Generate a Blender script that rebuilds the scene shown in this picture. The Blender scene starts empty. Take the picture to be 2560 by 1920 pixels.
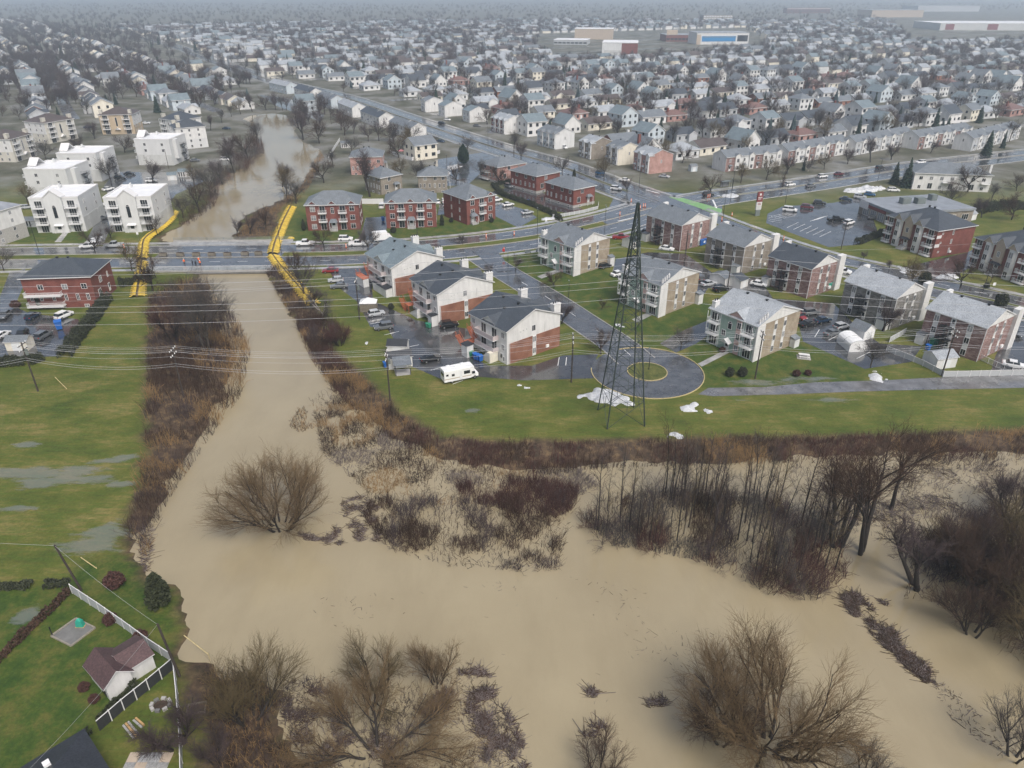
import bpy, math, random
import numpy as np
from mathutils import Vector, Matrix

# ---------------------------------------------------------------- camera, sky, sun, exposure
SC = bpy.context.scene
COL = SC.collection
FPX, PITCH, CAMH, CX, CY = 1590.0, math.radians(28.2), 70.0, 1106.0, 829.5
cam = bpy.data.objects.new('camera', bpy.data.cameras.new('camera'))
COL.objects.link(cam)
cam.data.sensor_width = 36.0
cam.data.sensor_fit = 'HORIZONTAL'
cam.data.lens = 36.0 * FPX / 2212.0
cam.data.clip_start, cam.data.clip_end = 0.5, 20000
cam.location = (0, 0, CAMH)
cam.rotation_euler = (math.radians(90) - PITCH, 0, 0)
SC.camera = cam

SUN_EL, SUN_AZ = math.radians(52), math.radians(150)      # azimuth clockwise from +Y (ahead of the camera)
W = bpy.data.worlds.new('World')
SC.world = W
W.use_nodes = True
wn = W.node_tree
wn.nodes.clear()
sky = wn.nodes.new('ShaderNodeTexSky')
sky.sky_type = 'NISHITA'
sky.sun_disc = False
sky.sun_elevation, sky.sun_rotation = SUN_EL, SUN_AZ
sky.altitude, sky.air_density, sky.dust_density, sky.ozone_density = 100, 1.0, 6.0, 1.0
hs = wn.nodes.new('ShaderNodeHueSaturation')
hs.inputs['Saturation'].default_value = 0.8                # cloud cover greys the sky
bg = wn.nodes.new('ShaderNodeBackground')
bg.inputs['Strength'].default_value = 0.105
wo = wn.nodes.new('ShaderNodeOutputWorld')
wn.links.new(sky.outputs[0], hs.inputs['Color'])
wn.links.new(hs.outputs[0], bg.inputs['Color'])
wn.links.new(bg.outputs[0], wo.inputs['Surface'])

sl = bpy.data.lights.new('sun', 'SUN')
sl.energy, sl.angle, sl.color = 1.5, math.radians(24), (1.0, 0.97, 0.93)
sun = bpy.data.objects.new('sun', sl)
COL.objects.link(sun)
sd = Vector((math.sin(SUN_AZ) * math.cos(SUN_EL), math.cos(SUN_AZ) * math.cos(SUN_EL), math.sin(SUN_EL)))
sun.rotation_euler = (-sd).to_track_quat('-Z', 'Y').to_euler()
sun.location = (0, 0, 120)

SC.view_settings.view_transform = 'Standard'
SC.view_settings.look = 'None'
SC.view_settings.exposure = 0.56
SC.view_settings.gamma = 1.0
SC.view_settings.use_curve_mapping = False
SC.cycles.max_bounces = 6
SC.cycles.diffuse_bounces = 2
SC.cycles.glossy_bounces = 2
SC.cycles.transmission_bounces = 2
SC.cycles.volume_bounces = 3
SC.cycles.caustics_reflective = False
SC.cycles.caustics_refractive = False
SC.cycles.use_denoising = True
SC.cycles.use_adaptive_sampling = False

# ---------------------------------------------------------------- helpers
rnd = random.Random(11)
SP, CP = math.sin(PITCH), math.cos(PITCH)
def U(x, y, z=0.0):
    """survey point of the photograph (2212 px wide) -> place on the level z"""
    dx, dy = x - CX, y - CY
    s = (CAMH - z) / (FPX * SP + dy * CP)
    return (dx * s, (FPX * CP - dy * SP) * s)
REG = {1: (0, 0, 2.572), 2: (850, 0, 2.572), 3: (1700, 0, 2.572), 4: (0, 460, 2.572), 5: (850, 460, 2.572), 6: (1700, 460, 2.572),
       7: (0, 920, 2.572), 8: (850, 920, 2.572), 9: (1700, 920, 2.572), 10: (0, 1400, 2.572), 11: (850, 1400, 2.572), 12: (1700, 1400, 2.572),
       'L': (880, 560, 4.096), 'M': (1500, 480, 5.144), 'N': (2130, 480, 5.144), 'K': (700, 300, 5.144), 'J': (1100, 350, 5.144), 'H': (0, 250, 4.484),
       'F1': (0, 0, 3.456), 'F2': (640, 0, 3.456), 'F3': (1280, 0, 3.456), 'F4': (1920, 0, 3.456)}
def q(r, x, y, z=0.0):
    a, b, s = REG[r]
    return U((a + x / s) / 1.1573, (b + y / s) / 1.1573, z)

KIDS = {}
def link(o, parent=None):
    COL.objects.link(o)
    if parent is not None:
        o.parent = parent
        KIDS.setdefault(parent.name, []).append(o)
    return o
def tag(o, label=None, cat=None, group=None, kind=None):
    if label: o['label'] = label
    if cat: o['category'] = cat
    if group: o['group'] = group
    if kind: o['kind'] = kind
    return o
def root(name, label, cat, loc=(0, 0, 0), rz=0.0, group=None):
    o = bpy.data.objects.new(name, None)
    o.empty_display_size = 0.5
    link(o)
    o.location = (loc[0], loc[1], loc[2] if len(loc) > 2 else 0.0)
    o.rotation_euler = (0, 0, rz)
    return tag(o, label, cat, group)
def obj(name, mesh, parent=None, loc=None, rz=None, sc=None, mats=None):
    o = bpy.data.objects.new(name, mesh)
    link(o, parent)
    if loc is not None: o.location = loc
    if rz is not None: o.rotation_euler = (0, 0, rz)
    if sc is not None: o.scale = sc if hasattr(sc, '__len__') else (sc, sc, sc)
    if mats:
        for i, m in enumerate(mats):
            if m is None: continue
            o.material_slots[i].link = 'OBJECT'
            o.material_slots[i].material = m
    return o
def copy_tree(o, parent=None):
    c = o.copy()
    link(c, parent)
    for ch in KIDS.get(o.name, []):
        copy_tree(ch, c)
    return c
ORD = ['first', 'second', 'third', 'fourth', 'fifth', 'sixth', 'seventh', 'eighth', 'ninth', 'tenth', 'eleventh', 'twelfth', 'thirteenth',
       'fourteenth', 'fifteenth', 'sixteenth', 'seventeenth', 'eighteenth', 'nineteenth', 'twentieth', 'twenty-first', 'twenty-second',
       'twenty-third', 'twenty-fourth', 'twenty-fifth', 'twenty-sixth', 'twenty-seventh', 'twenty-eighth', 'twenty-ninth', 'thirtieth',
       'thirty-first', 'thirty-second', 'thirty-third', 'thirty-fourth', 'thirty-fifth', 'thirty-sixth', 'thirty-seventh', 'thirty-eighth',
       'thirty-ninth', 'fortieth', 'forty-first', 'forty-second', 'forty-third', 'forty-fourth', 'forty-fifth', 'forty-sixth', 'forty-seventh',
       'forty-eighth', 'forty-ninth', 'fiftieth']

class MB:
    def __init__(s):
        s.v, s.f, s.m = [], [], []
    def add(s, vs, fs, mi=0):
        n = len(s.v)
        s.v.extend(vs)
        for f in fs:
            s.f.append(tuple(i + n for i in f))
            s.m.append(mi)
        return s
    def box(s, x0, y0, z0, x1, y1, z1, mi=0):
        return s.add([(x0, y0, z0), (x1, y0, z0), (x1, y1, z0), (x0, y1, z0), (x0, y0, z1), (x1, y0, z1), (x1, y1, z1), (x0, y1, z1)],
                     [(3, 2, 1, 0), (4, 5, 6, 7), (0, 1, 5, 4), (1, 2, 6, 5), (2, 3, 7, 6), (3, 0, 4, 7)], mi)
    def prism(s, poly, z0, z1, mi=0, top=None):
        n = len(poly)
        vs = [(p[0], p[1], z0) for p in poly] + [(p[0], p[1], z1) for p in poly]
        s.add(vs, [(i, (i + 1) % n, n + (i + 1) % n, n + i) for i in range(n)], mi)
        k = len(s.v) - 2 * n
        s.f.append(tuple(k + i for i in range(n - 1, -1, -1))); s.m.append(mi)
        s.f.append(tuple(k + n + i for i in range(n))); s.m.append(mi if top is None else top)
        return s
    def xprism(s, poly, x0, x1, mi=0):
        """polygon in (y, z) extruded along x"""
        n = len(poly)
        vs = [(x0, p[0], p[1]) for p in poly] + [(x1, p[0], p[1]) for p in poly]
        return s.add(vs, [(i, (i + 1) % n, n + (i + 1) % n, n + i) for i in range(n)] + [tuple(range(n - 1, -1, -1)), tuple(range(n, 2 * n))], mi)
    def yprism(s, poly, y0, y1, mi=0):
        """polygon in (x, z) extruded along y"""
        n = len(poly)
        vs = [(p[0], y0, p[1]) for p in poly] + [(p[0], y1, p[1]) for p in poly]
        return s.add(vs, [(i, (i + 1) % n, n + (i + 1) % n, n + i) for i in range(n)] + [tuple(range(n - 1, -1, -1)), tuple(range(n, 2 * n))], mi)
    def tube(s, a, b, r0, r1=None, n=5, mi=0):
        if r1 is None: r1 = r0
        a, b = Vector(a), Vector(b)
        d = (b - a)
        if d.length < 1e-6: return s
        d.normalize()
        e = d.cross(Vector((0, 0, 1)) if abs(d.z) < .9 else Vector((1, 0, 0))).normalized()
        g = d.cross(e)
        vs = []
        for p, r in ((a, r0), (b, r1)):
            for i in range(n):
                t = 2 * math.pi * i / n
                vs.append(tuple(p + e * (r * math.cos(t)) + g * (r * math.sin(t))))
        return s.add(vs, [(i, (i + 1) % n, n + (i + 1) % n, n + i) for i in range(n)] + [tuple(range(n - 1, -1, -1)), tuple(range(n, 2 * n))], mi)
    def mesh(s, name, mats):
        me = bpy.data.meshes.new(name)
        me.from_pydata([tuple(v) for v in s.v], [], s.f)
        for m in (mats if isinstance(mats, (list, tuple)) else [mats]):
            me.materials.append(M[m] if isinstance(m, str) else m)
        if len(me.materials) > 1:
            me.polygons.foreach_set('material_index', s.m)
        me.update()
        return me
    def build(s, name, mats, parent=None, **kw):
        return obj(name, s.mesh(name, mats), parent, **kw)

def np_mesh(name, verts, faces, mats, midx=None):
    """verts (n,3), faces (m,k) arrays -> mesh, fast"""
    me = bpy.data.meshes.new(name)
    verts = np.asarray(verts, dtype=np.float32); faces = np.asarray(faces, dtype=np.int32)
    k = faces.shape[1]
    me.vertices.add(len(verts)); me.vertices.foreach_set('co', verts.ravel())
    me.loops.add(faces.size); me.loops.foreach_set('vertex_index', faces.ravel())
    me.polygons.add(len(faces))
    me.polygons.foreach_set('loop_start', np.arange(0, faces.size, k, dtype=np.int32))
    me.polygons.foreach_set('loop_total', np.full(len(faces), k, dtype=np.int32))
    for m in (mats if isinstance(mats, (list, tuple)) else [mats]):
        me.materials.append(M[m] if isinstance(m, str) else m)
    if midx is not None:
        me.polygons.foreach_set('material_index', np.asarray(midx, dtype=np.int32))
    me.update(calc_edges=True)
    return me

# ---------------------------------------------------------------- materials
M = {}
def N(nt, t, **kw):
    n = nt.nodes.new(t)
    for k, v in kw.items(): setattr(n, k, v)
    return n
def mat(name, col, rough=.7, var=.12, scale=3.0, col2=None, spec=.3, metal=0.0, bump=0.0, bscale=20.0, stretch=(1, 1, 1), fine=0.0, fscale=40.0, coat=0.0):
    m = bpy.data.materials.new(name)
    m.use_nodes = True
    nt = m.node_tree
    b = nt.nodes['Principled BSDF']
    b.inputs['Roughness'].default_value = rough
    b.inputs['Specular IOR Level'].default_value = spec
    b.inputs['Metallic'].default_value = metal
    if coat: b.inputs['Coat Weight'].default_value = coat
    tc = N(nt, 'ShaderNodeTexCoord')
    mp = N(nt, 'ShaderNodeMapping')
    mp.inputs['Scale'].default_value = stretch
    nt.links.new(tc.outputs['Object'], mp.inputs[0])
    c1 = tuple(max(0, c * (1 - var)) for c in col)
    c2 = tuple(min(1, c * (1 + var)) for c in (col2 or col))
    nz = N(nt, 'ShaderNodeTexNoise')
    nz.inputs['Scale'].default_value = scale
    nz.inputs['Detail'].default_value = 6
    nz.inputs['Roughness'].default_value = .65
    nt.links.new(mp.outputs[0], nz.inputs['Vector'])
    rp = N(nt, 'ShaderNodeValToRGB')
    rp.color_ramp.elements[0].position, rp.color_ramp.elements[1].position = .32, .68
    rp.color_ramp.elements[0].color = (*c1, 1)
    rp.color_ramp.elements[1].color = (*c2, 1)
    nt.links.new(nz.outputs['Fac'], rp.inputs[0])
    out = rp.outputs[0]
    if fine:
        n2 = N(nt, 'ShaderNodeTexNoise')
        n2.inputs['Scale'].default_value = fscale
        n2.inputs['Detail'].default_value = 3
        nt.links.new(tc.outputs['Object'], n2.inputs['Vector'])
        mr = N(nt, 'ShaderNodeMapRange')
        mr.inputs['From Min'].default_value, mr.inputs['From Max'].default_value = .3, .7
        mr.inputs['To Min'].default_value, mr.inputs['To Max'].default_value = 1 - fine, 1 + fine
        nt.links.new(n2.outputs['Fac'], mr.inputs[0])
        mx = N(nt, 'ShaderNodeVectorMath', operation='SCALE')
        nt.links.new(out, mx.inputs[0]); nt.links.new(mr.outputs[0], mx.inputs['Scale'])
        out = mx.outputs[0]
    nt.links.new(out, b.inputs['Base Color'])
    if bump:
        bz = N(nt, 'ShaderNodeTexNoise')
        bz.inputs['Scale'].default_value = bscale
        bz.inputs['Detail'].default_value = 4
        nt.links.new(tc.outputs['Object'], bz.inputs['Vector'])
        bp = N(nt, 'ShaderNodeBump')
        bp.inputs['Strength'].default_value = bump
        bp.inputs['Distance'].default_value = .05
        nt.links.new(bz.outputs['Fac'], bp.inputs['Height'])
        nt.links.new(bp.outputs[0], b.inputs['Normal'])
    M[name] = m
    return m
def siding(name, col, pitch=.22, var=.12):
    """lapped boards: a fine saw-tooth in height, faint vertical rain streaks"""
    m = mat(name, col, rough=.55, var=var, scale=.9, stretch=(1, 1, .25))
    nt = m.node_tree; b = nt.nodes['Principled BSDF']
    tc = N(nt, 'ShaderNodeTexCoord'); sx = N(nt, 'ShaderNodeSeparateXYZ')
    nt.links.new(tc.outputs['Object'], sx.inputs[0])
    md = N(nt, 'ShaderNodeMath', operation='FRACT'); dv = N(nt, 'ShaderNodeMath', operation='DIVIDE')
    dv.inputs[1].default_value = pitch
    nt.links.new(sx.outputs['Z'], dv.inputs[0]); nt.links.new(dv.outputs[0], md.inputs[0])
    bp = N(nt, 'ShaderNodeBump'); bp.inputs['Strength'].default_value = .5; bp.inputs['Distance'].default_value = .03
    nt.links.new(md.outputs[0], bp.inputs['Height']); nt.links.new(bp.outputs[0], b.inputs['Normal'])
    return m
def brick(name, c1, c2, mortar, stain=None, big=.5, sc=1.0):
    m = bpy.data.materials.new(name); m.use_nodes = True
    nt = m.node_tree; b = nt.nodes['Principled BSDF']; b.inputs['Roughness'].default_value = .75
    b.inputs['Specular IOR Level'].default_value = .25
    tc = N(nt, 'ShaderNodeTexCoord'); sx = N(nt, 'ShaderNodeSeparateXYZ'); ad = N(nt, 'ShaderNodeMath', operation='ADD'); cx = N(nt, 'ShaderNodeCombineXYZ')
    nt.links.new(tc.outputs['Object'], sx.inputs[0])
    nt.links.new(sx.outputs['X'], ad.inputs[0]); nt.links.new(sx.outputs['Y'], ad.inputs[1])
    nt.links.new(ad.outputs[0], cx.inputs['X']); nt.links.new(sx.outputs['Z'], cx.inputs['Y'])
    bt = N(nt, 'ShaderNodeTexBrick')
    bt.inputs['Color1'].default_value = (*c1, 1); bt.inputs['Color2'].default_value = (*c2, 1); bt.inputs['Mortar'].default_value = (*mortar, 1)
    bt.inputs['Scale'].default_value = sc; bt.inputs['Brick Width'].default_value = .42; bt.inputs['Row Height'].default_value = .16
    bt.inputs['Mortar Size'].default_value = .018; bt.inputs['Bias'].default_value = 0.0
    nt.links.new(cx.outputs[0], bt.inputs['Vector'])
    nz = N(nt, 'ShaderNodeTexNoise'); nz.inputs['Scale'].default_value = big; nz.inputs['Detail'].default_value = 5
    nt.links.new(tc.outputs['Object'], nz.inputs['Vector'])
    rp = N(nt, 'ShaderNodeValToRGB'); rp.color_ramp.elements[0].position, rp.color_ramp.elements[1].position = .35, .7
    rp.color_ramp.elements[0].color = (*(stain or (.65, .6, .58)), 1); rp.color_ramp.elements[1].color = (1, 1, 1, 1)
    nt.links.new(nz.outputs['Fac'], rp.inputs[0])
    mx = N(nt, 'ShaderNodeMix', data_type='RGBA', blend_type='MULTIPLY'); mx.inputs['Factor'].default_value = .8
    nt.links.new(bt.outputs['Color'], mx.inputs['A']); nt.links.new(rp.outputs[0], mx.inputs['B'])
    nt.links.new(mx.outputs['Result'], b.inputs['Base Color'])
    bp = N(nt, 'ShaderNodeBump'); bp.inputs['Strength'].default_value = .4; bp.inputs['Distance'].default_value = .02; bp.invert = True
    nt.links.new(bt.outputs['Fac'], bp.inputs['Height']); nt.links.new(bp.outputs[0], b.inputs['Normal'])
    M[name] = m
    return m
def wet(name, col, dry=.5, pool=.12, scale=.18, col2=None, spec=.5, mark=.25):
    """wet paving: damp matt ground with smooth standing film in the hollows"""
    m = mat(name, col, rough=dry, var=mark, scale=.35, col2=col2, spec=spec, fine=.2, fscale=6)
    nt = m.node_tree; b = nt.nodes['Principled BSDF']; b.inputs['Coat Weight'].default_value = .8; b.inputs['Coat Roughness'].default_value = .1
    tc = N(nt, 'ShaderNodeTexCoord'); nz = N(nt, 'ShaderNodeTexNoise')
    nz.inputs['Scale'].default_value = scale; nz.inputs['Detail'].default_value = 5; nz.inputs['Roughness'].default_value = .6
    nt.links.new(tc.outputs['Object'], nz.inputs['Vector'])
    mr = N(nt, 'ShaderNodeMapRange')
    mr.inputs['From Min'].default_value, mr.inputs['From Max'].default_value = .4, .62
    mr.inputs['To Min'].default_value, mr.inputs['To Max'].default_value = dry, pool
    nt.links.new(nz.outputs['Fac'], mr.inputs[0]); nt.links.new(mr.outputs[0], b.inputs['Roughness'])
    return m

# walls
siding('white_siding', (.66, .66, .65)); siding('cream_siding', (.72, .68, .58)); siding('grey_siding', (.45, .47, .49)); siding('blue_siding', (.50, .56, .60))
siding('green_siding', (.30, .40, .36)); siding('pink_siding', (.55, .38, .35)); siding('tan_siding', (.46, .38, .30)); siding('pale_siding', (.64, .65, .65))
mat('white_stucco', (.60, .61, .61), rough=.8, var=.06, scale=.6, stretch=(1, 1, .3))
mat('grey_stucco', (.52, .53, .52), rough=.8, var=.1, scale=.6, stretch=(1, 1, .3))
mat('cream_stucco', (.55, .53, .47), rough=.8, var=.1, scale=.5, stretch=(1, 1, .25))
mat('beige_stucco', (.46, .37, .26), rough=.8, var=.1, scale=.5)
mat('white_trim', (.66, .66, .66), rough=.5, var=.04)
mat('white_membrane', (.72, .73, .75), rough=.6, var=.08, scale=.35, col2=(.72, .73, .74))
mat('grey_membrane', (.24, .26, .29), rough=.35, var=.25, scale=.3)
brick('red_brick', (.20, .055, .045), (.25, .075, .06), (.20, .13, .11))
brick('orange_brick', (.30, .125, .075), (.36, .16, .10), (.30, .21, .17), big=.35, stain=(.5, .42, .4))
brick('pink_brick', (.46, .25, .22), (.52, .31, .27), (.46, .36, .33))
brick('mauve_brick', (.20, .10, .09), (.38, .27, .25), (.30, .24, .23), sc=.6)
brick('sand_brick', (.35, .30, .22), (.42, .36, .27), (.38, .34, .28), big=.6)
brick('grey_brick', (.14, .14, .13), (.34, .34, .32), (.26, .26, .25), sc=.6)
brick('taupe_brick', (.26, .23, .19), (.33, .30, .25), (.30, .28, .25))
mat('stone_base', (.38, .37, .35), rough=.8, var=.2, scale=2)
# roofs
for nm, c in (('slate_roof', (.055, .065, .078)), ('dark_roof', (.03, .033, .04)), ('grey_roof', (.15, .168, .185)), ('blue_roof', (.155, .195, .215)),
              ('pale_roof', (.31, .335, .36)), ('brown_roof', (.085, .068, .062)), ('maroon_roof', (.085, .05, .05)), ('rust_roof', (.17, .10, .085))):
    mat(nm, c, rough=.45, var=.16, scale=.5, fine=.35, fscale=5, bump=.3, bscale=8, spec=.5)
# openings and metalwork
mat('glass', (.018, .022, .027), rough=.06, var=.3, scale=.4, spec=.6)
mat('curtain_glass', (.22, .23, .24), rough=.12, var=.4, scale=.7, spec=.6)
mat('dark_metal', (.025, .027, .03), rough=.45, var=.2, metal=.2)
mat('galvanised', (.20, .23, .225), rough=.5, var=.15, metal=.4)
mat('steel_green', (.055, .072, .068), rough=.55, var=.2, metal=.3)
mat('wire_metal', (.40, .41, .42), rough=.4, var=.05)
mat('rail_white', (.7, .72, .73), rough=.5, var=.05)
mat('orange_wood', (.40, .12, .06), rough=.6, var=.2, scale=2)
mat('tan_wood', (.42, .27, .12), rough=.7, var=.2, scale=2)
mat('pole_wood', (.055, .045, .04), rough=.85, var=.25, scale=2, stretch=(1, 1, .1))
mat('planter_wood', (.17, .15, .12), rough=.75, var=.3, scale=2)
mat('concrete', (.34, .335, .325), rough=.7, var=.15, scale=.7, fine=.1)
mat('dark_concrete', (.16, .16, .155), rough=.7, var=.2, scale=.7)
mat('soil', (.05, .035, .025), rough=.9, var=.4, scale=2)
mat('yellow_vinyl', (.64, .45, .05), rough=.42, var=.28, scale=.8, spec=.45, bump=.5, bscale=1.5)
mat('black_vinyl', (.02, .02, .02), rough=.4)
mat('silt', (.20, .15, .09), rough=.6, var=.25, scale=.8)
mat('snow', (.50, .515, .53), rough=.6, var=.3, scale=1.6, bump=.6, bscale=1.2)
mat('white_plastic', (.78, .79, .79), rough=.35, var=.05)
mat('blue_plastic', (.02, .12, .42), rough=.4, var=.1); mat('green_plastic', (.03, .2, .12), rough=.4, var=.1); mat('red_plastic', (.5, .03, .03), rough=.4, var=.1)
mat('orange_plastic', (.8, .16, .03), rough=.5, var=.05); mat('teal_tarp', (.03, .30, .22), rough=.5, var=.15); mat('pink_cloth', (.65, .25, .27), rough=.7)
mat('road_paint', (.70, .71, .71), rough=.45, var=.15, scale=1.2); mat('yellow_paint', (.46, .38, .20), rough=.5, var=.15)
mat('green_paint', (.19, .36, .15), rough=.4, var=.15, scale=.6)
mat('tyre', (.012, .012, .012), rough=.8); mat('rim', (.35, .36, .37), rough=.3, metal=.8)
mat('head_lamp', (.75, .77, .8), rough=.1, spec=.6); mat('tail_lamp', (.35, .01, .01), rough=.2)
mat('hi_vis', (.85, .18, .05), rough=.6); mat('dark_cloth', (.02, .022, .03), rough=.8); mat('skin', (.5, .3, .22), rough=.6); mat('light_cloth', (.5, .5, .5), rough=.8)
for nm, c in (('white', (.76, .77, .77)), ('silver', (.42, .44, .46)), ('grey', (.12, .13, .14)), ('black', (.012, .013, .015)), ('red', (.22, .012, .015)), ('blue', (.02, .09, .2)), ('navy', (.012, .03, .06)), ('bordeaux', (.10, .012, .02))):
    mat('paint_' + nm, c, rough=.22, var=.04, spec=.5, coat=.6)
# plants
mat('bark', (.055, .045, .037), rough=.85, var=.3, scale=1.5, stretch=(1, 1, .3))
mat('dark_bark', (.032, .027, .024), rough=.85, var=.3, scale=1.5)
mat('pale_bark', (.34, .32, .29), rough=.85, var=.25, scale=1.5)
mat('willow_twig', (.15, .102, .053), rough=.8, var=.3, scale=.25)
mat('olive_twig', (.12, .09, .045), rough=.8, var=.3, scale=.25)
mat('grey_twig', (.075, .066, .062), rough=.85, var=.25, scale=.3)
mat('mauve_twig', (.075, .055, .055), rough=.85, var=.25, scale=.3)
mat('red_twig', (.075, .036, .03), rough=.8, var=.35, scale=.4)
mat('brown_twig', (.058, .034, .023), rough=.85, var=.4, scale=.3)
mat('dry_grass', (.26, .165, .075), rough=.9, var=.35, scale=.3)
mat('needle', (.022, .042, .028), rough=.8, var=.35, scale=.8)
mat('blue_needle', (.06, .095, .10), rough=.8, var=.3, scale=.8)
mat('cedar_leaf', (.035, .042, .02), rough=.85, var=.35, scale=.8)
mat('hedge_leaf', (.038, .044, .026), rough=.85, var=.35, scale=.8)
mat('debris', (.15, .125, .12), rough=.9, var=.35, scale=.8)
# paving
wet('asphalt', (.058, .061, .066), col2=(.088, .092, .098), dry=.3, pool=.06)
wet('lot_asphalt', (.036, .038, .042), col2=(.06, .062, .066), dry=.32, pool=.06, scale=.12)
wet('path_paving', (.10, .10, .10), col2=(.16, .16, .165), dry=.5, pool=.1)
wet('sidewalk', (.27, .27, .265), col2=(.36, .36, .355), dry=.55, pool=.25)
# ---------------------------------------------------------------- ground, river, roads
WATER = -0.7
RIVER_V = [(525, 246), (600, 246), (640, 266), (634, 285), (650, 305), (692, 326), (672, 363), (640, 410), (585, 442), (525, 468), (500, 513), (560, 560),
           (570, 580), (588, 610), (605, 644), (622, 670), (634, 697), (655, 724), (676, 775), (705, 815), (735, 850), (790, 905), (850, 948), (950, 992),
           (1070, 1013), (1200, 1018), (1260, 1004), (1310, 1000), (1430, 998), (1560, 1000), (1681, 993), (1839, 983), (2000, 981), (2191, 977), (2800, 950),
           (2900, 2300), (760, 2300), (700, 1700), (640, 1640), (585, 1570), (600, 1490), (575, 1460), (500, 1444), (447, 1427), (420, 1427), (406, 1412), (405, 1385), (388, 1335),
           (384, 1290), (366, 1262), (330, 1250), (312, 1230), (305, 1190), (312, 1152), (330, 1120), (352, 1080), (372, 1030), (400, 985), (432, 938),
           (468, 882), (490, 850), (505, 790), (498, 745), (480, 700), (455, 650), (432, 600), (433, 586), (400, 560), (349, 513), (380, 495), (403, 479),
           (440, 455), (462, 425), (470, 390), (524, 363), (556, 330), (562, 300), (556, 278), (535, 260)]
RIVER = np.array([U(x, y, WATER) for x, y in RIVER_V])
def sdist(P, poly):
    """signed distance of points to a closed polygon (positive outside)"""
    poly = np.asarray(poly); d = np.full(len(P), 1e9); ins = np.zeros(len(P), bool)
    for i in range(len(poly)):
        a, b = poly[i], poly[(i + 1) % len(poly)]
        ab = b - a
        t = np.clip(((P - a) @ ab) / max(1e-9, ab @ ab), 0, 1)
        d = np.minimum(d, np.hypot(*(P - a - t[:, None] * ab).T))
        c = (a[1] > P[:, 1]) != (b[1] > P[:, 1])
        with np.errstate(divide='ignore', invalid='ignore'):
            xx = (b[0] - a[0]) * (P[:, 1] - a[1]) / (b[1] - a[1]) + a[0]
        ins ^= c & (P[:, 0] < xx)
    return np.where(ins, -d, d)
def sstep(a, b, x):
    t = np.clip((x - a) / (b - a), 0, 1)
    return t * t * (3 - 2 * t)
def vnoise(P, s, seed=0):
    """smooth value noise on the plan"""
    r = np.random.RandomState(seed).rand(256, 256)
    x, y = P[:, 0] / s + 1000, P[:, 1] / s + 1000
    i, j = np.floor(x).astype(int), np.floor(y).astype(int)
    fx, fy = x - i, y - j
    fx, fy = fx * fx * (3 - 2 * fx), fy * fy * (3 - 2 * fy)
    g = lambda a, b: r[a % 256, b % 256]
    return (g(i, j) * (1 - fx) + g(i + 1, j) * fx) * (1 - fy) + (g(i, j + 1) * (1 - fx) + g(i + 1, j + 1) * fx) * fy
def VP(pts, z=0.0): return np.array([U(x, y, z) for x, y in pts])
def grade(a, b, step, far, k=1.12):
    xs = list(np.arange(a, b, step)); s = step; x = b
    while x < far: xs.append(x); s *= k; x += s
    xs.append(far); s = step; x = a - step; lo = []
    return xs
gx = np.array(sorted(set([-v for v in grade(160, 160.1, 1.3, 4200)[1:]] + list(np.arange(-160, 190, 1.3)) + grade(190, 190.1, 1.3, 4200))))
gy = np.array(sorted(set([-60, -20, 0, 15, 26] + list(np.arange(33, 330, 1.3)) + grade(330, 330.1, 1.3, 7500))))
GX, GY = np.meshgrid(gx, gy)
GP = np.stack([GX.ravel(), GY.ravel()], 1)
near = (np.abs(GP[:, 0]) < 260) & (GP[:, 1] < 520)
GD = np.full(len(GP), 99.0)
GD[near] = sdist(GP[near], RIVER)
GD[near] += (vnoise(GP[near], 3.5, 1) - .5) * 2.4 + (vnoise(GP[near], 1.6, 2) - .5) * 1.2
GZ = np.where(GD > 0, WATER + .7 * sstep(0, 4.5, GD), WATER - np.minimum(2.2, -GD * .35))
GZ += np.where(GD > 5, (vnoise(GP, 6, 3) - .5) * .02, 0)
BRUSH_L = VP([(322, 640), (420, 600), (440, 600), (520, 700), (540, 760), (520, 850), (440, 960), (372, 1060), (330, 1140), (318, 1200), (300, 1190), (274, 1152), (281, 1115), (300, 1050), (314, 930), (318, 800)])
BRUSH_R = VP([(690, 680), (722, 760), (800, 826), (870, 898), (950, 938), (1050, 955), (1300, 950), (1500, 945), (1700, 945), (2000, 935), (2300, 922), (2300, 1100), (900, 1060), (700, 850), (640, 700), (600, 600), (575, 575), (600, 570), (640, 620)])
BRUSH_U = VP([(640, 420), (610, 450), (590, 510), (500, 516), (560, 440), (650, 350), (700, 322), (700, 340), (670, 400)])
BRUSH_B = VP([(400, 1440), (560, 1440), (600, 1500), (600, 1580), (700, 1680), (600, 1750), (440, 1720), (440, 1560), (400, 1500)])
LUSH = [VP(p) for p in ([(1080, 560), (1160, 545), (1330, 590), (1360, 690), (1530, 650), (1545, 690), (1440, 745), (1400, 730), (1270, 700), (1160, 610)],
                        [(1480, 765), (1530, 700), (1730, 730), (1870, 800), (1860, 826), (1500, 838)],
                        [(-60, 1275), (150, 1262), (380, 1420), (350, 1480), (200, 1575), (60, 1690), (-80, 1690)],
                        [(170, 1205), (300, 1190), (312, 1262), (370, 1300), (392, 1405), (300, 1340), (150, 1260)],
                        [(635, 500), (640, 455), (790, 490), (1060, 465), (1115, 490), (940, 516), (640, 532)],
                        [(60, 470), (200, 500), (210, 520), (0, 524), (0, 480)])]
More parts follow.
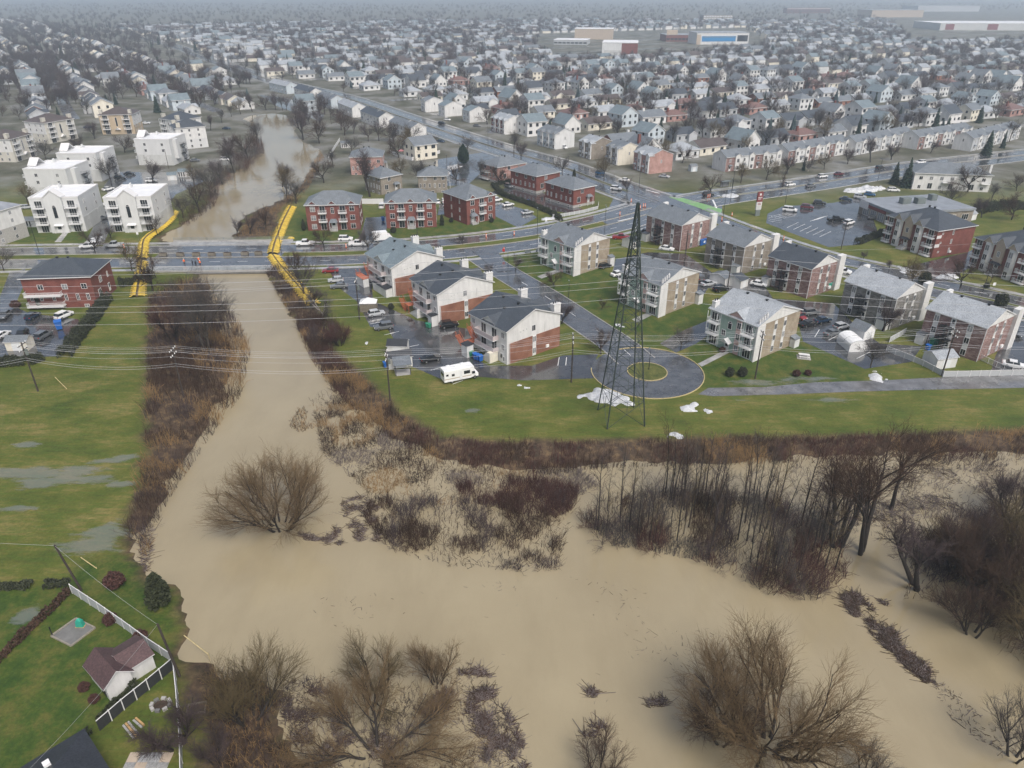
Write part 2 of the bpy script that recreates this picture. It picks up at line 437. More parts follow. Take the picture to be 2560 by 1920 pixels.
PUD = [(60, 1022, 9, 2.2), (150, 1030, 5, 1.5), (85, 1045, 5, 1.6), (176, 1013, 5, 1.3), (236, 997, 4, 1.1), (268, 987, 3, .8), (205, 1036, 4.5, 1.8), (262, 1047, 3, 1.1), (188, 1178, 5.5, 2.6),
       (230, 1150, 4, 2), (57, 960, 3, 1.5), (60, 1330, 2, 2), (1790, 862, 7, .9), (1600, 866, 3, .6), (1640, 826, 9, 1.2), (1750, 818, 7, 1.2), (1021, 884, 1.6, .9), (240, 1130, 2, 1.0), (30, 1100, 4, 1)]
pud = np.zeros(len(GP))
for x, y, rx, ry in PUD:
    c = U(x, y)
    pud = np.maximum(pud, 1.3 - np.hypot((GP[:, 0] - c[0]) / rx, (GP[:, 1] - c[1]) / ry))
bl = np.zeros(len(GP)); lu = np.zeros(len(GP))
for b in (BRUSH_L, BRUSH_R, BRUSH_U, BRUSH_B): bl[near] = np.maximum(bl[near], sstep(1.2, -.8, sdist(GP[near], b) + (vnoise(GP[near], 3, 5) - .5) * 2))
bl = np.maximum(bl, sstep(1.7, .4, GD))
for b in LUSH: lu[near] = np.maximum(lu[near], sstep(.8, -.8, sdist(GP[near], b)))
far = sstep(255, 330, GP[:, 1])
nx, ny = len(gx), len(gy)
ii = (np.arange(ny - 1)[:, None] * nx + np.arange(nx - 1)[None, :]).ravel()
faces = np.stack([ii, ii + 1, ii + 1 + nx, ii + nx], 1)
m = bpy.data.materials.new('ground'); m.use_nodes = True; M['ground'] = m
nt = m.node_tree; b = nt.nodes['Principled BSDF']; b.inputs['Specular IOR Level'].default_value = .3
tc = N(nt, 'ShaderNodeTexCoord')
def noise(sc, detail=5, stretch=None, rough=.6):
    n = N(nt, 'ShaderNodeTexNoise'); n.inputs['Scale'].default_value = sc; n.inputs['Detail'].default_value = detail; n.inputs['Roughness'].default_value = rough
    if stretch:
        mp = N(nt, 'ShaderNodeMapping'); mp.inputs['Scale'].default_value = stretch; nt.links.new(tc.outputs['Object'], mp.inputs[0]); nt.links.new(mp.outputs[0], n.inputs['Vector'])
    else: nt.links.new(tc.outputs['Object'], n.inputs['Vector'])
    return n.outputs['Fac']
def ramp(fac, stops):
    r = N(nt, 'ShaderNodeValToRGB'); e = r.color_ramp.elements
    while len(e) < len(stops): e.new(.5)
    for k, (p, c) in enumerate(stops): e[k].position = p; e[k].color = (*c, 1) if len(c) == 3 else c
    nt.links.new(fac, r.inputs[0]); return r.outputs[0]
def mix(f, a, bb, bt='MIX'):
    x = N(nt, 'ShaderNodeMix', data_type='RGBA', blend_type=bt)
    for s, v in (('Factor', f), ('A', a), ('B', bb)):
        if hasattr(v, 'is_output'): nt.links.new(v, x.inputs[s])
        elif s == 'Factor': x.inputs['Factor'].default_value = v
        else: x.inputs[s].default_value = (*v, 1)
    return x.outputs['Result']
def maprange(v, a, bb, c=0, d=1):
    x = N(nt, 'ShaderNodeMapRange'); x.inputs['From Min'].default_value, x.inputs['From Max'].default_value = a, bb
    x.inputs['To Min'].default_value, x.inputs['To Max'].default_value = c, d
    nt.links.new(v, x.inputs[0]); return x.outputs[0]
def math_(op, a, bb):
    x = N(nt, 'ShaderNodeMath', operation=op)
    for i, v in enumerate((a, bb)):
        if hasattr(v, 'is_output'): nt.links.new(v, x.inputs[i])
        else: x.inputs[i].default_value = v
    return x.outputs[0]
at = N(nt, 'ShaderNodeAttribute'); at.attribute_name = 'zone'
sx = N(nt, 'ShaderNodeSeparateColor'); nt.links.new(at.outputs['Color'], sx.inputs[0])
zb, zl, zp, zf = sx.outputs[0], sx.outputs[1], sx.outputs[2], at.outputs['Alpha']
lawn = ramp(noise(.09, 8, (1, 1.6, 1), .72), [(.36, (.048, .070, .010)), (.5, (.105, .110, .020)), (.64, (.195, .16, .055))])
lawn = mix(maprange(noise(.6, 7, (.4, 2.4, 1), .7), .42, .68), lawn, (.066, .104, .014))
lush = ramp(noise(.3, 8, None, .75), [(.36, (.026, .058, .007)), (.48, (.048, .080, .011)), (.6, (.098, .100, .022))])
gcol = mix(zl, lawn, lush)
soilc = ramp(noise(.6, 7), [(.35, (.035, .024, .017)), (.5, (.075, .05, .032)), (.68, (.16, .11, .06))])
gcol = mix(zb, gcol, soilc)
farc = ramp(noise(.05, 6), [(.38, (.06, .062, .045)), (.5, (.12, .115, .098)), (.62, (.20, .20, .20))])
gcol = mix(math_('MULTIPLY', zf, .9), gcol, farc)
gcol = mix(.5, gcol, ramp(noise(2.2, 6, None, .7), [(.3, (.45, .45, .4)), (.7, (1.45, 1.45, 1.4))]), 'MULTIPLY')
pm = maprange(math_('ADD', math_('MULTIPLY', zp, 1.2), math_('MULTIPLY', noise(.4, 8, (.5, 1.7, 1), .75), 3.0)), 2.0, 2.35)
gcol = mix(math_('MULTIPLY', pm, .5), gcol, (.19, .20, .20))
nt.links.new(gcol, b.inputs['Base Color'])
nt.links.new(maprange(pm, 0, 1, .8, .08), b.inputs['Roughness'])
bp = N(nt, 'ShaderNodeBump'); bp.inputs['Strength'].default_value = .6; bp.inputs['Distance'].default_value = .12
nt.links.new(math_('MULTIPLY', noise(2.5, 5), maprange(pm, 0, 1, 1, 0)), bp.inputs['Height']); nt.links.new(bp.outputs[0], b.inputs['Normal'])
gm = np_mesh('ground', np.stack([GP[:, 0], GP[:, 1], GZ], 1), faces, 'ground')
ca = gm.attributes.new('zone', 'FLOAT_COLOR', 'POINT')
ca.data.foreach_set('color', np.stack([bl, lu, np.clip(pud, 0, 1), far], 1).astype(np.float32).ravel())
gm.polygons.foreach_set('use_smooth', np.ones(len(gm.polygons), bool))
tag(obj('ground', gm), 'wet winter grass ground of the flooded neighbourhood', kind='structure')

m = bpy.data.materials.new('flood_water'); m.use_nodes = True; M['flood_water'] = m
nt = m.node_tree; b = nt.nodes['Principled BSDF']; tc = N(nt, 'ShaderNodeTexCoord')
wc = ramp(noise(.05, 6, (1, 1, 1)), [(.36, (.295, .246, .154)), (.66, (.335, .283, .180))])
wc = mix(maprange(noise(.12, 7, (1, .35, 1), .7), .46, .68, 0, .45), wc, (.25, .206, .126))
nt.links.new(wc, b.inputs['Base Color'])
b.inputs['Roughness'].default_value = .08; b.inputs['Specular IOR Level'].default_value = .5; b.inputs['Coat Weight'].default_value = .5; b.inputs['Coat Roughness'].default_value = .04
bp = N(nt, 'ShaderNodeBump'); bp.inputs['Strength'].default_value = .3; bp.inputs['Distance'].default_value = .04
nt.links.new(noise(1.6, 5, (1, .5, 1), .7), bp.inputs['Height']); nt.links.new(bp.outputs[0], b.inputs['Normal'])
wb = MB(); wb.add([(-230, 20, WATER), (260, 20, WATER), (260, 520, WATER), (-230, 520, WATER)], [(0, 1, 2, 3)])
tag(wb.build('river', 'flood_water'), 'muddy tan flood water of the swollen river', kind='structure')

def smooth(pts, n=8):
    P = [Vector((p[0], p[1])) for p in pts]
    P = [P[0] * 2 - P[1]] + P + [P[-1] * 2 - P[-2]]
    out = []
    for i in range(1, len(P) - 2):
        for k in range(n):
            t = k / n; a, b_, c, d = P[i - 1], P[i], P[i + 1], P[i + 2]
            out.append(.5 * ((2 * b_) + (c - a) * t + (2 * a - 5 * b_ + 4 * c - d) * t * t + (3 * b_ - a - 3 * c + d) * t ** 3))
    out.append(P[-2])
    return out
def offset(c, o):
    res = []
    for i in range(len(c)):
        t = (c[min(i + 1, len(c) - 1)] - c[max(i - 1, 0)]).normalized()
        res.append(c[i] + Vector((-t.y, t.x)) * o)
    return res
def ribbon(mb, c, o0, o1, z, mi=0, z0=None):
    a, b_ = offset(c, o0), offset(c, o1)
    n = len(c)
    if z0 is None:
        mb.add([(p.x, p.y, z) for p in a] + [(p.x, p.y, z) for p in b_], [(i, i + 1, n + i + 1, n + i) for i in range(n - 1)], mi)
    else:
        mb.add([(p.x, p.y, z) for p in a] + [(p.x, p.y, z) for p in b_] + [(p.x, p.y, z0) for p in a] + [(p.x, p.y, z0) for p in b_],
               [(i, i + 1, n + i + 1, n + i) for i in range(n - 1)] + [(2 * n + i, 2 * n + i + 1, i + 1, i) for i in range(n - 1)] +
               [(n + i, n + i + 1, 3 * n + i + 1, 3 * n + i) for i in range(n - 1)] + [(0, n, 3 * n, 2 * n), (n - 1, 3 * n - 1, 4 * n - 1, 2 * n - 1)], mi)
    return mb
def dashes(mb, c, o, w, z, on, off, mi=0):
    L = 0; c2 = offset(c, o); seg = []
    for i in range(len(c2) - 1):
        a, b_ = c2[i], c2[i + 1]; d = (b_ - a).length; t = 0; u_ = (b_ - a) / max(d, 1e-6); n_ = Vector((-u_.y, u_.x)) * w / 2
        while t < d:
            ph = (L + t) % (on + off)
            if ph < on:
                e = min(d, t + on - ph); p, r = a + u_ * t, a + u_ * e
                mb.add([(*(p - n_), z), (*(r - n_), z), (*(r + n_), z), (*(p + n_), z)], [(0, 1, 2, 3)], mi); t = e + 1e-4
            else: t += (on + off) - ph
        L += d
    return mb
def sheet(name, pts, z, m, label=None, kind='structure', parent=None):
    mb = MB(); mb.add([(p[0], p[1], z) for p in pts], [tuple(range(len(pts)))])
    o = mb.build(name, m, parent)
    return tag(o, label, kind=None if parent else kind)
def road(name, c, lanes, label, kerbs=True, lines=(), walks=()):
    mb = MB()
    for o0, o1 in lanes: ribbon(mb, c, o0, o1, .035)
    r = tag(mb.build(name, 'asphalt'), label, kind='structure')
    if kerbs:
        kb = MB()
        for o0, o1 in lanes: ribbon(kb, c, o0 - .2, o0, .13, z0=-.02); ribbon(kb, c, o1, o1 + .2, .13, z0=-.02)
        kb.build('kerb', 'concrete', r)
    for o, w, on, off, mt in lines:
        lb = MB()
        if off == 0: ribbon(lb, c, o - w / 2, o + w / 2, .041)
        else: dashes(lb, c, o, w, .041, on, off)
        tag(lb.build('lane_line', mt, r), kind='stuff')
    for k, (o0, o1) in enumerate(walks):
        tag(ribbon(MB(), c, o0, o1, .12, z0=-.02).build('sidewalk', 'sidewalk', r))
    return r
B1 = smooth([U(*p) for p in ((-260, 565), (0, 558), (300, 554), (585, 551), (735, 549), (950, 538), (1168, 512), (1320, 480), (1420, 452))])
B1b = smooth([U(*p) for p in ((1490, 438), (1565, 425), (1738, 400), (1973, 363), (2141, 343), (2212, 335), (2500, 305))])
B2 = smooth([U(*p) for p in ((300, 78), (380, 100), (560, 165), (730, 207), (870, 254), (1060, 316), (1200, 356), (1310, 397), (1420, 436))])
B2b = smooth([U(*p) for p in ((1480, 458), (1600, 505), (1750, 556), (1900, 592), (2020, 622), (2212, 665), (2500, 740))])
CR = smooth([U(*p) for p in ((1040, 556), (1090, 588), (1180, 642), (1270, 702), (1330, 742), (1375, 780))])
WL = ('road_paint',)
road('boulevard', B1, [(-9.8, -1.6), (2.6, 10.0)], 'wet four-lane boulevard that crosses the flooded river on the bridge', lines=[(-5.6, .14, 3, 5, WL), (-9.4, .12, 1, 0, WL), (6.2, .14, 3, 5, WL), (9.6, .12, 1, 0, WL), (2.9, .12, 1, 0, 'yellow_paint'), (-1.9, .12, 1, 0, 'yellow_paint')], walks=[(11.6, 13.4), (-13.2, -11.6)])
road('avenue', B1b, [(-9.2, -.8), (.8, 8.2)], 'wet avenue running past the long rows of terraced houses', lines=[(-5, .14, 3, 5, WL), (4.4, .14, 3, 5, WL), (-8.9, .12, 1, 0, WL)], walks=[(9.4, 11)])
road('main_road', B2, [(-9, -1.2), (1.2, 9)], 'long wet main road leading up into the hazy suburb', lines=[(-5, .14, 3, 6, WL), (5, .14, 3, 6, WL)], walks=[(10, 11.6), (-11.6, -10)])
road('side_road', B2b, [(-7.4, -.9), (.9, 7.4)], 'wet road with a narrow median behind the brick apartment blocks', lines=[(-4.1, .14, 3, 6, WL), (4.1, .14, 3, 6, WL)], walks=[(8.6, 10.4), (-9.8, -8.4)])
road('crescent', CR, [(-4.3, 4.3)], 'short residential street ending in a turning circle', lines=[(.1, .12, 3, 9, WL)])
# the crossing
sheet('street_mouth', [U(*p) for p in ((1018, 541), (1068, 536), (1108, 585), (1075, 588))], .137, 'asphalt', 'wet mouth of the crescent where it joins the boulevard')
X = [U(*p) for p in ((1300, 478), (1330, 420), (1390, 405), (1440, 415), (1500, 420), (1560, 432), (1560, 462), (1530, 480), (1470, 490), (1400, 490), (1340, 500))]
sheet('crossing', X, .028, 'asphalt', 'wet junction where the boulevard meets the main road')
GPT = [U(*p) for p in ((1445, 426), (1458, 423), (1560, 452), (1556, 466))]
sheet('cycle_crossing', GPT, .045, 'green_paint', 'bright green painted cycle crossing at the junction')
for k, (x0, y0, x1, y1) in enumerate(((1335, 478, 1370, 470), (1470, 478, 1500, 490), (1395, 410, 1425, 418), (1540, 432, 1548, 450))):
    a, b_ = Vector(U(x0, y0)), Vector(U(x1, y1)); d = (b_ - a); n_ = Vector((-d.y, d.x)).normalized() * .3
    sheet('stop_line', [a - n_, b_ - n_, b_ + n_, a + n_], .047, 'road_paint', 'white stop line painted across the junction, %s of the four' % ORD[k])
# turning circle
cc = Vector(U(1398, 803))
disc = lambda c, r, n=48: [(c.x + r * math.cos(2 * math.pi * i / n), c.y + r * math.sin(2 * math.pi * i / n)) for i in range(n)]
tc_ = sheet('turning_circle', disc(cc, 11.5), .031, 'asphalt', 'round asphalt turning circle with a grass island')
kb = MB()
for r in (11.5, 4.0):
    pa, pb = disc(cc, r), disc(cc, r + .16)
    for i in range(48):
        j = (i + 1) % 48
        ang = math.degrees(math.atan2(pa[i][1] - cc.y, pa[i][0] - cc.x)) % 360
        if r > 5 and 110 < ang < 165: continue
        kb.prism([pa[i], pa[j], pb[j], pb[i]][::-1] if False else [pa[i], pb[i], pb[j], pa[j]], 0, .16)
kb.build('kerb', 'yellow_paint', tc_)
isl = MB().prism(disc(cc, 4.0), 0, .12)
tag(isl.build('traffic_island', 'island_grass' if 'island_grass' in M else mat('island_grass', (.06, .095, .02), rough=.85, var=.4, scale=.6, col2=(.1, .1, .03), fine=.4, fscale=6)), 'round grass island in the turning circle', kind='structure')
# parking lots, drives and paths
LOTS = [('parking_lot', 'lot_asphalt', [(705, 572), (800, 577), (806, 650), (900, 692), (1020, 712), (1030, 742), (1000, 760), (1055, 790), (1150, 790), (1215, 768), (1292, 765), (1278, 800), (1288, 817), (1130, 822), (1035, 814), (960, 822), (890, 792), (868, 760), (838, 712), (800, 706), (770, 650), (730, 620)], 'dark wet car park beside the three white and brick apartment houses'),
        ('parking_lot', 'lot_asphalt', [(1322, 590), (1330, 560), (1400, 545), (1480, 548), (1540, 590), (1560, 600), (1640, 600), (1670, 645), (1800, 655), (1850, 705), (1900, 742), (1992, 748), (1968, 782), (1868, 797), (1735, 738), (1722, 690), (1640, 640), (1530, 622), (1515, 645), (1345, 612)], 'dark wet car park between the green and the brick apartment blocks'),
        ('driveway', 'lot_asphalt', [(1425, 742), (1480, 712), (1535, 690), (1560, 700), (1505, 742), (1460, 762)], 'wet drive linking the turning circle to the car park'),
        ('parking_lot', 'lot_asphalt', [(2140, 805), (2150, 770), (2190, 690), (2400, 740), (2400, 830), (2230, 800)], 'wet car park beyond the brick block by the white fence'),
        ('parking_lot', 'lot_asphalt', [(1658, 462), (1690, 446), (1800, 438), (1860, 425), (1935, 444), (1885, 470), (1900, 512), (1862, 528), (1790, 534), (1700, 500), (1655, 482)], 'wet shop car park with hatched bays and a few cars'),
        ('driveway', 'lot_asphalt', [(1880, 606), (1900, 590), (2090, 545), (2120, 530), (2160, 520), (2180, 540), (2110, 570), (2040, 610), (1990, 632)], 'dark drive between the two red brick triplexes with white bays'),
        ('driveway', 'asphalt', [(780, 505), (790, 470), (840, 468), (830, 520), (790, 540), (760, 540)], 'wet driveway between two dark red brick triplexes'),
        ('driveway', 'asphalt', [(945, 465), (950, 440), (1000, 425), (1060, 430), (1140, 455), (1160, 470), (1120, 492), (1075, 470), (1040, 450)], 'wet drive curving past the third dark red triplex'),
        ('parking_lot', 'lot_asphalt', [(1060, 415), (1130, 395), (1200, 430), (1260, 452), (1235, 462), (1160, 450)], 'black courtyard between the two dark brick corner houses'),
        ('parking_lot', 'asphalt', [(225, 400), (250, 372), (420, 372), (440, 392), (380, 420), (365, 440), (240, 440)], 'wet car park behind the white apartment blocks'),
        ('driveway', 'asphalt', [(185, 524), (225, 440), (250, 440), (240, 490), (225, 524)], 'drive between the two pedimented white blocks'),
        ('parking_lot', 'lot_asphalt', [(-120, 660), (20, 655), (60, 676), (170, 690), (175, 720), (120, 770), (-120, 775)], 'wet car park beside the red brick house, cars along its edge'),
        ('driveway', 'asphalt', [(0, 640), (20, 590), (55, 580), (50, 620), (30, 665), (0, 670)], 'wet lane along the side of the red brick house'),
        ('footpath', 'path_paving', [(1508, 852), (1530, 838), (1650, 836), (1760, 826), (1900, 822), (2212, 806), (2400, 800), (2400, 845), (2212, 838), (2000, 842), (1850, 846), (1700, 852), (1540, 856)], 'wet gravel path running off beside the turning circle'),
        ('footpath', 'sidewalk', [(1160, 597), (1170, 602), (1225, 582), (1218, 576)], 'short pale path to the first green apartment block'),
        ('footpath', 'sidewalk', [(1365, 690), (1376, 697), (1410, 680), (1402, 674)], 'short pale path to the second green apartment block'),
        ('footpath', 'sidewalk', [(1507, 786), (1516, 792), (1575, 762), (1566, 756)], 'short pale path to the third green apartment block'),
        ('footpath', 'sidewalk', [(118, 523), (132, 523), (152, 497), (142, 495)], 'tiled walk to the second pedimented white block'),
        ('footpath', 'sidewalk', [(312, 520), (324, 520), (338, 497), (328, 496)], 'tiled walk to the pedimented white block by the river'),
        ('parking_lot', 'asphalt', [(925, 385), (940, 345), (1050, 328), (1110, 350), (1040, 372), (1010, 400), (950, 402)], 'wet car park beneath the round pine'),
        ('driveway', 'asphalt', [(560, 205), (640, 215), (700, 250), (690, 262), (600, 230)], 'lane beside the far terraced houses')]
for k, (nm, mt, pts, lb) in enumerate(LOTS): sheet(nm, [U(*p) for p in pts], .018 + .0015 * (k % 8), mt, lb)
def bays(spec, label):
    mb = MB()
    for (x0, y0, x1, y1) in spec:
        a, b_ = Vector(U(x0, y0)), Vector(U(x1, y1)); d = b_ - a; n_ = Vector((-d.y, d.x)).normalized() * .07
        mb.add([(*(a - n_), .034), (*(b_ - n_), .034), (*(b_ + n_), .034), (*(a + n_), .034)], [(0, 1, 2, 3)])
    tag(mb.build('bay_marking', 'road_paint'), label, kind='structure')
bays([(1042, 745, 1062, 755), (1030, 752, 1045, 762), (800, 700, 832, 694), (830, 724, 862, 716), (850, 738, 880, 732), (870, 752, 905, 745), (1205, 790, 1208, 772), (1222, 790, 1224, 772), (978, 830, 1000, 822), (930, 800, 960, 792)], 'white bay lines in the car park beside the white and brick houses')
bays([(1790, 735, 1815, 722), (1830, 755, 1855, 742), (1740, 705, 1765, 695), (1760, 728, 1770, 712), (1850, 775, 1880, 760)], 'worn bay lines in the car park between the blocks')
bays([(1665 + 9 * k, 468 + 1.3 * k, 1690 + 9 * k, 462 + 1.3 * k) for k in range(4)] + [(1700 + 14 * k, 492 + 4 * k, 1725 + 14 * k, 480 + 4 * k) for k in range(6)] + [(1750 + 4 * k, 478 - k, 1772 + 4 * k, 470 - k) for k in range(5)] + [(1660, 465 + 4 * k, 1690, 470 + 4 * k) for k in range(4)], 'hatched bay lines in the shop car park')
# ---------------------------------------------------------------- building kit
# local frame of every building: origin at the corner nearest the camera, x along the S wall, y along the W wall
WM = {}
def win_mesh(w, h, style):
    k = (round(w, 2), round(h, 2), style)
    if k not in WM:
        f = MB(); t = .08
        f.box(-w / 2 - t, -.07, -t, w / 2 + t, .02, 0); f.box(-w / 2 - t, -.07, h, w / 2 + t, .02, h + t)
        f.box(-w / 2 - t, -.07, 0, -w / 2, .02, h); f.box(w / 2, -.07, 0, w / 2 + t, .02, h)
        if style == 'slide' or style == 'french':
            n = 2 if w < 1.9 else 3
            for i in range(1, n): f.box(-w / 2 + w * i / n - .03, -.06, 0, -w / 2 + w * i / n + .03, .02, h)
        if style == 'french': f.box(-w / 2, -.05, h * .68, w / 2, .02, h * .68 + .05)
        if style == 'arch':
            n = 8
            for i in range(n):
                a, b_ = math.pi * i / n, math.pi * (i + 1) / n
                f.tube((w / 2 * math.cos(a), -.03, h + w / 2 * math.sin(a)), (w / 2 * math.cos(b_), -.03, h + w / 2 * math.sin(b_)), .06, n=4)
        g = MB()
        if style == 'arch':
            g.yprism([(-w / 2, 0), (w / 2, 0)] + [(w / 2 * math.cos(math.pi * i / 8), h + w / 2 * math.sin(math.pi * i / 8)) for i in range(9)], -.02, .01)
        else: g.box(-w / 2, -.02, 0, w / 2, .01, h)
        WM[k] = (f.mesh('window', 'white_trim'), g.mesh('pane', 'glass'))
    return WM[k]
class Wall:
    def __init__(s, parent, side, W, D):
        s.p, s.side, s.W, s.D = parent, side, W, D
        s.L = W if side in 'SN' else D
        s.rz = {'S': 0, 'E': math.pi / 2, 'N': math.pi, 'W': -math.pi / 2}[side]
    def at(s, t, z=0, out=0.0):
        return {'S': (t, -out, z), 'E': (s.W + out, t, z), 'N': (t, s.D + out, z), 'W': (-out, t, z)}[s.side]
    def win(s, t, z, w=1.0, h=1.2, style='slide', out=0.0, light=None, name='window', deep=True):
        fm, gm_ = win_mesh(w, h, style)
        o = obj(name, fm, s.p, s.at(t, z, out), s.rz)
        obj('pane', gm_, o, mats=[M['curtain_glass']] if (rnd.random() < .25 if light is None else light) else None)
        return o
    def door(s, t, z, w=1.6, h=2.05, out=0.0): return s.win(t, z, w, h, 'slide', out, light=False, name='patio_door')
    def entry(s, t, z=.3, w=1.0, h=2.1, m='white_trim', out=0.0):
        mb = MB().box(-w / 2, -.06, 0, w / 2, .02, h)
        o = mb.build('door', m, s.p, loc=s.at(t, z, out), rz=s.rz)
        MB().box(-w * .3, -.08, h * .45, w * .3, -.055, h * .9).build('pane', 'glass', o)
        return o
    def panel(s, t0, t1, z0, z1, m, proud=.06, name='panel'):
        w = t1 - t0
        return MB().box(-w / 2, -proud, z0, w / 2, .02, z1).build(name, m, s.p, loc=s.at((t0 + t1) / 2), rz=s.rz)
    def balcony(s, t0, t1, z, d=1.4, rail='rail_white', solid=False, slab='white_trim', h=1.0, posts=False, glass=False):
        w = t1 - t0
        o = MB().box(-w / 2, -d, -.16, w / 2, .02, 0).build('balcony', slab, s.p, loc=s.at((t0 + t1) / 2, z), rz=s.rz)
        r = MB(); x0, x1 = -w / 2 + .03, w / 2 - .03; y0 = -d + .04
        if solid:
            r.box(x0, y0, .0, x1, y0 + .06, h); r.box(x0, y0 + .06, 0, x0 + .06, 0, h); r.box(x1 - .06, y0 + .06, 0, x1, 0, h)
        else:
            for zz in ((.08, .14), (h - .07, h)):
                r.box(x0, y0, zz[0], x1, y0 + .06, zz[1]); r.box(x0, y0 + .06, zz[0], x0 + .06, 0, zz[1]); r.box(x1 - .06, y0 + .06, zz[0], x1, 0, zz[1])
            n = max(3, int(w / .28))
            for i in range(n + 1): xx = x0 + (x1 - x0 - .04) * i / n; r.box(xx, y0 + .01, .14, xx + .045, y0 + .05, h - .07)
            for i in range(1, int(d / .3)): r.box(x0 + .01, y0 + i * .3, .14, x0 + .05, y0 + i * .3 + .045, h - .07); r.box(x1 - .05, y0 + i * .3, .14, x1 - .01, y0 + i * .3 + .045, h - .07)
        if posts:
            r.box(x0, y0, h, x0 + .1, y0 + .1, 2.55); r.box(x1 - .1, y0, h, x1, y0 + .1, 2.55)
        r.build('railing', rail, o)
        if glass: MB().box(x0 + .1, y0 + .02, .16, x1 - .1, y0 + .04, h - .09).build('pane', 'glass', o)
        return o
    def gable(s, t, z, a, hd, L, face, roof, trim='white_trim', over=.25, out=.05, nm='dormer'):
        """cross gable standing over this wall"""
        f = MB().yprism([(-a, -.02), (a, -.02), (0, hd)], -out, .3).build(nm, face, s.p, loc=s.at(t, z), rz=s.rz)
        rm = MB(); sl = hd / a; e = a + over
        for sg in (-1, 1):
            P = [(0, hd + .16), (sg * e, hd - sl * e + .16), (sg * e, hd - sl * e + .02), (0, hd + .02)]
            vs = [(x, -out - .25, zz) for x, zz in P] + [(x, L, zz) for x, zz in P]
            fs = [(0, 1, 5, 4), (1, 2, 6, 5), (2, 3, 7, 6), (0, 3, 2, 1), (4, 5, 6, 7)]
            n = len(rm.v); rm.v += vs
            for k, ff in enumerate(fs): rm.f.append(tuple(i + n for i in ff)); rm.m.append(0 if k == 0 else 1)
        rm.build('dormer_roof', [roof, trim], f)
        return f
    def canopy(s, t, z, w=2.2, d=1.2, m='dark_roof', h=.5, posts=True):
        mb = MB().add([(-w / 2, -d, 0), (w / 2, -d, 0), (w / 2, 0, 0), (-w / 2, 0, 0), (-w * .3, -.35, h), (w * .3, -.35, h), (w * .3, 0, h), (-w * .3, 0, h)],
                      [(3, 2, 1, 0), (4, 5, 6, 7), (0, 1, 5, 4), (1, 2, 6, 5), (2, 3, 7, 6), (3, 0, 4, 7)])
        o = mb.build('canopy', m, s.p, loc=s.at(t, z), rz=s.rz)
        if posts:
            pb = MB()
            for x in (-w / 2 + .1, w / 2 - .22): pb.box(x, -d + .05, -z + .05, x + .12, -d + .17, 0)
            pb.build('post', 'white_trim', o)
        return o
    def steps(s, t, n=4, w=1.6, rise=.18, m='concrete', rail=True):
        mb = MB()
        for i in range(n): mb.box(-w / 2, -.3 * (n - i) - .4, 0, w / 2, .3 if i == n - 1 else -.3 * (n - i - 1) - .4, rise * (i + 1))
        o = mb.build('steps', m, s.p, loc=s.at(t), rz=s.rz)
        if rail:
            r = MB()
            for x in (-w / 2, w / 2 - .06):
                r.tube((x + .03, -.3 * n - .3, .9), (x + .03, -.2, rise * n + .9), .035, n=4); r.box(x, -.3 * n - .33, 0, x + .06, -.3 * n - .27, .9); r.box(x, -.25, 0, x + .06, -.19, rise * n + .9)
            r.build('railing', 'rail_white', o)
        return o
def roof_gable(W, D, z, h, axis='y', ov=.4, og=.3, th=.2):
    mb = MB(); S, Ln = (W, D) if axis == 'y' else (D, W)
    sl = h / (S / 2); zE = z - ov * sl
    P = [(-ov, zE + th), (S / 2, z + h + th), (S + ov, zE + th), (S + ov, zE), (S / 2, z + h), (-ov, zE)]
    def pt(a, l, zz): return (a, l, zz) if axis == 'y' else (l, a, zz)
    vs = [pt(a, -og, zz) for a, zz in P] + [pt(a, Ln + og, zz) for a, zz in P]
    fl = (lambda f: f) if axis == 'y' else (lambda f: f[::-1])
    for i in range(6):
        mb.f.append(fl((i, i + 6, (i + 1) % 6 + 6, (i + 1) % 6))); mb.m.append(0 if i < 2 else 1)
    for f in ((0, 1, 4, 5), (1, 2, 3, 4)): mb.f.append(fl(f)); mb.m.append(1); mb.f.append(fl(tuple(i + 6 for i in f[::-1]))); mb.m.append(1)
    mb.v = vs
    return mb
def roof_hip(W, D, z, h, ov=.45, th=.22):
    mb = MB(); x0, y0, x1, y1 = -ov, -ov, W + ov, D + ov; hw = min(x1 - x0, y1 - y0) / 2
    if W >= D: r0, r1 = ((x0 + hw, (y0 + y1) / 2), (x1 - hw, (y0 + y1) / 2))
    else: r0, r1 = (((x0 + x1) / 2, y0 + hw), ((x0 + x1) / 2, y1 - hw))
    mb.v = [(x0, y0, z - th), (x1, y0, z - th), (x1, y1, z - th), (x0, y1, z - th), (x0, y0, z), (x1, y0, z), (x1, y1, z), (x0, y1, z), (*r0, z + h), (*r1, z + h)]
    if W >= D: sl = [(4, 5, 9, 8), (5, 6, 9), (6, 7, 8, 9), (7, 4, 8)]
    else: sl = [(4, 5, 8), (5, 6, 9, 8), (6, 7, 9), (7, 4, 8, 9)]
    mb.f = [(3, 2, 1, 0), (0, 1, 5, 4), (1, 2, 6, 5), (2, 3, 7, 6), (3, 0, 4, 7)] + sl
    mb.m = [1] * 5 + [0] * len(sl)
    return mb
def vents(rf, spots):
    for p in spots:
        MB().box(-.2, -.2, -.25, .2, .2, .35).box(-.27, -.27, .35, .27, .27, .45).build('roof_vent', 'dark_metal', rf, loc=p)
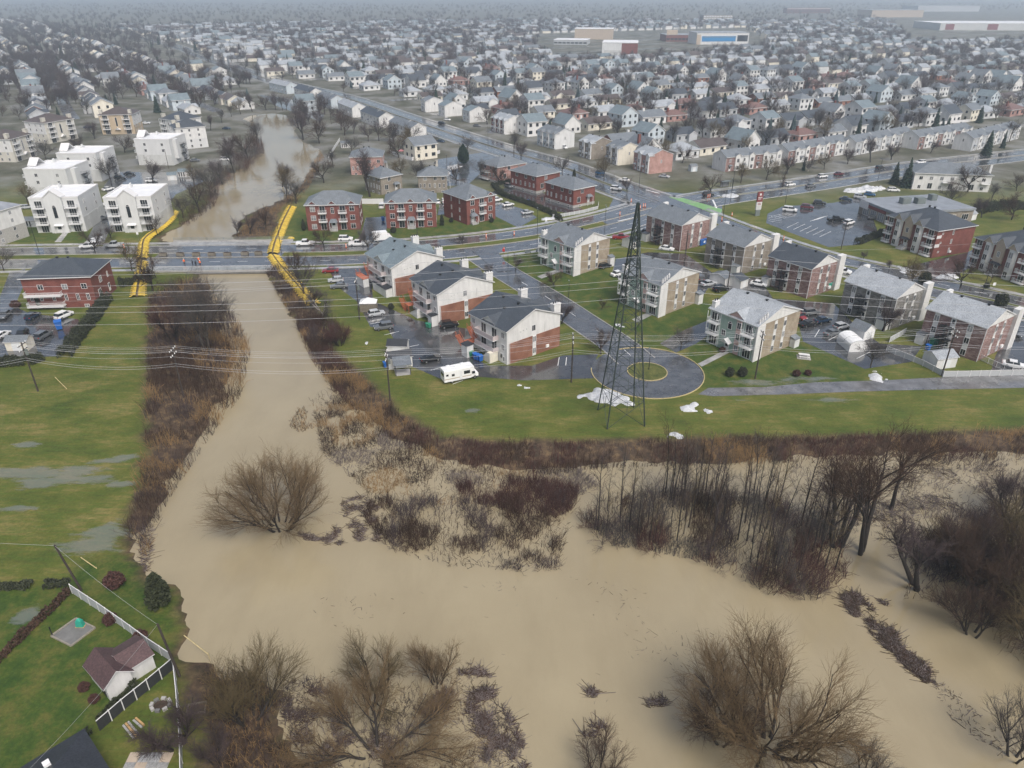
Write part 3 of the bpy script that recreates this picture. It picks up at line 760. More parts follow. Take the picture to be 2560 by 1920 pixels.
def chimney(parent, x, y, z0, z1, w=1.7, d=1.0, m='white_siding', pots=3, nm='chimney'):
    o = MB().box(-w / 2, -d / 2, z0, w / 2, d / 2, z1).box(-w / 2 - .07, -d / 2 - .07, z1, w / 2 + .07, d / 2 + .07, z1 + .12).build(nm, m, parent, loc=(x, y, 0))
    pb = MB()
    for i in range(pots):
        xx = -w / 2 + w * (i + .5) / pots; pb.tube((xx, 0, z1 + .12), (xx, 0, z1 + .5), .12, n=6); pb.tube((xx, 0, z1 + .5), (xx, 0, z1 + .62), .2, n=6)
    if pots: pb.build('flue', 'dark_metal', o)
    return o
def shed(parent, x0, y0, x1, y1, h=2.1, wm='white_siding', rm='dark_roof', nm='storage_shed', rise=.5, ax='x'):
    o = MB().box(x0, y0, 0, x1, y1, h).build(nm, wm, parent)
    if ax == 'x': MB().xprism([(y0 - .12, h), (y1 + .12, h + rise), (y1 + .12, h + rise + .1), (y0 - .12, h + .1)], x0 - .12, x1 + .12).build('shed_roof', rm, o)
    else: MB().yprism([(x0 - .12, h), (x1 + .12, h + rise), (x1 + .12, h + rise + .1), (x0 - .12, h + .1)], y0 - .12, y1 + .12).build('shed_roof', rm, o)
    return o
def foot(r, z, A, B, C, W=None, D=None):
    f = (lambda p: q(r, *p, z)) if r != 'v' else (lambda p: U(*p, z))
    a, b_, c = Vector(f(A)), Vector(f(B)), Vector(f(C))
    u, v = b_ - a, c - a
    au, av = math.atan2(u.y, u.x), math.atan2(v.y, v.x)
    dlt = ((au - math.pi / 2) - av + math.pi) % (2 * math.pi) - math.pi
    return a, av + dlt / 2, W or v.length, D or u.length
def body(parent, W, D, h, m, gable=None, rise=0, nm='wall'):
    mb = MB()
    if gable == 'y': mb.yprism([(0, -.3), (W, -.3), (W, h), (W / 2, h + rise), (0, h)], 0, D)
    elif gable == 'x': mb.xprism([(0, -.3), (D, -.3), (D, h), (D / 2, h + rise), (0, h)], 0, W)
    else: mb.box(0, 0, -.3, W, D, h)
    return mb.build(nm, m, parent)

def zig_stairs(parent, wall, t, z0, z1, run, out, m='orange_wood', w=1.0, down=1):
    """straight flight along the wall from z0 to z1"""
    mb = MB(); n = max(3, int((z1 - z0) / .2)); s = down
    for i in range(n): mb.box(s * run * i / n, -out - w, z0 + (z1 - z0) * (i + 1) / n - .06, s * run * i / n + s * run / n * 1.15, -out, z0 + (z1 - z0) * (i + 1) / n)
    for y in (-out - w - .05, -out):
        mb.tube((0, y, z0), (s * run, y, z1), .09, n=4); mb.tube((0, y, z0 + .95), (s * run, y, z1 + .95), .05, n=4)
        for i in range(6): x = s * run * i / 5; zz = z0 + (z1 - z0) * i / 5; mb.tube((x, y, zz), (x, y, zz + .95), .03, n=4)
    return mb.build('stairs', m, parent, loc=wall.at(t), rz=wall.rz)

# ---- white upper storeys on brick, gable towards the street
def make_white_brick(label, fp, roofm, annex, h=7.75):
    a, rz, W, D = fp; rise = 3.0
    o = root('apartment_house', label, 'apartment house', a, rz, 'white and brick apartment houses')
    body(o, W, D, h, 'white_siding', 'y', rise)
    rf = roof_gable(W, D, h, rise, 'y', .45, .35).build('roof', [roofm, 'white_trim'], o)
    vents(rf, [(W / 2 - .7, D * .35, h + rise - .1), (W / 2 - .7, D * .75, h + rise - .1), (W * .3, D * .5, h + rise * .6)])
    S = Wall(o, 'S', W, D); Wl = Wall(o, 'W', W, D); E = Wall(o, 'E', W, D)
    S.panel(.55, W * .47, -.3, 4.75, 'orange_brick', .07, 'brick_wall'); S.panel(W * .47 + 1.0, W, -.3, 4.75, 'orange_brick', .07, 'brick_wall')
    S.panel(W * .47, W * .47 + 1.0, -.3, 4.75, 'white_siding', .09, 'window_strip')
    S.win(W * .47 + .5, 3.3, .8, 1.2, out=.09); S.win(W * .47 + .5, .6, .8, 1.2, out=.09)
    S.win(W * .47 + .3, 5.9, .9, 1.25)
    for k in range(3): S.panel(W * (.24 + .055 * k), W * (.24 + .055 * k) + .22, 6.5 + .12 * k, 6.72 + .12 * k, 'grey_stucco', .08, 'vent_grille')
    S.panel(.62, .74, 0, 4.7, 'white_trim', .14, 'downpipe'); S.panel(W * .7, W * .7 + .05, 5, 7.2, 'grey_stucco', .05, 'conduit')
    MB().box(-.4, -.32, 0, .4, 0, .6).build('air_conditioner', 'white_plastic', o, loc=S.at(W * .75, .9))
    for t, w, hh, z in ((.1, 1.0, 1.2, 5.75), (.9, .9, 1.1, 5.8), (.1, 1.0, 1.2, 3.0), (.1, 1.0, 1.0, .5), (.9, .9, 1.1, 3.0)): Wl.win(D * t, z, w, hh)
    for t in (.33, .62): Wl.door(D * t, 4.95); Wl.door(D * t, 2.2); Wl.win(D * t, .5, 1.3, 1.1)
    for z in (4.9, 2.15): Wl.balcony(D * .22, D * .74, z, 1.5, 'mauve_rail', True, 'white_trim', 1.0)
    Wl.gable(D * .47, h - .1, D * .2, 1.55, 3.6, 'white_siding', roofm)
    E.gable(D * .5, h - .1, D * .2, 1.7, 3.6, 'white_siding', roofm)
    zig_stairs(o, Wl, D * .76, 2.2, 4.9, 2.6, .3, down=-1)
    zig_stairs(o, Wl, D * .99, 0, 2.2, 2.6, 1.4, down=-1 if annex != 'tower' else -1)
    MB().box(-1.2, -2.6, 2.05, .8, -.1, 2.2).tube((-1.1, -2.5, 0), (-1.1, -2.5, 2.1), .08, n=4).tube((.7, -2.5, 0), (.7, -2.5, 2.1), .08, n=4).build('stair_landing', 'orange_wood', o, loc=Wl.at(D * .84), rz=Wl.rz)
    chimney(o, W - .75, .75, h - .5, h + 2.3, 1.9, 1.2); chimney(o, W - .75, D - .9, h - .5, h + 2.3, 1.9, 1.2)
    if annex == 'long':
        shed(o, -1.9, .2, -.05, D * .55, 2.2, ax='y', rise=.4); shed(o, -3.4, D * .72, -1.8, D * 1.02, 2.3, 'pale_siding', 'orange_wood', 'porch', ax='y', rise=.1)
    elif annex == 'corner':
        shed(o, -1.7, .1, -.05, 2.0, 2.6, ax='y', rise=.2); MB().xprism([(D * .5, 0), (D * .85, 0), (D * .5, 2.4)], -2.2, -.2).build('stair_enclosure', 'white_siding', o)
    else:
        shed(o, -4.6, D * .62, -2.9, D * .78, 2.7, ax='y', rise=.2); MB().xprism([(D * .22, 0), (D * .5, 0), (D * .3, 2.3), (D * .22, 2.3)], -2.4, -.2).build('stair_enclosure', 'cream_siding', o); Wl.entry(D * .14, .1, out=.02)
    return o
mat('mauve_rail', (.50, .44, .44), rough=.6, var=.06)
make_white_brick('white-over-brick apartment house with a pale blue-grey roof, nearest the bridge', foot('L', 7.75, (400, 450), (180, 295), (905, 325)), 'blue_roof', 'long')
make_white_brick('white-over-brick apartment house with a dark roof, middle one of three', foot('L', 7.75, (870, 725), (625, 555), (1425, 585)), 'slate_roof', 'corner')
make_white_brick('white-over-brick apartment house with a dark roof and bins, nearest the motorhome', foot('L', 7.75, (1585, 1100), (1228, 905), (2115, 910)), 'slate_roof', 'tower')

# ---- green-fronted blocks
def make_green(label, fp, roofm, h=8.2):
    a, rz, W, D = fp; rise = 2.7
    o = root('apartment_house', label, 'apartment house', a, rz, 'green fronted apartment houses')
    body(o, W, D, h, 'sand_brick')
    rf = roof_gable(W, D, h, rise, 'y', .45, .35).build('roof', [roofm, 'white_trim'], o)
    vents(rf, [(W / 2 - .2, D * .3, h + rise), (W / 2 - .2, D * .7, h + rise)])
    MB().yprism([(.02, h - .02), (W - .02, h - .02), (W / 2, h + rise)], -.1, D - .05).build('gable_end', 'white_siding', o)
    S = Wall(o, 'S', W, D); Wl = Wall(o, 'W', W, D)
    Wl.panel(0, D, 0.0, h, 'green_siding', .05, 'siding')
    S.panel(-.35, 2.3, 0, h - .1, 'white_siding', .25, 'pilaster')
    for k in range(4): MB().box(-.18, -.18, 0, .18, .18, .9).box(-.1, -.1, .9, .1, .1, 1.25).build('chimney_pot', 'white_trim', o, loc=(.55 + .75 * k, .2, h + .2 + .3 * k))
    chimney(o, .9, D - .5, h - .5, h + 1.6, 1.5, .9, pots=2)
    for t in (W * .42, W * .64):
        S.panel(t - .45, t + .45, .5, h - .3, 'white_siding', .05, 'window_strip')
        for z in (.7, 3.3, 5.9): S.win(t, z, .75, 1.25, out=.05)
    Wl.panel(D * .31, D * .42, 0, h, 'pink_siding', .09, 'pink_band')
    for t0, t1 in ((.03, .27), (.76, .98)):
        for z in (.2, 2.85, 5.5):
            Wl.door(D * (t0 + t1) / 2, z + .05, 1.9, 2.1, out=.05)
            if z > 1: Wl.balcony(D * t0, D * t1, z, 1.3, posts=True)
        for tt in (t0, t1): Wl.panel(D * tt - .08, D * tt + .08, 0, h, 'white_trim', .12, 'corner_board')
    for t, z, st in ((.365, 6, 'slide'), (.365, 3.4, 'slide'), (.365, .8, 'slide'), (.55, 5.2, 'arch'), (.66, 3.2, 'slide')): Wl.win(D * t, z, .9, 1.3, st, out=.09)
    Wl.gable(D * .44, h - .2, D * .2, 1.7, 4.0, 'pink_siding', roofm)
    Wl.gable(D * .56, 2.2, 1.1, .8, .1, 'white_siding', 'white_trim', over=.15, out=1.1, nm='porch_gable')
    Wl.entry(D * .56, .1, 1.2, 2.1, out=.05)
    shed(o, W - 2.2, -1.4, W - .4, -.15, 2.0, 'pale_siding', 'grey_roof') if 'third' in label else shed(o, W - .6, -1.2, W + 1.2, -.1, 2.6, 'white_siding', 'grey_roof')
    return o
make_green('green-fronted apartment house with a pink gable, beside the boulevard', foot(5, 8.2, (1510, 408), (1290, 335), (1738, 345)), 'grey_roof')
make_green('green-fronted apartment house standing half behind the lattice pylon', foot('M', 8.2, (790, 1200), (330, 1040), (1295, 1025), W=14.5, D=12.8), 'grey_roof')
make_green('green-fronted apartment house with pale roof, third one, beside the turning circle', foot(6, 8.2, (505, 915), (205, 795), (768, 805)), 'pale_roof')

# ---- brick blocks with white gable, strips of windows and a spiral fire escape
def spiral(parent, wall, t, h, out=1.5, r=1.15):
    mb = MB(); n = 40; c = (0, -out, 0)
    mb.tube((0, -out, 0), (0, -out, h + 1), .09, n=6)
    for i in range(n):
        a0 = 2 * math.pi * i / 14; z = h * (i + 1) / n; a1 = a0 + .42
        mb.add([(0, -out, z), (r * math.cos(a0), -out + r * math.sin(a0), z), (r * math.cos(a1), -out + r * math.sin(a1), z), (0, -out, z - .06), (r * math.cos(a0), -out + r * math.sin(a0), z - .06), (r * math.cos(a1), -out + r * math.sin(a1), z - .06)],
               [(0, 1, 2), (5, 4, 3), (0, 3, 4, 1), (1, 4, 5, 2), (2, 5, 3, 0)])
        mb.tube((r * math.cos(a0), -out + r * math.sin(a0), z), (r * math.cos(a0), -out + r * math.sin(a0), z + .95), .025, n=3)
        a2 = 2 * math.pi * (i + 1) / 14; z2 = h * (i + 2) / n
        mb.tube((r * math.cos(a0), -out + r * math.sin(a0), z + .95), (r * math.cos(a2), -out + r * math.sin(a2), z2 + .95), .035, n=3)
    o = mb.build('fire_escape', 'dark_metal', parent, loc=wall.at(t), rz=wall.rz)
    for z in (h, h * .5):
        lb = MB().box(-1.4, -1.6, z - .08, 1.4, 0, z)
        for zz in (z + .5, z + 1.0): lb.tube((-1.4, -1.6, zz), (1.4, -1.6, zz), .03, n=3); lb.tube((-1.4, -1.6, zz), (-1.4, 0, zz), .03, n=3)
        for k in range(6): lb.tube((-1.4 + .56 * k, -1.6, z), (-1.4 + .56 * k, -1.6, z + 1), .025, n=3)
        lb.build('landing', 'dark_metal', o)
def make_brick(label, fp, bm, roofm, extra=0, h=7.9):
    a, rz, W, D = fp; rise = 2.6
    o = root('apartment_house', label, 'apartment house', a, rz, 'brick apartment houses with fire escapes')
    body(o, W, D, h, bm)
    rf = roof_gable(W, D, h, rise, 'y', .35, .3).build('roof', [roofm, 'white_trim'], o)
    vents(rf, [(W / 2 - .25, D * .25, h + rise), (W / 2 - .25, D * .7, h + rise)])
    MB().yprism([(.02, h - .02), (W - .02, h - .02), (W / 2, h + rise)], -.1, D - .05).build('gable_end', 'white_siding', o)
    S = Wall(o, 'S', W, D); Wl = Wall(o, 'W', W, D)
    MB().box(W - .5, -.75, 0, W + 1.9, .5, h + 1.5).build('chimney', 'white_siding', o)
    MB().box(W * .5, D - .9, h, W * .5 + 1.8, D - .1, h + 3.0).build('chimney', 'white_siding', o)
    for t in (W * .38, W * .66):
        S.panel(t - .42, t + .42, .6, h - .25, 'white_siding', .05, 'window_strip')
        for z in (.5, 3.2, 5.9): S.win(t, z, .75, 1.25, out=.05)
    for k, t in enumerate((.24, .52, .80)):
        Wl.panel(D * t - .55, D * t + .55, .4, h - .2, 'white_siding', .05, 'window_strip')
        for z in (.5, 3.2, 5.9):
            if k == 1: Wl.entry(D * t, z - .3, .9, 2.0, out=.05)
            else: Wl.win(D * t, z, .95, 1.25, out=.05)
    spiral(o, Wl, D * .58, 5.6)
    S.panel(.02, .14, 0, h, 'white_trim', .12, 'downpipe')
    if extra == 1: shed(o, -1.6, D * .02, -.1, D * .2, 2.4, ax='y', rise=.2, rm='grey_roof')
    if extra == 2: shed(o, -1.7, D * .86, -.1, D * 1.0, 2.4, ax='y', rise=.2, rm='slate_roof')
    MB().box(-.5, -.35, 0, .5, 0, .65).build('air_conditioner', 'white_plastic', o, loc=S.at(W * .82, .8))
    return o
make_brick('mauve brick apartment house with fire escape, nearest the green cycle crossing', foot('M', 7.9, (1055, 432), (645, 285), (1395, 335)), 'mauve_brick', 'grey_roof', 2)
make_brick('sandy brick apartment house with a grey roof and small white annex', foot('M', 7.9, (1860, 710), (1395, 555), (2205, 605)), 'taupe_brick', 'grey_roof', 1)
make_brick('pinkish brick apartment house with a near-black roof', foot(6, 7.9, (848, 548), (583, 460), (1010, 490)), 'mauve_brick', 'slate_roof', 2)
make_brick('mottled grey brick apartment house with black fire escape and bare tree', foot(6, 7.9, (1395, 735), (1078, 620), (1560, 670)), 'grey_brick', 'pale_roof', 1)
make_brick('pink brick apartment house by the white fence, last of its row', foot(6, 7.9, (1975, 925), (1605, 795), (2130, 835)), 'mauve_brick', 'pale_roof', 2)

# ---- red triplexes with white bays
def make_bay_triplex(label, fp, roofm='slate_roof', h=8.3):
    a, rz, W, D = fp
    o = root('triplex', label, 'triplex', a, rz, 'red brick triplexes with white bays')
    body(o, W, D, h, 'red_brick'); rf = roof_hip(W, D, h, 3.6).build('roof', [roofm, 'white_trim'], o)
    vents(rf, [(W / 2, D * .5, h + 3.6), (W / 2, D * .6, h + 3.6)])
    S, Wl = Wall(o, 'S', W, D), Wall(o, 'W', W, D)
    for t in (.34, .74):
        p = MB().add([(-1.3, 0, 0), (-.75, -.75, 0), (.75, -.75, 0), (1.3, 0, 0), (-1.3, 0, h), (-.75, -.75, h), (.75, -.75, h), (1.3, 0, h)], [(0, 1, 5, 4), (1, 2, 6, 5), (2, 3, 7, 6), (4, 5, 6, 7)]).build('bay', 'white_siding', o, loc=Wl.at(D * t), rz=Wl.rz)
        for z in (.6, 3.3, 6): Wl.win(D * t, z, 1.1, 1.5, out=.76)
        Wl.gable(D * t, h, 1.5, 1.6, 3.5, 'tan_siding', roofm, out=.8)
    Wl.panel(D * .47, D * .62, 3.4, h + .3, 'tan_siding', .5, 'centre_bay'); Wl.gable(D * .545, h + .25, 1.5, 1.9, 4, 'tan_siding', roofm, out=.52)
    Wl.win(D * .545, 5.2, .8, 1.4, out=.5); Wl.canopy(D * .545, 3.2, 3.2, 1.5, 'dark_roof', .6, posts=False); Wl.entry(D * .545, 1.1, 1.4, 2.1); Wl.steps(D * .545, 6, 2.2)
    for t0, t1 in ((.03, .2), (.85, .98)):
        for z in (.5, 3.1, 5.8): Wl.door(D * (t0 + t1) / 2, z); Wl.balcony(D * t0, D * t1, z - .05, 1.3)
    S.panel(.0, .02 + W * .12, 3.1, 4.1, 'white_trim', .05, 'balcony_end'); S.panel(0, .02 + W * .12, 5.8, 6.7, 'white_trim', .05, 'balcony_end')
    for z in (1.0, 3.7, 6.4): S.win(W * .42, z, .5, 1.3)
    for z in (1.4, 4.2, 6.9): S.win(W * .14, z, .5, .4)
    MB().box(-.4, -.35, 0, .4, 0, .6).build('air_conditioner', 'white_plastic', o, loc=S.at(W * .45, .9))
    return o
f1 = foot('N', 8.3, (1115, 497), (510, 290), (1560, 412))
make_bay_triplex('red brick triplex with white bays beside the shop car park', f1)
b2 = Vector(q('N', 1600, 580, 8.3)); ydir = Vector((-math.sin(f1[1] - .05), math.cos(f1[1] - .05)))
make_bay_triplex('red brick triplex with white bays, cut by the edge of the picture', (b2 - ydir * f1[3], f1[1] - .05, f1[2], f1[3]))

# ---- dark red triplexes along the boulevard
def make_triplex(label, fp, front='W', roofm='grey_roof', h=8.5, one=False):
    a, rz, W, D = fp
    o = root('triplex', label, 'triplex', a, rz, 'dark red brick triplexes on the boulevard')
    body(o, W, D, h, 'red_brick'); roof_hip(W, D, h, 3.3).build('roof', [roofm, 'white_trim'], o)
    F = Wall(o, front, W, D); G = Wall(o, 'S' if front == 'W' else 'W', W, D); L = F.L
    cols = (.13, .5, .87) if not one else (.2, .82)
    for t in cols: F.gable(L * t, h - .15, 1.5, 1.25, 3, 'red_brick', roofm)
    for t in ((.13, .87) if not one else (.2, .82)):
        for z in (.6, 3.4, 6.3): F.win(L * t, z, 1.45, 1.5, 'french')
    if not one:
        F.win(L * .5, 5.6, .9, 1.8, 'french')
        for t in (.31, .69):
            for z in (.2, 3.0, 5.8): F.door(L * t, z + .05, 1.7, 2.1); 
            for z in (3.0, 5.8): F.balcony(L * t - 1.35, L * t + 1.35, z, 1.1)
        F.canopy(L * .5, 2.9, 2.8, 1.8, roofm, .9); F.entry(L * .5, .7, 1.6, 2.1); F.steps(L * .5, 4, 2.2)
    else:
        for z in (.2, 3.0, 5.8): F.door(L * .52, z + .05, 1.7, 2.1)
        for z in (3.0, 5.8): F.balcony(L * .52 - 1.35, L * .52 + 1.35, z, 1.1)
        F.canopy(L * .2, 2.9, 2.6, 1.8, roofm, .9); F.entry(L * .2, .7, 1.2, 2.1); F.steps(L * .2, 4, 2.0)
    for z in (.8, 3.6, 6.4): G.win(G.L * .3, z, .5, 1.3); G.win(G.L * .65, z, .5, 1.3)
    return o
make_triplex('dark red brick triplex with three gables, nearest the yellow flood barrier', foot('K', 8.5, (1005, 1078), (305, 1090), (1050, 905), W=11, D=17))
make_triplex('dark red brick triplex with three gables, between two driveways', foot('K', 8.5, (2000, 1050), (1340, 1075), (2030, 880), W=11, D=16.5))
a_ = Vector(q('J', 340, 768, 8.5)); c_ = Vector(q('J', 680, 690, 8.5)); v_ = c_ - a_
make_triplex('narrow dark red brick triplex with two gables beside a hedge', (a_, math.atan2(v_.y, v_.x) - .10, v_.length, 14), 'S', one=True)
def make_corner(label, fp, bm='red_brick', roofm='grey_roof', h=6.7, grp='hip roofed brick houses at the junction', balc=False, base='stone_base'):
    a, rz, W, D = fp
    o = root('brick_house', label, 'house', a, rz, grp)
    body(o, W, D, h, bm); rf = roof_hip(W, D, h, 2.9).build('roof', [roofm, 'white_trim'], o); vents(rf, [(W / 2, D * .42, h + 2.7), (W / 2, D * .58, h + 2.7)])
    S, Wl = Wall(o, 'S', W, D), Wall(o, 'W', W, D)
    if base:
        S.panel(0, W, -.2, .9, base, .06, 'plinth'); Wl.panel(0, D, -.2, .9, base, .06, 'plinth')
    for t in (.12, .4, .75): Wl.win(D * t, 4.9, 1.2, 1.2)
    for t in (.1, .25, .42, .6, .78, .92): Wl.win(D * t, 2.0, .6, 1.5)
    for t in (.15, .5, .85): Wl.win(D * t, .1, 1.0, .65, out=.06)
    S.win(W * .4, 4.8, 1.3, 1.4); S.win(W * .25, 1.7, 1.5, 1.8); S.win(W * .3, .1, 1.1, .7, out=.06); S.entry(W * .7, 1.0, 1.1, 2.1)
    if not balc: S.canopy(W * .7, 3.2, 2.8, 1.3, roofm, .8)
    else:
        for z in (.9, 3.6): Wl.balcony(D * .45, D * .98, z, 1.6)
        S.win(W * .75, 4.6, .6, 1.3)
    return o
make_corner('dark red brick house with hip roof behind the long hedge', foot('J', 6.7, (1240, 465), (960, 375), (1500, 395)))
make_corner('dark red brick house with hip roof and low white fence at the junction', foot('J', 6.7, (1720, 637), (1400, 530), (1970, 575)))
make_corner('salmon pink brick house with stacked balconies near the junction', foot('J', 6.5, (740, 350), (545, 290), (1085, 285)), 'pink_brick', 'grey_roof', 6.5, balc=True)
make_corner('red brick apartment house with a big dark hip roof left of the river', foot(4, 8.0, (575, 592), (140, 597), (718, 450), W=12.5), 'red_brick', 'slate_roof', 8.0, 'lone brick blocks', balc=True, base=None)
make_corner('salmon pink brick block with grey hip roof behind the triplexes', foot('K', 7.5, (1310, 468), (810, 475), (1340, 330), W=13, D=13.5), 'pink_brick', 'grey_roof', 7.5, 'lone brick blocks', base=None)
make_corner('cream brick block with grey hip roof beside tall bare tree', foot('K', 6.5, (1290, 745), (1130, 620), (1590, 640), W=10, D=11), 'taupe_brick', 'grey_roof', 6.5, 'pale blocks behind the triplexes', base=None)
make_corner('cream brick block with dark rear balconies and square grey roof', foot('K', 6.5, (2140, 715), (1735, 718), (2120, 590), W=10, D=11), 'taupe_brick', 'grey_roof', 6.5, 'pale blocks behind the triplexes', base=None)

# ---- white flat-roofed blocks
def make_flat_white(label, fp, ped, h=11.0, fronts=True, lower='white_stucco'):
    a, rz, W, D = fp
    o = root('apartment_block', label, 'apartment block', a, rz, 'white flat roofed apartment blocks')
    wl_ = body(o, W, D, h, 'white_stucco')
    MB().box(.25, .25, h - .3, W - .25, D - .25, h + .04).build('roof', 'white_membrane', o)
    pb = MB()
    for x0, y0, x1, y1 in ((0, 0, W, .25), (0, D - .25, W, D), (0, .25, .25, D - .25), (W - .25, .25, W, D - .25)): pb.box(x0 - (.06 if x0 == 0 else 0), y0 - (.06 if y0 == 0 else 0), h, x1 + (.06 if x1 == W else 0), y1 + (.06 if y1 == D else 0), h + .45)
    pb.build('parapet', 'white_trim', o)
    F = Wall(o, ped, W, D); L = F.L
    MB().yprism([(-2.7, 0), (2.7, 0), (2.7, h + .3), (0, h + 2.4), (-2.7, h + .3)], -1.1, 0).build('frontispiece', 'white_stucco', o, loc=F.at(L * .5), rz=F.rz)
    MB().yprism([(-2.9, h + .25), (0, h + 2.6), (2.9, h + .25), (2.9, h + .55), (0, h + 2.95), (-2.9, h + .55)], -1.25, 2.2).build('pediment', 'white_trim', o, loc=F.at(L * .5), rz=F.rz)
    F.win(L * .5, 4.9, 1.1, 3.6, 'arch', out=1.1)
    F.canopy(L * .5, 2.5, 3.0, 2.0, 'white_trim', .9); F.entry(L * .5, .3, 1.8, 2.1, out=1.1)
    for t in (.17, .83):
        for z in (.1, 2.75, 5.4, 8.05):
            F.door(L * t, z + .05, 2.1, 2.1)
            if z > 1: F.balcony(L * t - 1.9, L * t + 1.9, z, 1.4)
    G = Wall(o, 'S' if ped == 'W' else 'W', W, D)
    for z in (.7, 3.3, 5.9, 8.5):
        for t in (.22, .72): G.win(G.L * t, z, 1.0, 1.1)
    G.panel(0, G.L, -.2, 4.6, 'grey_stucco', .05, 'lower_wall')
    if ped != 'W':
        E = Wall(o, 'S', W, D); MB().box(-1.5, -1.4, 2.5, 1.5, 0, 10.8).build('stair_bay', 'white_stucco', o, loc=E.at(W * .3)); spiral(o, E, W * .65, 7.5)
    MB().box(-1, -.5, h, 1, .5, h + .9).box(-.6, -.2, h + .9, -.3, .1, h + 1.5).box(.2, -.2, h + .9, .5, .1, h + 1.5).build('chimney', 'white_stucco', o, loc=(W * .85, D * .75, 0))
    return o
make_flat_white('white flat-roofed block with pointed pediment, nearest the river and yellow barrier', foot('H', 11, (1690, 1090), (1165, 1095), (1835, 950)), 'W')
make_flat_white('white flat-roofed block with pointed pediment, left of its twin by the river', foot('H', 11, (870, 1095), (335, 1100), (1045, 955)), 'W')
make_flat_white('white flat-roofed block seen from its side, right behind the pedimented pair', foot('H', 11, (730, 785), (290, 760), (900, 680), W=16, D=16), 'N')
make_flat_white('white flat-roofed block seen from its side, in the second row back', foot('H', 11, (1070, 605), (650, 590), (1215, 510), W=16, D=16), 'N')
make_flat_white('white flat-roofed block seen from its side, closest to the small sheds', foot('H', 11, (1890, 450), (1520, 430), (2000, 375), W=16, D=16), 'N')

# ---- beige and grey blocks with hip roofs behind them
def make_hip_block(label, fp, front, wm, roofm, h=10.2, side='white_siding'):
    a, rz, W, D = fp
    o = root('apartment_block', label, 'apartment block', a, rz, 'hip roofed apartment blocks')
    body(o, W, D, h, wm); roof_hip(W, D, h, 3.2).build('roof', [roofm, 'white_trim'], o)
    F = Wall(o, front, W, D); L = F.L; G = Wall(o, 'S' if front == 'W' else 'W', W, D)
    G.panel(.05, G.L, 4.5, h - .2, side, .06, 'upper_wall')
    for z in (.7, 3.2, 5.8, 8.2):
        for t in (.2, .45, .75): G.win(G.L * t, z, .8, 1.1, out=.06)
    F.win(L * .5, 4.2, .9, 4.2, 'arch')
    for t in (.18, .82):
        for z in (.1, 2.7, 5.2, 7.7):
            F.door(L * t, z + .05, 2.4, 2.1); F.balcony(L * t - 2.0, L * t + 2.0, z, 1.3, posts=True) if z > 1 else None
    F.gable(L * .5, 2.5, 1.2, .9, .1, 'white_siding', 'white_trim', out=1.0, nm='porch_gable')
    for t in (.06, .94):
        p = F.at(L * t, 0, -1.6); chimney(o, p[0], p[1], h - .5, h + 2.2, 1.8, 1.5, 'cream_stucco', pots=0)
    return o
make_hip_block('beige block with brown roof and tall chimneys, second row from the left edge', foot('H', 10.2, (490, 258), (225, 235), (825, 205), W=17, D=15), 'S', 'cream_stucco', 'brown_roof')
make_hip_block('sand coloured block with grey-brown roof and two square chimneys', foot('H', 10.2, (1470, 160), (1085, 165), (1590, 95), W=15, D=17), 'W', 'beige_stucco', 'brown_roof')
make_hip_block('beige block with brown roof and stacked balconies at the left edge', foot('H', 10.2, (105, 440), (-120, 425), (330, 345), W=15, D=14), 'S', 'cream_stucco', 'brown_roof')
make_hip_block('blue-grey block with slate roof and tall chimneys near the river bend', foot(1, 10.2, (1130, 775), (965, 738), (1285, 745), W=15, D=13), 'W', 'grey_stucco', 'slate_roof')
make_hip_block('white block with blue-grey hip roof overlooking the river bend', foot(1, 10.2, (1125, 825), (1100, 770), (1372, 800), W=14, D=12), 'W', 'white_stucco', 'slate_roof')
make_hip_block('pale stone block cut by the left edge beside the pedimented pair', foot('H', 10.2, (-330, 1330), (-500, 1150), (150, 1000), W=17, D=14), 'W', 'stone_base', 'grey_membrane')

# ---- terraces: long blocks with bay dormers
def make_terrace(label, A, B, D=9.0, units=6, wm='white_siding', roofm='grey_roof', h=6.2, band='mauve_brick', grp='terraced rows along the avenue', rise=2.3, bays=True):
    a, b_ = Vector(A), Vector(B); v = b_ - a
    o = root('terrace', label, 'terraced houses', a, math.atan2(v.y, v.x), grp)
    W = v.length; body(o, W, D, h, wm, 'x', rise)
    rf = roof_gable(W, D, h, rise, 'x', .4, .25).build('roof', [roofm, 'white_trim'], o)
    S = Wall(o, 'S', W, D); u = W / units
    for k in range(units):
        m_ = (band, 'pale_siding' if band == 'mauve_brick' else band)[k % 2]
        S.panel(u * k + .12, u * (k + 1) - .12, -.2, h - .1, m_, .05, 'front_wall')
        if bays:
            S.panel(u * (k + .62), u * (k + .97), .2, h + .2, 'white_siding', .55, 'bay')
            S.gable(u * (k + .8), h + .15, u * .2, .9, 2.2, 'white_siding', roofm, out=.56)
            for z in (.7, 3.7): S.win(u * (k + .8), z, 1.2, 1.5, out=.55)
        else:
            for z in (.9, 3.7): S.win(u * (k + .75), z, 1.2, 1.4, out=.05)
        S.entry(u * (k + .3), .2, 1, 2.1, out=.05); S.win(u * (k + .3), 3.9, .9, 1.2, out=.05); S.canopy(u * (k + .3), 2.5, 1.8, 1.1, roofm, .5, posts=False)
        if k: MB().xprism([(-.5, h - .35), (D / 2, h + rise + .35), (D + .5, h - .35), (D + .5, h - .6), (D / 2, h + rise), (-.5, h - .6)], u * k - .12, u * k + .12).build('party_wall', 'white_trim', rf) if k % 2 == 0 else None
        vents(rf, [(u * (k + .5), D * .5, h + rise + .1)])
    for sd, tt in (('W', .5), ('E', .5)): Wall(o, sd, W, D).win(D * tt, 4.2, .6, 1.2)
    return o
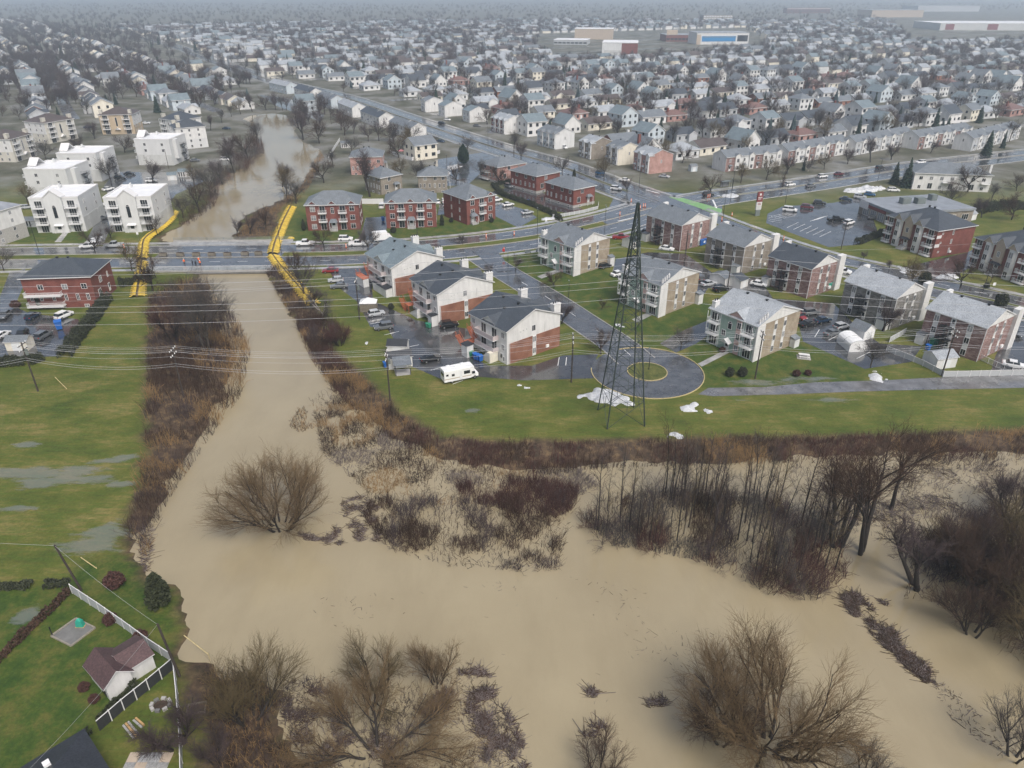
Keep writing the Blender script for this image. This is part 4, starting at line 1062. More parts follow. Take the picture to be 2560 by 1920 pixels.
def zq(x, y, z=6.2): return q(3, x, y, z)
make_terrace('terrace of mauve brick and white bays nearest the junction', zq(300, 1012), zq(655, 975), units=4, grp='terraced rows along the avenue')
make_terrace('terrace with six white bays, second row along the avenue', zq(700, 970), zq(1085, 905), units=6)
make_terrace('terrace with grey fronts, middle row along the avenue', zq(1135, 915), zq(1500, 850), units=6, band='grey_siding')
make_terrace('terrace with mauve brick fronts, fourth row along the avenue', zq(1540, 880), zq(1880, 825), units=6)
make_terrace('terrace behind tall dark spruces, last row along the avenue', zq(1890, 890), zq(2190, 815), units=6, band='grey_siding')
# ---------------------------------------------------------------- plants
def seg_mesh(name, segs, mats, n=3, midx=None):
    """array of tapered sticks (x0 y0 z0 x1 y1 z1 r0 r1) -> one mesh"""
    s = np.asarray(segs, dtype=np.float64)
    a, b_, r0, r1 = s[:, 0:3], s[:, 3:6], s[:, 6], s[:, 7]
    d = b_ - a
    d /= np.maximum(1e-6, np.linalg.norm(d, axis=1))[:, None]
    up = np.where(np.abs(d[:, 2:3]) < .9, np.array([[0, 0, 1.0]]), np.array([[1.0, 0, 0]]))
    e = np.cross(d, up); e /= np.linalg.norm(e, axis=1)[:, None]
    g = np.cross(d, e)
    vs = []
    for p, r in ((a, r0), (b_, r1)):
        for i in range(n):
            t = 2 * math.pi * i / n
            vs.append(p + e * (r * math.cos(t))[:, None] + g * (r * math.sin(t))[:, None])
    V_ = np.stack(vs, 1).reshape(-1, 3)
    base = np.arange(len(s))[:, None] * (2 * n)
    F_ = np.concatenate([base + np.array([[i, (i + 1) % n, n + (i + 1) % n, n + i]]) for i in range(n)], 1).reshape(-1, 4)
    mi = np.repeat(np.asarray(midx), n) if midx is not None else None
    return np_mesh(name, V_, F_, mats, mi)
def grow(seed, H, spec, stems=1, lean=0.0, base_r=None):
    """spec: list of levels dict(n, len, ang, seg, up, start, r)"""
    R = random.Random(seed); out = [[] for _ in spec]
    def br(p, d, L, r, lv):
        s = spec[lv]; k = s['seg']; step = L / k
        pts = [(p, d, r)]
        for i in range(k):
            j = s.get('jit', .18)
            d = (d + Vector((R.gauss(0, j), R.gauss(0, j), R.gauss(0, j))) + Vector((0, 0, s['up']))).normalized()
            p2 = p + d * step; r2 = r * (1 - (1 - s.get('taper', .35)) * (i + 1) / k)
            out[lv].append((*p, *p2, max(.004, pts[-1][2]), max(.004, r2)))
            p = p2; pts.append((p, d, r2))
        if lv + 1 < len(spec):
            c = spec[lv + 1]; nch = c['n'] if isinstance(c['n'], int) else R.randint(*c['n'])
            for i in range(nch):
                t = c['start'] + (1 - c['start']) * (i + R.random()) / nch
                f = min(k - 1e-3, t * k); ix = int(f); pp = pts[ix][0].lerp(pts[ix + 1][0], f - ix); dd = pts[ix + 1][1]; rr = pts[ix][2]
                ax = dd.cross(Vector((R.gauss(0, 1), R.gauss(0, 1), R.gauss(0, 1)))).normalized()
                ang = math.radians(R.gauss(c['ang'], c.get('dang', 10)))
                nd = Matrix.Rotation(ang, 3, ax) @ dd
                br(pp, nd, H * c['len'] * R.uniform(.7, 1.25) * (1.2 - .4 * t), min(rr * .75, c['r'] * R.uniform(.7, 1.2)), lv + 1)
    for i in range(stems):
        a = 2 * math.pi * (i + R.random() * .6) / stems
        ln = lean * R.uniform(.5, 1.1) if stems > 1 else R.uniform(0, .08)
        d = Vector((math.cos(a) * ln, math.sin(a) * ln, 1)).normalized()
        off = Vector((math.cos(a), math.sin(a), 0)) * (.25 * stems ** .5 if stems > 1 else 0)
        br(off + Vector((0, 0, -.6)), d, H * spec[0]['len'] * R.uniform(.85, 1.1), spec[0]['r'] * R.uniform(.8, 1.15), 0)
    return out
TREES = {}
def tree_proto(key, segs, tm, cm, split=2, n0=5, ncr=3):
    tr = [s for lv in segs[:split] for s in lv]; cr = [s for lv in segs[split:] for s in lv]
    TREES[key] = (seg_mesh('trunk', tr, tm, n0), seg_mesh('crown', cr, cm, ncr))
SHADE = [dict(len=.36, seg=4, up=.04, r=.22, jit=.05, taper=.65), dict(n=(6, 7), len=.46, ang=34, start=.55, seg=5, up=.06, r=.11, taper=.35, jit=.09), dict(n=(8, 9), len=.22, ang=36, start=.2, seg=3, up=.05, r=.055, jit=.12),
         dict(n=(6, 7), len=.12, ang=38, start=.15, seg=2, up=.04, r=.036, jit=.15), dict(n=(3, 4), len=.075, ang=35, start=.2, seg=1, up=.03, r=.026)]
for i in range(7):
    sp = [dict(x) for x in SHADE]
    sp[1]['ang'] = (30, 38, 26, 44, 34, 24, 40)[i]; sp[0]['len'] = (.36, .3, .42, .32, .38, .5, .28)[i]
    tree_proto('shade%d' % i, grow(50 + i, 10, sp), ('bark', 'dark_bark', 'bark', 'dark_bark', 'bark', 'dark_bark', 'pale_bark')[i], ('grey_twig', 'mauve_twig', 'grey_twig', 'brown_twig', 'olive_twig', 'mauve_twig', 'grey_twig')[i])
FS = []
FARSP = [dict(len=.34, seg=2, up=.04, r=.2, jit=.05, taper=.6), dict(n=6, len=.5, ang=36, start=.5, seg=3, up=.06, r=.12, taper=.3, jit=.1), dict(n=7, len=.26, ang=38, start=.2, seg=2, up=.05, r=.09, jit=.15), dict(n=6, len=.16, ang=40, start=.1, seg=1, up=.05, r=.075)]
for i in range(6):
    sp = [dict(x) for x in FARSP]; sp[1]['ang'] = (30, 40, 34, 26, 44, 36)[i]
    FS.append(grow(150 + i, 10, sp)); tree_proto('far%d' % i, FS[-1], 'bark', ('grey_twig', 'mauve_twig', 'grey_twig', 'grey_twig', 'brown_twig', 'mauve_twig')[i], n0=4)
SAP = [dict(len=.95, seg=9, up=.05, r=.13, jit=.035, taper=.2), dict(n=(13, 16), len=.17, ang=38, start=.3, seg=3, up=.12, r=.04, jit=.1), dict(n=(4, 5), len=.085, ang=38, start=.2, seg=2, up=.06, r=.022), dict(n=3, len=.05, ang=35, start=.2, seg=1, up=.05, r=.016)]
for i in range(5): tree_proto('sapling%d' % i, grow(250 + i, 13, SAP), 'dark_bark', ('grey_twig', 'mauve_twig', 'olive_twig', 'grey_twig', 'brown_twig')[i], split=1)
SHRUB = [dict(len=.55, seg=3, up=.02, r=.035, jit=.12, taper=.5), dict(n=5, len=.4, ang=32, start=.25, seg=3, up=.04, r=.024, jit=.14), dict(n=5, len=.22, ang=36, start=.2, seg=2, up=.03, r=.024), dict(n=3, len=.12, ang=36, start=.2, seg=1, up=.02, r=.014)]
for i, cm in enumerate(('mauve_twig', 'red_twig', 'brown_twig', 'willow_twig')): tree_proto('shrub%d' % i, grow(350 + i, 3.4, SHRUB, stems=9, lean=.75), 'dark_bark', cm, split=1, n0=3)
def spruce(key, seed, H, rb, m, layers=18, nb=11):
    R = random.Random(seed); v, f = [], []
    for l in range(layers):
        t = l / layers; z = H * (.06 + .92 * t); rad = rb * (1 - t) ** .85 + .12
        for k in range(nb if t < .6 else nb - 3):
            a = 2 * math.pi * (k + R.random() * .8) / nb; L = rad * R.uniform(.7, 1.15); w = .2 * rad + .12; dz = -.28 * L - R.uniform(0, .15) * L
            c, s_ = math.cos(a), math.sin(a); n = len(v)
            v += [(0, 0, z + .1), (c * L * .6 - s_ * w, s_ * L * .6 + c * w, z + dz * .5 - .14), (c * L, s_ * L, z + dz), (c * L * .6 + s_ * w, s_ * L * .6 - c * w, z + dz * .5 - .14), (c * L * .55, s_ * L * .55, z + dz * .35 + .16), (c * L * .5, s_ * L * .5, z + dz * .6 - .32)]
            f += [(n, n + 1, n + 4, n + 4), (n + 1, n + 2, n + 4, n + 4), (n + 2, n + 3, n + 4, n + 4), (n + 3, n, n + 4, n + 4), (n + 1, n, n + 5, n + 5), (n + 2, n + 1, n + 5, n + 5), (n + 3, n + 2, n + 5, n + 5), (n, n + 3, n + 5, n + 5)]
    cm = np_mesh('crown', v, np.array(f)[:, :3], m)
    TREES[key] = (seg_mesh('trunk', [(0, 0, -.4, 0, 0, H * .95, .2, .03)], 'dark_bark', 5), cm)
for i in range(4): spruce('spruce%d' % i, 450 + i, 10, (2.1, 2.6, 1.7, 2.3)[i], ('needle', 'needle', 'needle', 'blue_needle')[i])
def leafball(P, size, R, sq=.6):
    """random leaf sprays: two crossed faces at each point"""
    n = len(P); v = np.empty((n, 6, 3)); ax = R.normal(size=(n, 3)); ax /= np.linalg.norm(ax, axis=1)[:, None]
    b2_ = np.cross(ax, R.normal(size=(n, 3))); b2_ /= np.linalg.norm(b2_, axis=1)[:, None]; c2 = np.cross(ax, b2_)
    s = (size * R.uniform(.6, 1.3, n))[:, None]
    v[:, 0] = P - b2_ * s; v[:, 1] = P + b2_ * s; v[:, 2] = P + ax * s * 1.3; v[:, 3] = P - c2 * s; v[:, 4] = P + c2 * s; v[:, 5] = P - ax * s * 1.1
    idx = np.arange(n)[:, None] * 6
    return v.reshape(-1, 3), np.concatenate([idx + [[0, 1, 2]], idx + [[3, 4, 5]]], 0)
def bush_mesh(name, seed, rx, ry, h, m, n=900, size=.2, cone=0.0):
    R = np.random.RandomState(seed); d = R.normal(size=(n, 3)); d /= np.linalg.norm(d, axis=1)[:, None]
    r = R.uniform(.72, 1.0, n) * (1 + .16 * np.sin(d[:, 0] * 5 + seed) * np.cos(d[:, 2] * 4 + d[:, 1] * 3))
    P = d * r[:, None]; zz = (P[:, 2] + 1) / 2; k = 1 - cone * np.clip(zz, 0, 1)
    P = np.stack([P[:, 0] * rx * k, P[:, 1] * ry * k, zz * h], 1)
    v, f = leafball(P, size, R)
    return np_mesh(name, v, f, m)
TREES['cedar0'] = (seg_mesh('trunk', [(0, 0, -.2, 0, 0, 2.2, .12, .05)], 'dark_bark', 4), bush_mesh('crown', 1, 1.0, 1.0, 4.0, 'cedar_leaf', 900, .17, .75))
TREES['cedar1'] = (seg_mesh('trunk', [(0, 0, -.2, 0, 0, 1.2, .1, .05)], 'dark_bark', 4), bush_mesh('crown', 2, 1.15, 1.15, 2.2, 'hedge_leaf', 900, .16, .25))
TREES['pine0'] = (seg_mesh('trunk', [(0, 0, -.4, 0, 0, 6, .2, .06)], 'dark_bark', 5), bush_mesh('crown', 3, 3.0, 3.0, 7.6, 'needle', 2400, .32, .55))
TREES['redbush0'] = (seg_mesh('trunk', [(0, 0, -.2, 0, 0, .8, .06, .03)], 'dark_bark', 4), bush_mesh('crown', 4, 1.25, 1.25, 1.9, 'red_twig', 900, .15, .15))
for nm_, rx_ in (('beech', .8),): TREES['column0'] = (seg_mesh('trunk', [(0, 0, -.2, 0, 0, 3, .1, .05)], 'dark_bark', 4), seg_mesh('crown', [s for lv in grow(77, 5, [dict(len=.9, seg=4, up=.05, r=.08, jit=.03), dict(n=16, len=.45, ang=16, start=.1, seg=3, up=.2, r=.04), dict(n=8, len=.16, ang=20, start=.2, seg=1, up=.15, r=.03)]) for s in lv], 'brown_twig', 3))
def tree(key, p, sc, label, group=None, name=None, rz=None, z=0.0, cat='tree', sxy=None):
    o = root(name or ('spruce_tree' if 'spruce' in key or 'pine' in key else 'bare_tree' if ('shade' in key or 'far' in key or 'sap' in key) else 'shrub'), label, cat, (p[0], p[1], z), rnd.uniform(0, 6.28) if rz is None else rz, group)
    o.scale = (sc * (sxy or 1), sc * (sxy or 1), sc)
    t, c = TREES[key]
    obj('trunk', t, o); obj('crown', c, o)
    return o
def hedge(label, pts, w=1.2, h=1.7, m='hedge_leaf', name='hedge', dens=55, size=.17, cat='hedge', group=None):
    R = np.random.RandomState(len(label)); P = []
    for a, b_ in zip(pts[:-1], pts[1:]):
        a, b_ = np.array(a), np.array(b_); L = np.linalg.norm(b_ - a); n = int(L * (w + 2 * h) * dens * .5)
        t = R.uniform(0, 1, n); u_ = (b_ - a) / L; nn = np.array([-u_[1], u_[0]]); th = R.uniform(0, math.pi, n); rr = R.uniform(.8, 1.0, n) * (1 + .15 * np.sin(t * L * 1.3 + 1) + .1 * np.sin(t * L * 3.1))
        o_ = np.cos(th); o_ = np.sign(o_) * np.abs(o_) ** .6 * w / 2 * rr; z = np.sin(th) ** .6 * h * rr
        P.append(np.concatenate([a + (b_ - a) * t[:, None] + nn * o_[:, None], z[:, None] * R.uniform(.3, 1, n)[:, None] ** .4], 1))
    v, f = leafball(np.concatenate(P), size, R)
    core = MB()
    o = tag(obj(name, np_mesh(name, v, f, m)), label, cat, group)
    return o
def in_poly(poly, n, R, clump=None, floor=.02):
    poly = np.asarray(poly); lo, hi = poly.min(0), poly.max(0); out = []
    tot = 0
    while tot < n:
        P = R.uniform(lo, hi, (n * 3, 2)); P = P[sdist(P, poly) < 0]
        if clump is not None: P = P[R.uniform(0, 1, len(P)) < np.clip((vnoise(P, clump[0], clump[2] if len(clump) > 2 else 9) - clump[1]) * 6, floor, 1)]
        out.append(P); tot += len(P)
        if len(P) == 0: break
    return np.concatenate(out)[:n]
def brush(name, label, poly, n, h, mats, seed=0, clump=None, z=0.0, spread=.35, side=2, r=.023, zfun=None, wts=None, kind='stuff', sub=True):
    """tangled leafless stems with side twigs, too many to count"""
    R = np.random.RandomState(seed); P = in_poly(poly, n, R, clump, .14); n = len(P)
    zz = np.full(n, z) if zfun is None else zfun(P)
    hh = R.uniform(*h, n) * (.6 + .8 * vnoise(P, 4, seed + 3)); az = R.uniform(0, 2 * math.pi, n); ln = np.abs(R.normal(0, spread, n))
    d0 = np.stack([np.cos(az) * ln, np.sin(az) * ln, np.ones(n)], 1); d0 /= np.linalg.norm(d0, axis=1)[:, None]
    d1 = d0 + R.normal(0, .3, (n, 3)); d1 /= np.linalg.norm(d1, axis=1)[:, None]
    p0 = np.concatenate([P, zz[:, None]], 1); p1 = p0 + d0 * (hh * .55)[:, None]; p2 = p1 + d1 * (hh * .5)[:, None]
    rr = r * R.uniform(.7, 1.5, n)
    S = [np.concatenate([p0, p1, rr[:, None] * 1.4, rr[:, None]], 1), np.concatenate([p1, p2, rr[:, None], rr[:, None] * .4], 1)]
    mi0 = R.choice(len(mats), n, p=wts) if clump is None or len(mats) == 1 else np.minimum(len(mats) - 1, (vnoise(P, 7, seed + 8) * 1.25 * len(mats) - .2).clip(0).astype(int))
    MI = [mi0, mi0]
    for k in range(side):
        t = R.uniform(.3, 1, n)[:, None]; st = np.where(t < .55, p0 + (p1 - p0) * (t / .55), p1 + (p2 - p1) * ((t - .55) / .45))
        dd = d1 + R.normal(0, .75, (n, 3)); dd[:, 2] = np.abs(dd[:, 2]) * .9 + .1; dd /= np.linalg.norm(dd, axis=1)[:, None]
        S.append(np.concatenate([st, st + dd * (hh * R.uniform(.2, .45, n))[:, None], rr[:, None] * .6, rr[:, None] * .3], 1)); MI.append(mi0)
    return tag(obj(name, seg_mesh(name, np.concatenate(S), list(mats), 3, np.concatenate(MI))), label, kind=kind)
def raft(name, label, poly, n, mats=('debris', 'brown_twig'), seed=0, L=(.25, .9), clump=None, z=WATER + .03, r=.03):
    R = np.random.RandomState(seed); P = in_poly(poly, n, R, clump); n = len(P); az = R.uniform(0, math.pi, n); l = R.uniform(*L, n)
    d = np.stack([np.cos(az) * l, np.sin(az) * l, R.normal(0, .04, n)], 1); p0 = np.concatenate([P, z + R.uniform(0, .06, n)[:, None]], 1)
    l *= np.where(R.uniform(size=n) < .06, 2.6, 1); d = np.stack([np.cos(az) * l, np.sin(az) * l, R.normal(0, .1, n)], 1); rr = r * R.uniform(.4, 1.5, n)[:, None]
    return tag(obj(name, seg_mesh(name, np.concatenate([p0, p0 + d, rr, rr * .7], 1), list(mats), 3, R.choice(len(mats), n))), label, kind='stuff')
def bank_z(P): return WATER + .7 * sstep(0, 4.5, sdist(P, RIVER)) - .15
W_ = lambda pts: VP(pts, WATER)
# bank growth
brush('bank_brush', 'dense reddish brown brush along the left bank below the bridge', BRUSH_L, 6500, (1.2, 3.2), ['brown_twig', 'mauve_twig', 'dry_grass', 'brown_twig'], 1, (5, .28), zfun=bank_z, r=.024)
brush('bank_brush', 'dense brown brush along the inner bank below the wide meadow', VP([(690, 690), (725, 768), (800, 834), (870, 905), (950, 945), (1050, 960), (1300, 955), (1500, 950), (1700, 950), (2000, 940), (2320, 926), (2320, 985), (1690, 995), (1440, 1000), (1260, 1008), (1200, 1020), (1060, 1015), (950, 995), (850, 950), (790, 908), (720, 840), (670, 770), (640, 700)]), 8500, (.9, 2.1), ['brown_twig', 'dry_grass', 'brown_twig', 'red_twig'], 2, (5, .22), zfun=bank_z, r=.024)
brush('bank_brush', 'bare thicket on the right bank by the second yellow barrier', VP([(572, 582), (600, 575), (640, 640), (690, 690), (730, 700), (735, 740), (680, 770), (640, 700), (605, 640)]), 2200, (1.2, 3), ['brown_twig', 'mauve_twig', 'dry_grass'], 3, (4, .25), zfun=bank_z)
brush('bank_brush', 'brown dead grass and brush along the upstream bank', VP([(690, 326), (700, 340), (668, 405), (620, 470), (596, 510), (505, 512), (545, 468), (600, 446), (650, 400)]), 1800, (.7, 1.9), ['brown_twig', 'dry_grass', 'dry_grass'], 4, (5, .3), zfun=bank_z)
brush('bank_brush', 'bare thicket lining the far side of the upstream reach', VP([(565, 300), (572, 330), (530, 370), (475, 400), (466, 440), (405, 485), (385, 480), (440, 420), (480, 370), (520, 330), (545, 300)]), 2600, (1.5, 4), ['mauve_twig', 'brown_twig', 'red_twig'], 5, (5, .2), zfun=bank_z)
brush('bank_brush', 'dark brush on the bank beneath the trees by the house yard', VP([(440, 1440), (560, 1448), (600, 1500), (580, 1570), (640, 1640), (700, 1700), (500, 1720), (450, 1600)]), 1700, (.6, 1.7), ['brown_twig', 'mauve_twig', 'dry_grass'], 6, zfun=bank_z)
# flooded growth standing in the water
brush('flooded_reeds', 'flattened brush and reeds standing in the flood below the bank', W_([(670, 860), (735, 850), (800, 915), (900, 975), (1060, 1020), (1250, 1015), (1300, 1050), (1230, 1080), (1050, 1090), (900, 1090), (790, 1060), (700, 980)]), 8200, (.5, 1.5), ['brown_twig', 'dry_grass', 'brown_twig', 'debris'], 7, (3, .3), WATER - .2, spread=1.3, side=3, r=.018)
brush('flooded_thicket', 'thin bare saplings rising out of the flood in mid stream', W_([(790, 1060), (900, 1080), (1060, 1080), (1240, 1080), (1215, 1160), (1210, 1230), (1150, 1235), (960, 1225), (850, 1190), (790, 1130)]), 3900, (.8, 2.2), ['brown_twig', 'mauve_twig', 'brown_twig'], 8, (2.5, .36), WATER - .3, spread=.7, r=.02, side=4)
brush('red_thicket', 'dark red dogwood thicket standing in the flood', W_([(985, 1050), (1060, 1030), (1180, 1040), (1250, 1060), (1240, 1100), (1180, 1130), (1080, 1100), (1000, 1085)]), 3000, (.9, 2.0), ['red_twig', 'red_twig', 'mauve_twig'], 9, (4, .3), WATER - .3)
brush('grove_underbrush', 'dark undergrowth at the foot of the flooded grove', W_([(1255, 1130), (1300, 1080), (1450, 1060), (1650, 1080), (1800, 1130), (1830, 1250), (1760, 1290), (1640, 1270), (1500, 1210), (1330, 1180)]), 5200, (1.0, 3.0), ['mauve_twig', 'brown_twig', 'grey_twig', 'red_twig'], 10, (5, .25), WATER - .3, spread=.5, r=.024)
brush('flooded_scrub', 'scrub and broken branches standing in the backwater', W_([(1700, 1010), (1900, 995), (2300, 985), (2300, 1200), (2000, 1190), (1820, 1150), (1720, 1100)]), 3300, (.5, 1.7), ['debris', 'mauve_twig', 'brown_twig'], 11, (3, .45), WATER - .25, spread=1.2, side=3)
brush('flooded_woods', 'dark tangled flooded woodland brush at the right edge', W_([(1960, 1200), (2050, 1120), (2320, 1080), (2500, 1500), (2212, 1440), (2080, 1330), (1950, 1290)]), 3400, (1.0, 3.2), ['brown_twig', 'mauve_twig', 'brown_twig', 'olive_twig'], 12, (6, .36), WATER - .3, spread=.5, r=.032, side=3)
brush('flooded_reeds', 'small clump of dry reeds out in the current', W_([(622, 920), (650, 880), (665, 890), (660, 915), (680, 925), (650, 935)]), 260, (.5, 1.4), ['dry_grass', 'brown_twig'], 13, None, WATER - .2, spread=.6)
brush('flooded_tangle', 'low half-submerged tangle around the broken willow', W_([(600, 1490), (720, 1450), (900, 1450), (1020, 1440), (1090, 1540), (1140, 1660), (1100, 1720), (700, 1700), (620, 1600)]), 2600, (.4, 1.3), ['brown_twig', 'debris', 'mauve_twig'], 14, (3, .42), WATER - .2, spread=1.4, r=.02)
raft('driftwood_raft', 'grey mat of floating debris caught in the fallen willow', W_([(960, 1490), (1010, 1430), (1060, 1460), (1095, 1540), (1110, 1560), (1140, 1640), (1130, 1700), (1060, 1700), (1040, 1600), (960, 1560), (900, 1540)]), 4600, seed=1, clump=(1.5, .42))
raft('driftwood_raft', 'floating mat of sticks by the flooded house yard trees', W_([(590, 1490), (640, 1470), (720, 1500), (760, 1560), (860, 1600), (900, 1680), (760, 1690), (640, 1620)]), 3000, seed=2, clump=(1.6, .5))
raft('driftwood_raft', 'long brown raft of debris drifting toward the right edge', W_([(1815, 1285), (1850, 1280), (1880, 1310), (1960, 1390), (2020, 1460), (2005, 1480), (1960, 1445), (1890, 1380), (1835, 1325)]), 4200, ('brown_twig', 'debris', 'soil'), 3, clump=(1.3, .36))
raft('driftwood_raft', 'purplish patches of debris beside the mid stream thicket', W_([(735, 1090), (790, 1060), (830, 1080), (820, 1170), (780, 1180), (745, 1140)]), 1500, seed=4, clump=(1.4, .52))
raft('driftwood_raft', 'ring of brown debris in front of the willow', W_([(640, 1150), (700, 1165), (722, 1150), (724, 1135), (735, 1150), (715, 1172), (660, 1168)]), 600, ('brown_twig', 'debris'), 5)
raft('driftwood_raft', 'scattered branches and litter floating in the backwater', W_([(1700, 1010), (2250, 990), (2250, 1210), (1980, 1230), (1760, 1130)]), 3600, seed=6, clump=(4, .5), L=(.3, 1.4))
raft('floating_litter', 'small dark flecks of litter drifting on the open water', W_([(640, 1300), (1250, 1240), (1600, 1330), (1700, 1500), (1300, 1640), (1150, 1560), (700, 1400)]), 260, seed=7, clump=(5, .62), L=(.15, .6), r=.02)
raft('floating_litter', 'trail of flecks and sticks drifting below the long raft', W_([(2010, 1470), (2060, 1490), (2212, 1640), (2160, 1640), (2060, 1560)]), 220, seed=8, clump=(4, .5), L=(.15, .7), r=.025)
raft('floating_litter', 'debris fringe on the left bank below the brush', W_([(300, 1130), (330, 1140), (320, 1240), (300, 1230)]), 500, seed=9)
for k, (x, y, n, s) in enumerate(((1270, 1500, 130, 16), (1415, 1520, 170, 22), (1290, 1575, 110, 18), (1270, 1590, 60, 14), (1905, 1305, 60, 10), (715, 1170, 90, 18))):
    raft('floating_branch', 'tangle of branches floating in open water, %s counting from the far shore' % ORD[k], W_([(x - s, y - s * .4), (x + s, y - s * .6), (x + s * 1.3, y + s * .5), (x - s * .6, y + s * .5)]), n, seed=20 + k, clump=(1, .45), L=(.3, 1.1))
# hero trees
HM = {}
def hero(label, p, segs, tm, cm, z=WATER, group='bare trees standing in the flood', split=2, name='willow_tree', rz=None):
    rz = (p[0] * 1.7 + p[1]) % 6.28 if rz is None else rz
    o = root(name, label, 'tree', (p[0], p[1], z), rz, group)
    if isinstance(segs, tuple):
        k_, sc_ = segs; o.scale = (sc_, sc_, sc_); obj('trunk', HM[k_][0], o); obj('crown', HM[k_][1], o, mats=[M[cm]])
    else:
        t_ = seg_mesh('trunk', [s for lv in segs[:split] for s in lv], tm, 5); c_ = seg_mesh('crown', [s for lv in segs[split:] for s in lv], cm, 3)
        HM[label[:12]] = (t_, c_); obj('trunk', t_, o); obj('crown', c_, o)
    return o
def sallow(key, seed, H, stems, lean):
    sg = grow(seed, H, WIL, stems=stems, lean=lean); HM[key] = (seg_mesh('trunk', [s for lv in sg[:2] for s in lv], 'dark_bark', 5), seg_mesh('crown', [s for lv in sg[2:] for s in lv], 'brown_twig', 3))
WIL = [dict(len=.5, seg=6, up=.045, r=.2, jit=.05, taper=.4), dict(n=(6, 7), len=.42, ang=26, start=.25, seg=5, up=.05, r=.085, jit=.08), dict(n=(6, 8), len=.24, ang=28, start=.2, seg=4, up=.05, r=.04, jit=.1), dict(n=(6, 7), len=.13, ang=28, start=.15, seg=2, up=.05, r=.022, jit=.1), dict(n=3, len=.08, ang=24, start=.2, seg=1, up=.04, r=.015)]
for k_, a_ in {'s1': (911, 10, 6, .7), 's2': (933, 10, 4, .6), 's3': (907, 10, 5, .95), 's4': (937, 10, 3, .45)}.items(): sallow(k_, *a_)
hero('broad round willow with many stems standing in the flood', U(606, 1138, WATER), grow(901, 13, WIL, stems=10, lean=1.25), 'dark_bark', 'willow_twig')
W2 = [dict(x) for x in WIL]; W2[0]['r'] = .3; W2[0]['len'] = .5; W2[1]['r'] = .11; W2[3]['n'] = (8, 9)
hero('largest willow of the lower right with forked golden brown crown', U(1655, 1612, WATER), grow(908, 14, W2, stems=9, lean=1.05), 'dark_bark', 'willow_twig', rz=.7)
hero('willow growing from the flooded bank below the fence corner', U(535, 1560, -.3), ('s2', 1.05), 'dark_bark', 'olive_twig')
W3_ = [dict(x) for x in WIL]; W3_[0]['up'] = .0
hero('sprawling broken willow with low limbs amid floating debris', U(815, 1632, WATER), grow(909, 11, W3_, stems=7, lean=1.6), 'dark_bark', 'willow_twig')
hero('dark dense sallow next to the largest willow', U(1560, 1600, WATER), ('s1', .8), 'dark_bark', 'brown_twig')
hero('bare sallow at the upper edge of the debris mat', U(812, 1500, WATER), ('s3', .75), 'dark_bark', 'olive_twig')
hero('fine twigged sallow right of the broken willow', U(945, 1480, WATER), ('s2', .65), 'dark_bark', 'willow_twig')
BIG = [dict(len=.55, seg=7, up=.02, r=.42, jit=.05, taper=.45), dict(n=5, len=.36, ang=22, start=.5, seg=6, up=.05, r=.18, jit=.08, taper=.3), dict(n=8, len=.18, ang=34, start=.3, seg=4, up=.05, r=.06, jit=.12), dict(n=7, len=.09, ang=34, start=.15, seg=3, up=.05, r=.026, jit=.12), dict(n=4, len=.05, ang=30, start=.2, seg=1, up=.03, r=.024)]
hero('tall leaning twin-trunked tree in the backwater', U(1862, 1195, WATER), grow(921, 24, BIG, stems=2, lean=.25), 'dark_bark', 'brown_twig', name='bare_tree', rz=-.5)
hero('old split tree with broken trunks in the backwater', U(1808, 1180, WATER), grow(925, 15, BIG, stems=3, lean=.3), 'dark_bark', 'brown_twig', name='bare_tree')
hero('slim leaning tree behind the twin-trunked tree', U(1925, 1100, WATER), grow(927, 15, BIG, stems=1), 'dark_bark', 'brown_twig', name='bare_tree')
hero('dead leaning tree at the rim of the flooded woods', U(1985, 1270, WATER), grow(929, 13, BIG, stems=2, lean=.7), 'dark_bark', 'mauve_twig', name='bare_tree')
for k, (x, y, h, c) in enumerate(((2120, 1300, 13, 'brown_twig'), (2190, 1250, 14, 'olive_twig'), (2215, 1370, 13, 'brown_twig'), (2060, 1235, 10, 'mauve_twig'), (2180, 1120, 9, 'mauve_twig'), (2100, 1370, 9, 'brown_twig'), (2260, 1440, 12, 'olive_twig'))):
    hero('bushy dark tree in the flooded woods, %s of seven at the right edge' % ORD[k], U(x, y, WATER), (('s1', 's2', 's3', 's4')[k % 4], h / 10), 'dark_bark', c, group='flooded woods at the right edge')
hero('twiggy bare tree cut by the lower edge, right of the debris', U(1290, 1690, WATER), ('s3', .6), 'dark_bark', 'brown_twig')
hero('small bare tree at the lower right corner', U(2190, 1640, WATER), ('s4', .8), 'dark_bark', 'grey_twig')
hero('fine bare shrub right of the largest willow', U(1865, 1668, WATER), ('s2', .5), 'dark_bark', 'grey_twig')
hero('bare fruit tree over the patio at the lower edge', U(385, 1612), grow(945, 7.5, [dict(x) for x in SHADE], stems=2, lean=.5), 'dark_bark', 'mauve_twig', 0.0, 'bare trees of the house yard', name='bare_tree')
hero('dark bare bank tree behind the white yard fence', U(470, 1650, -.2), ('s4', .55), 'dark_bark', 'mauve_twig', -.2, 'bare trees of the house yard', name='bare_tree')
hero('tall bare tree on the left bank below the bridge', U(452, 765), grow(951, 20, [dict(SHADE[0], len=.42, r=.34)] + [dict(x) for x in SHADE[1:]], stems=3, lean=.25), 'bark', 'grey_twig', -.4, 'bare trees on the river banks', name='bare_tree')
hero('red brown multi-stemmed tree in the left bank thicket', U(378, 735), ('s4', 1.15), 'dark_bark', 'red_twig', -.3, 'bare trees on the river banks', name='bare_tree')
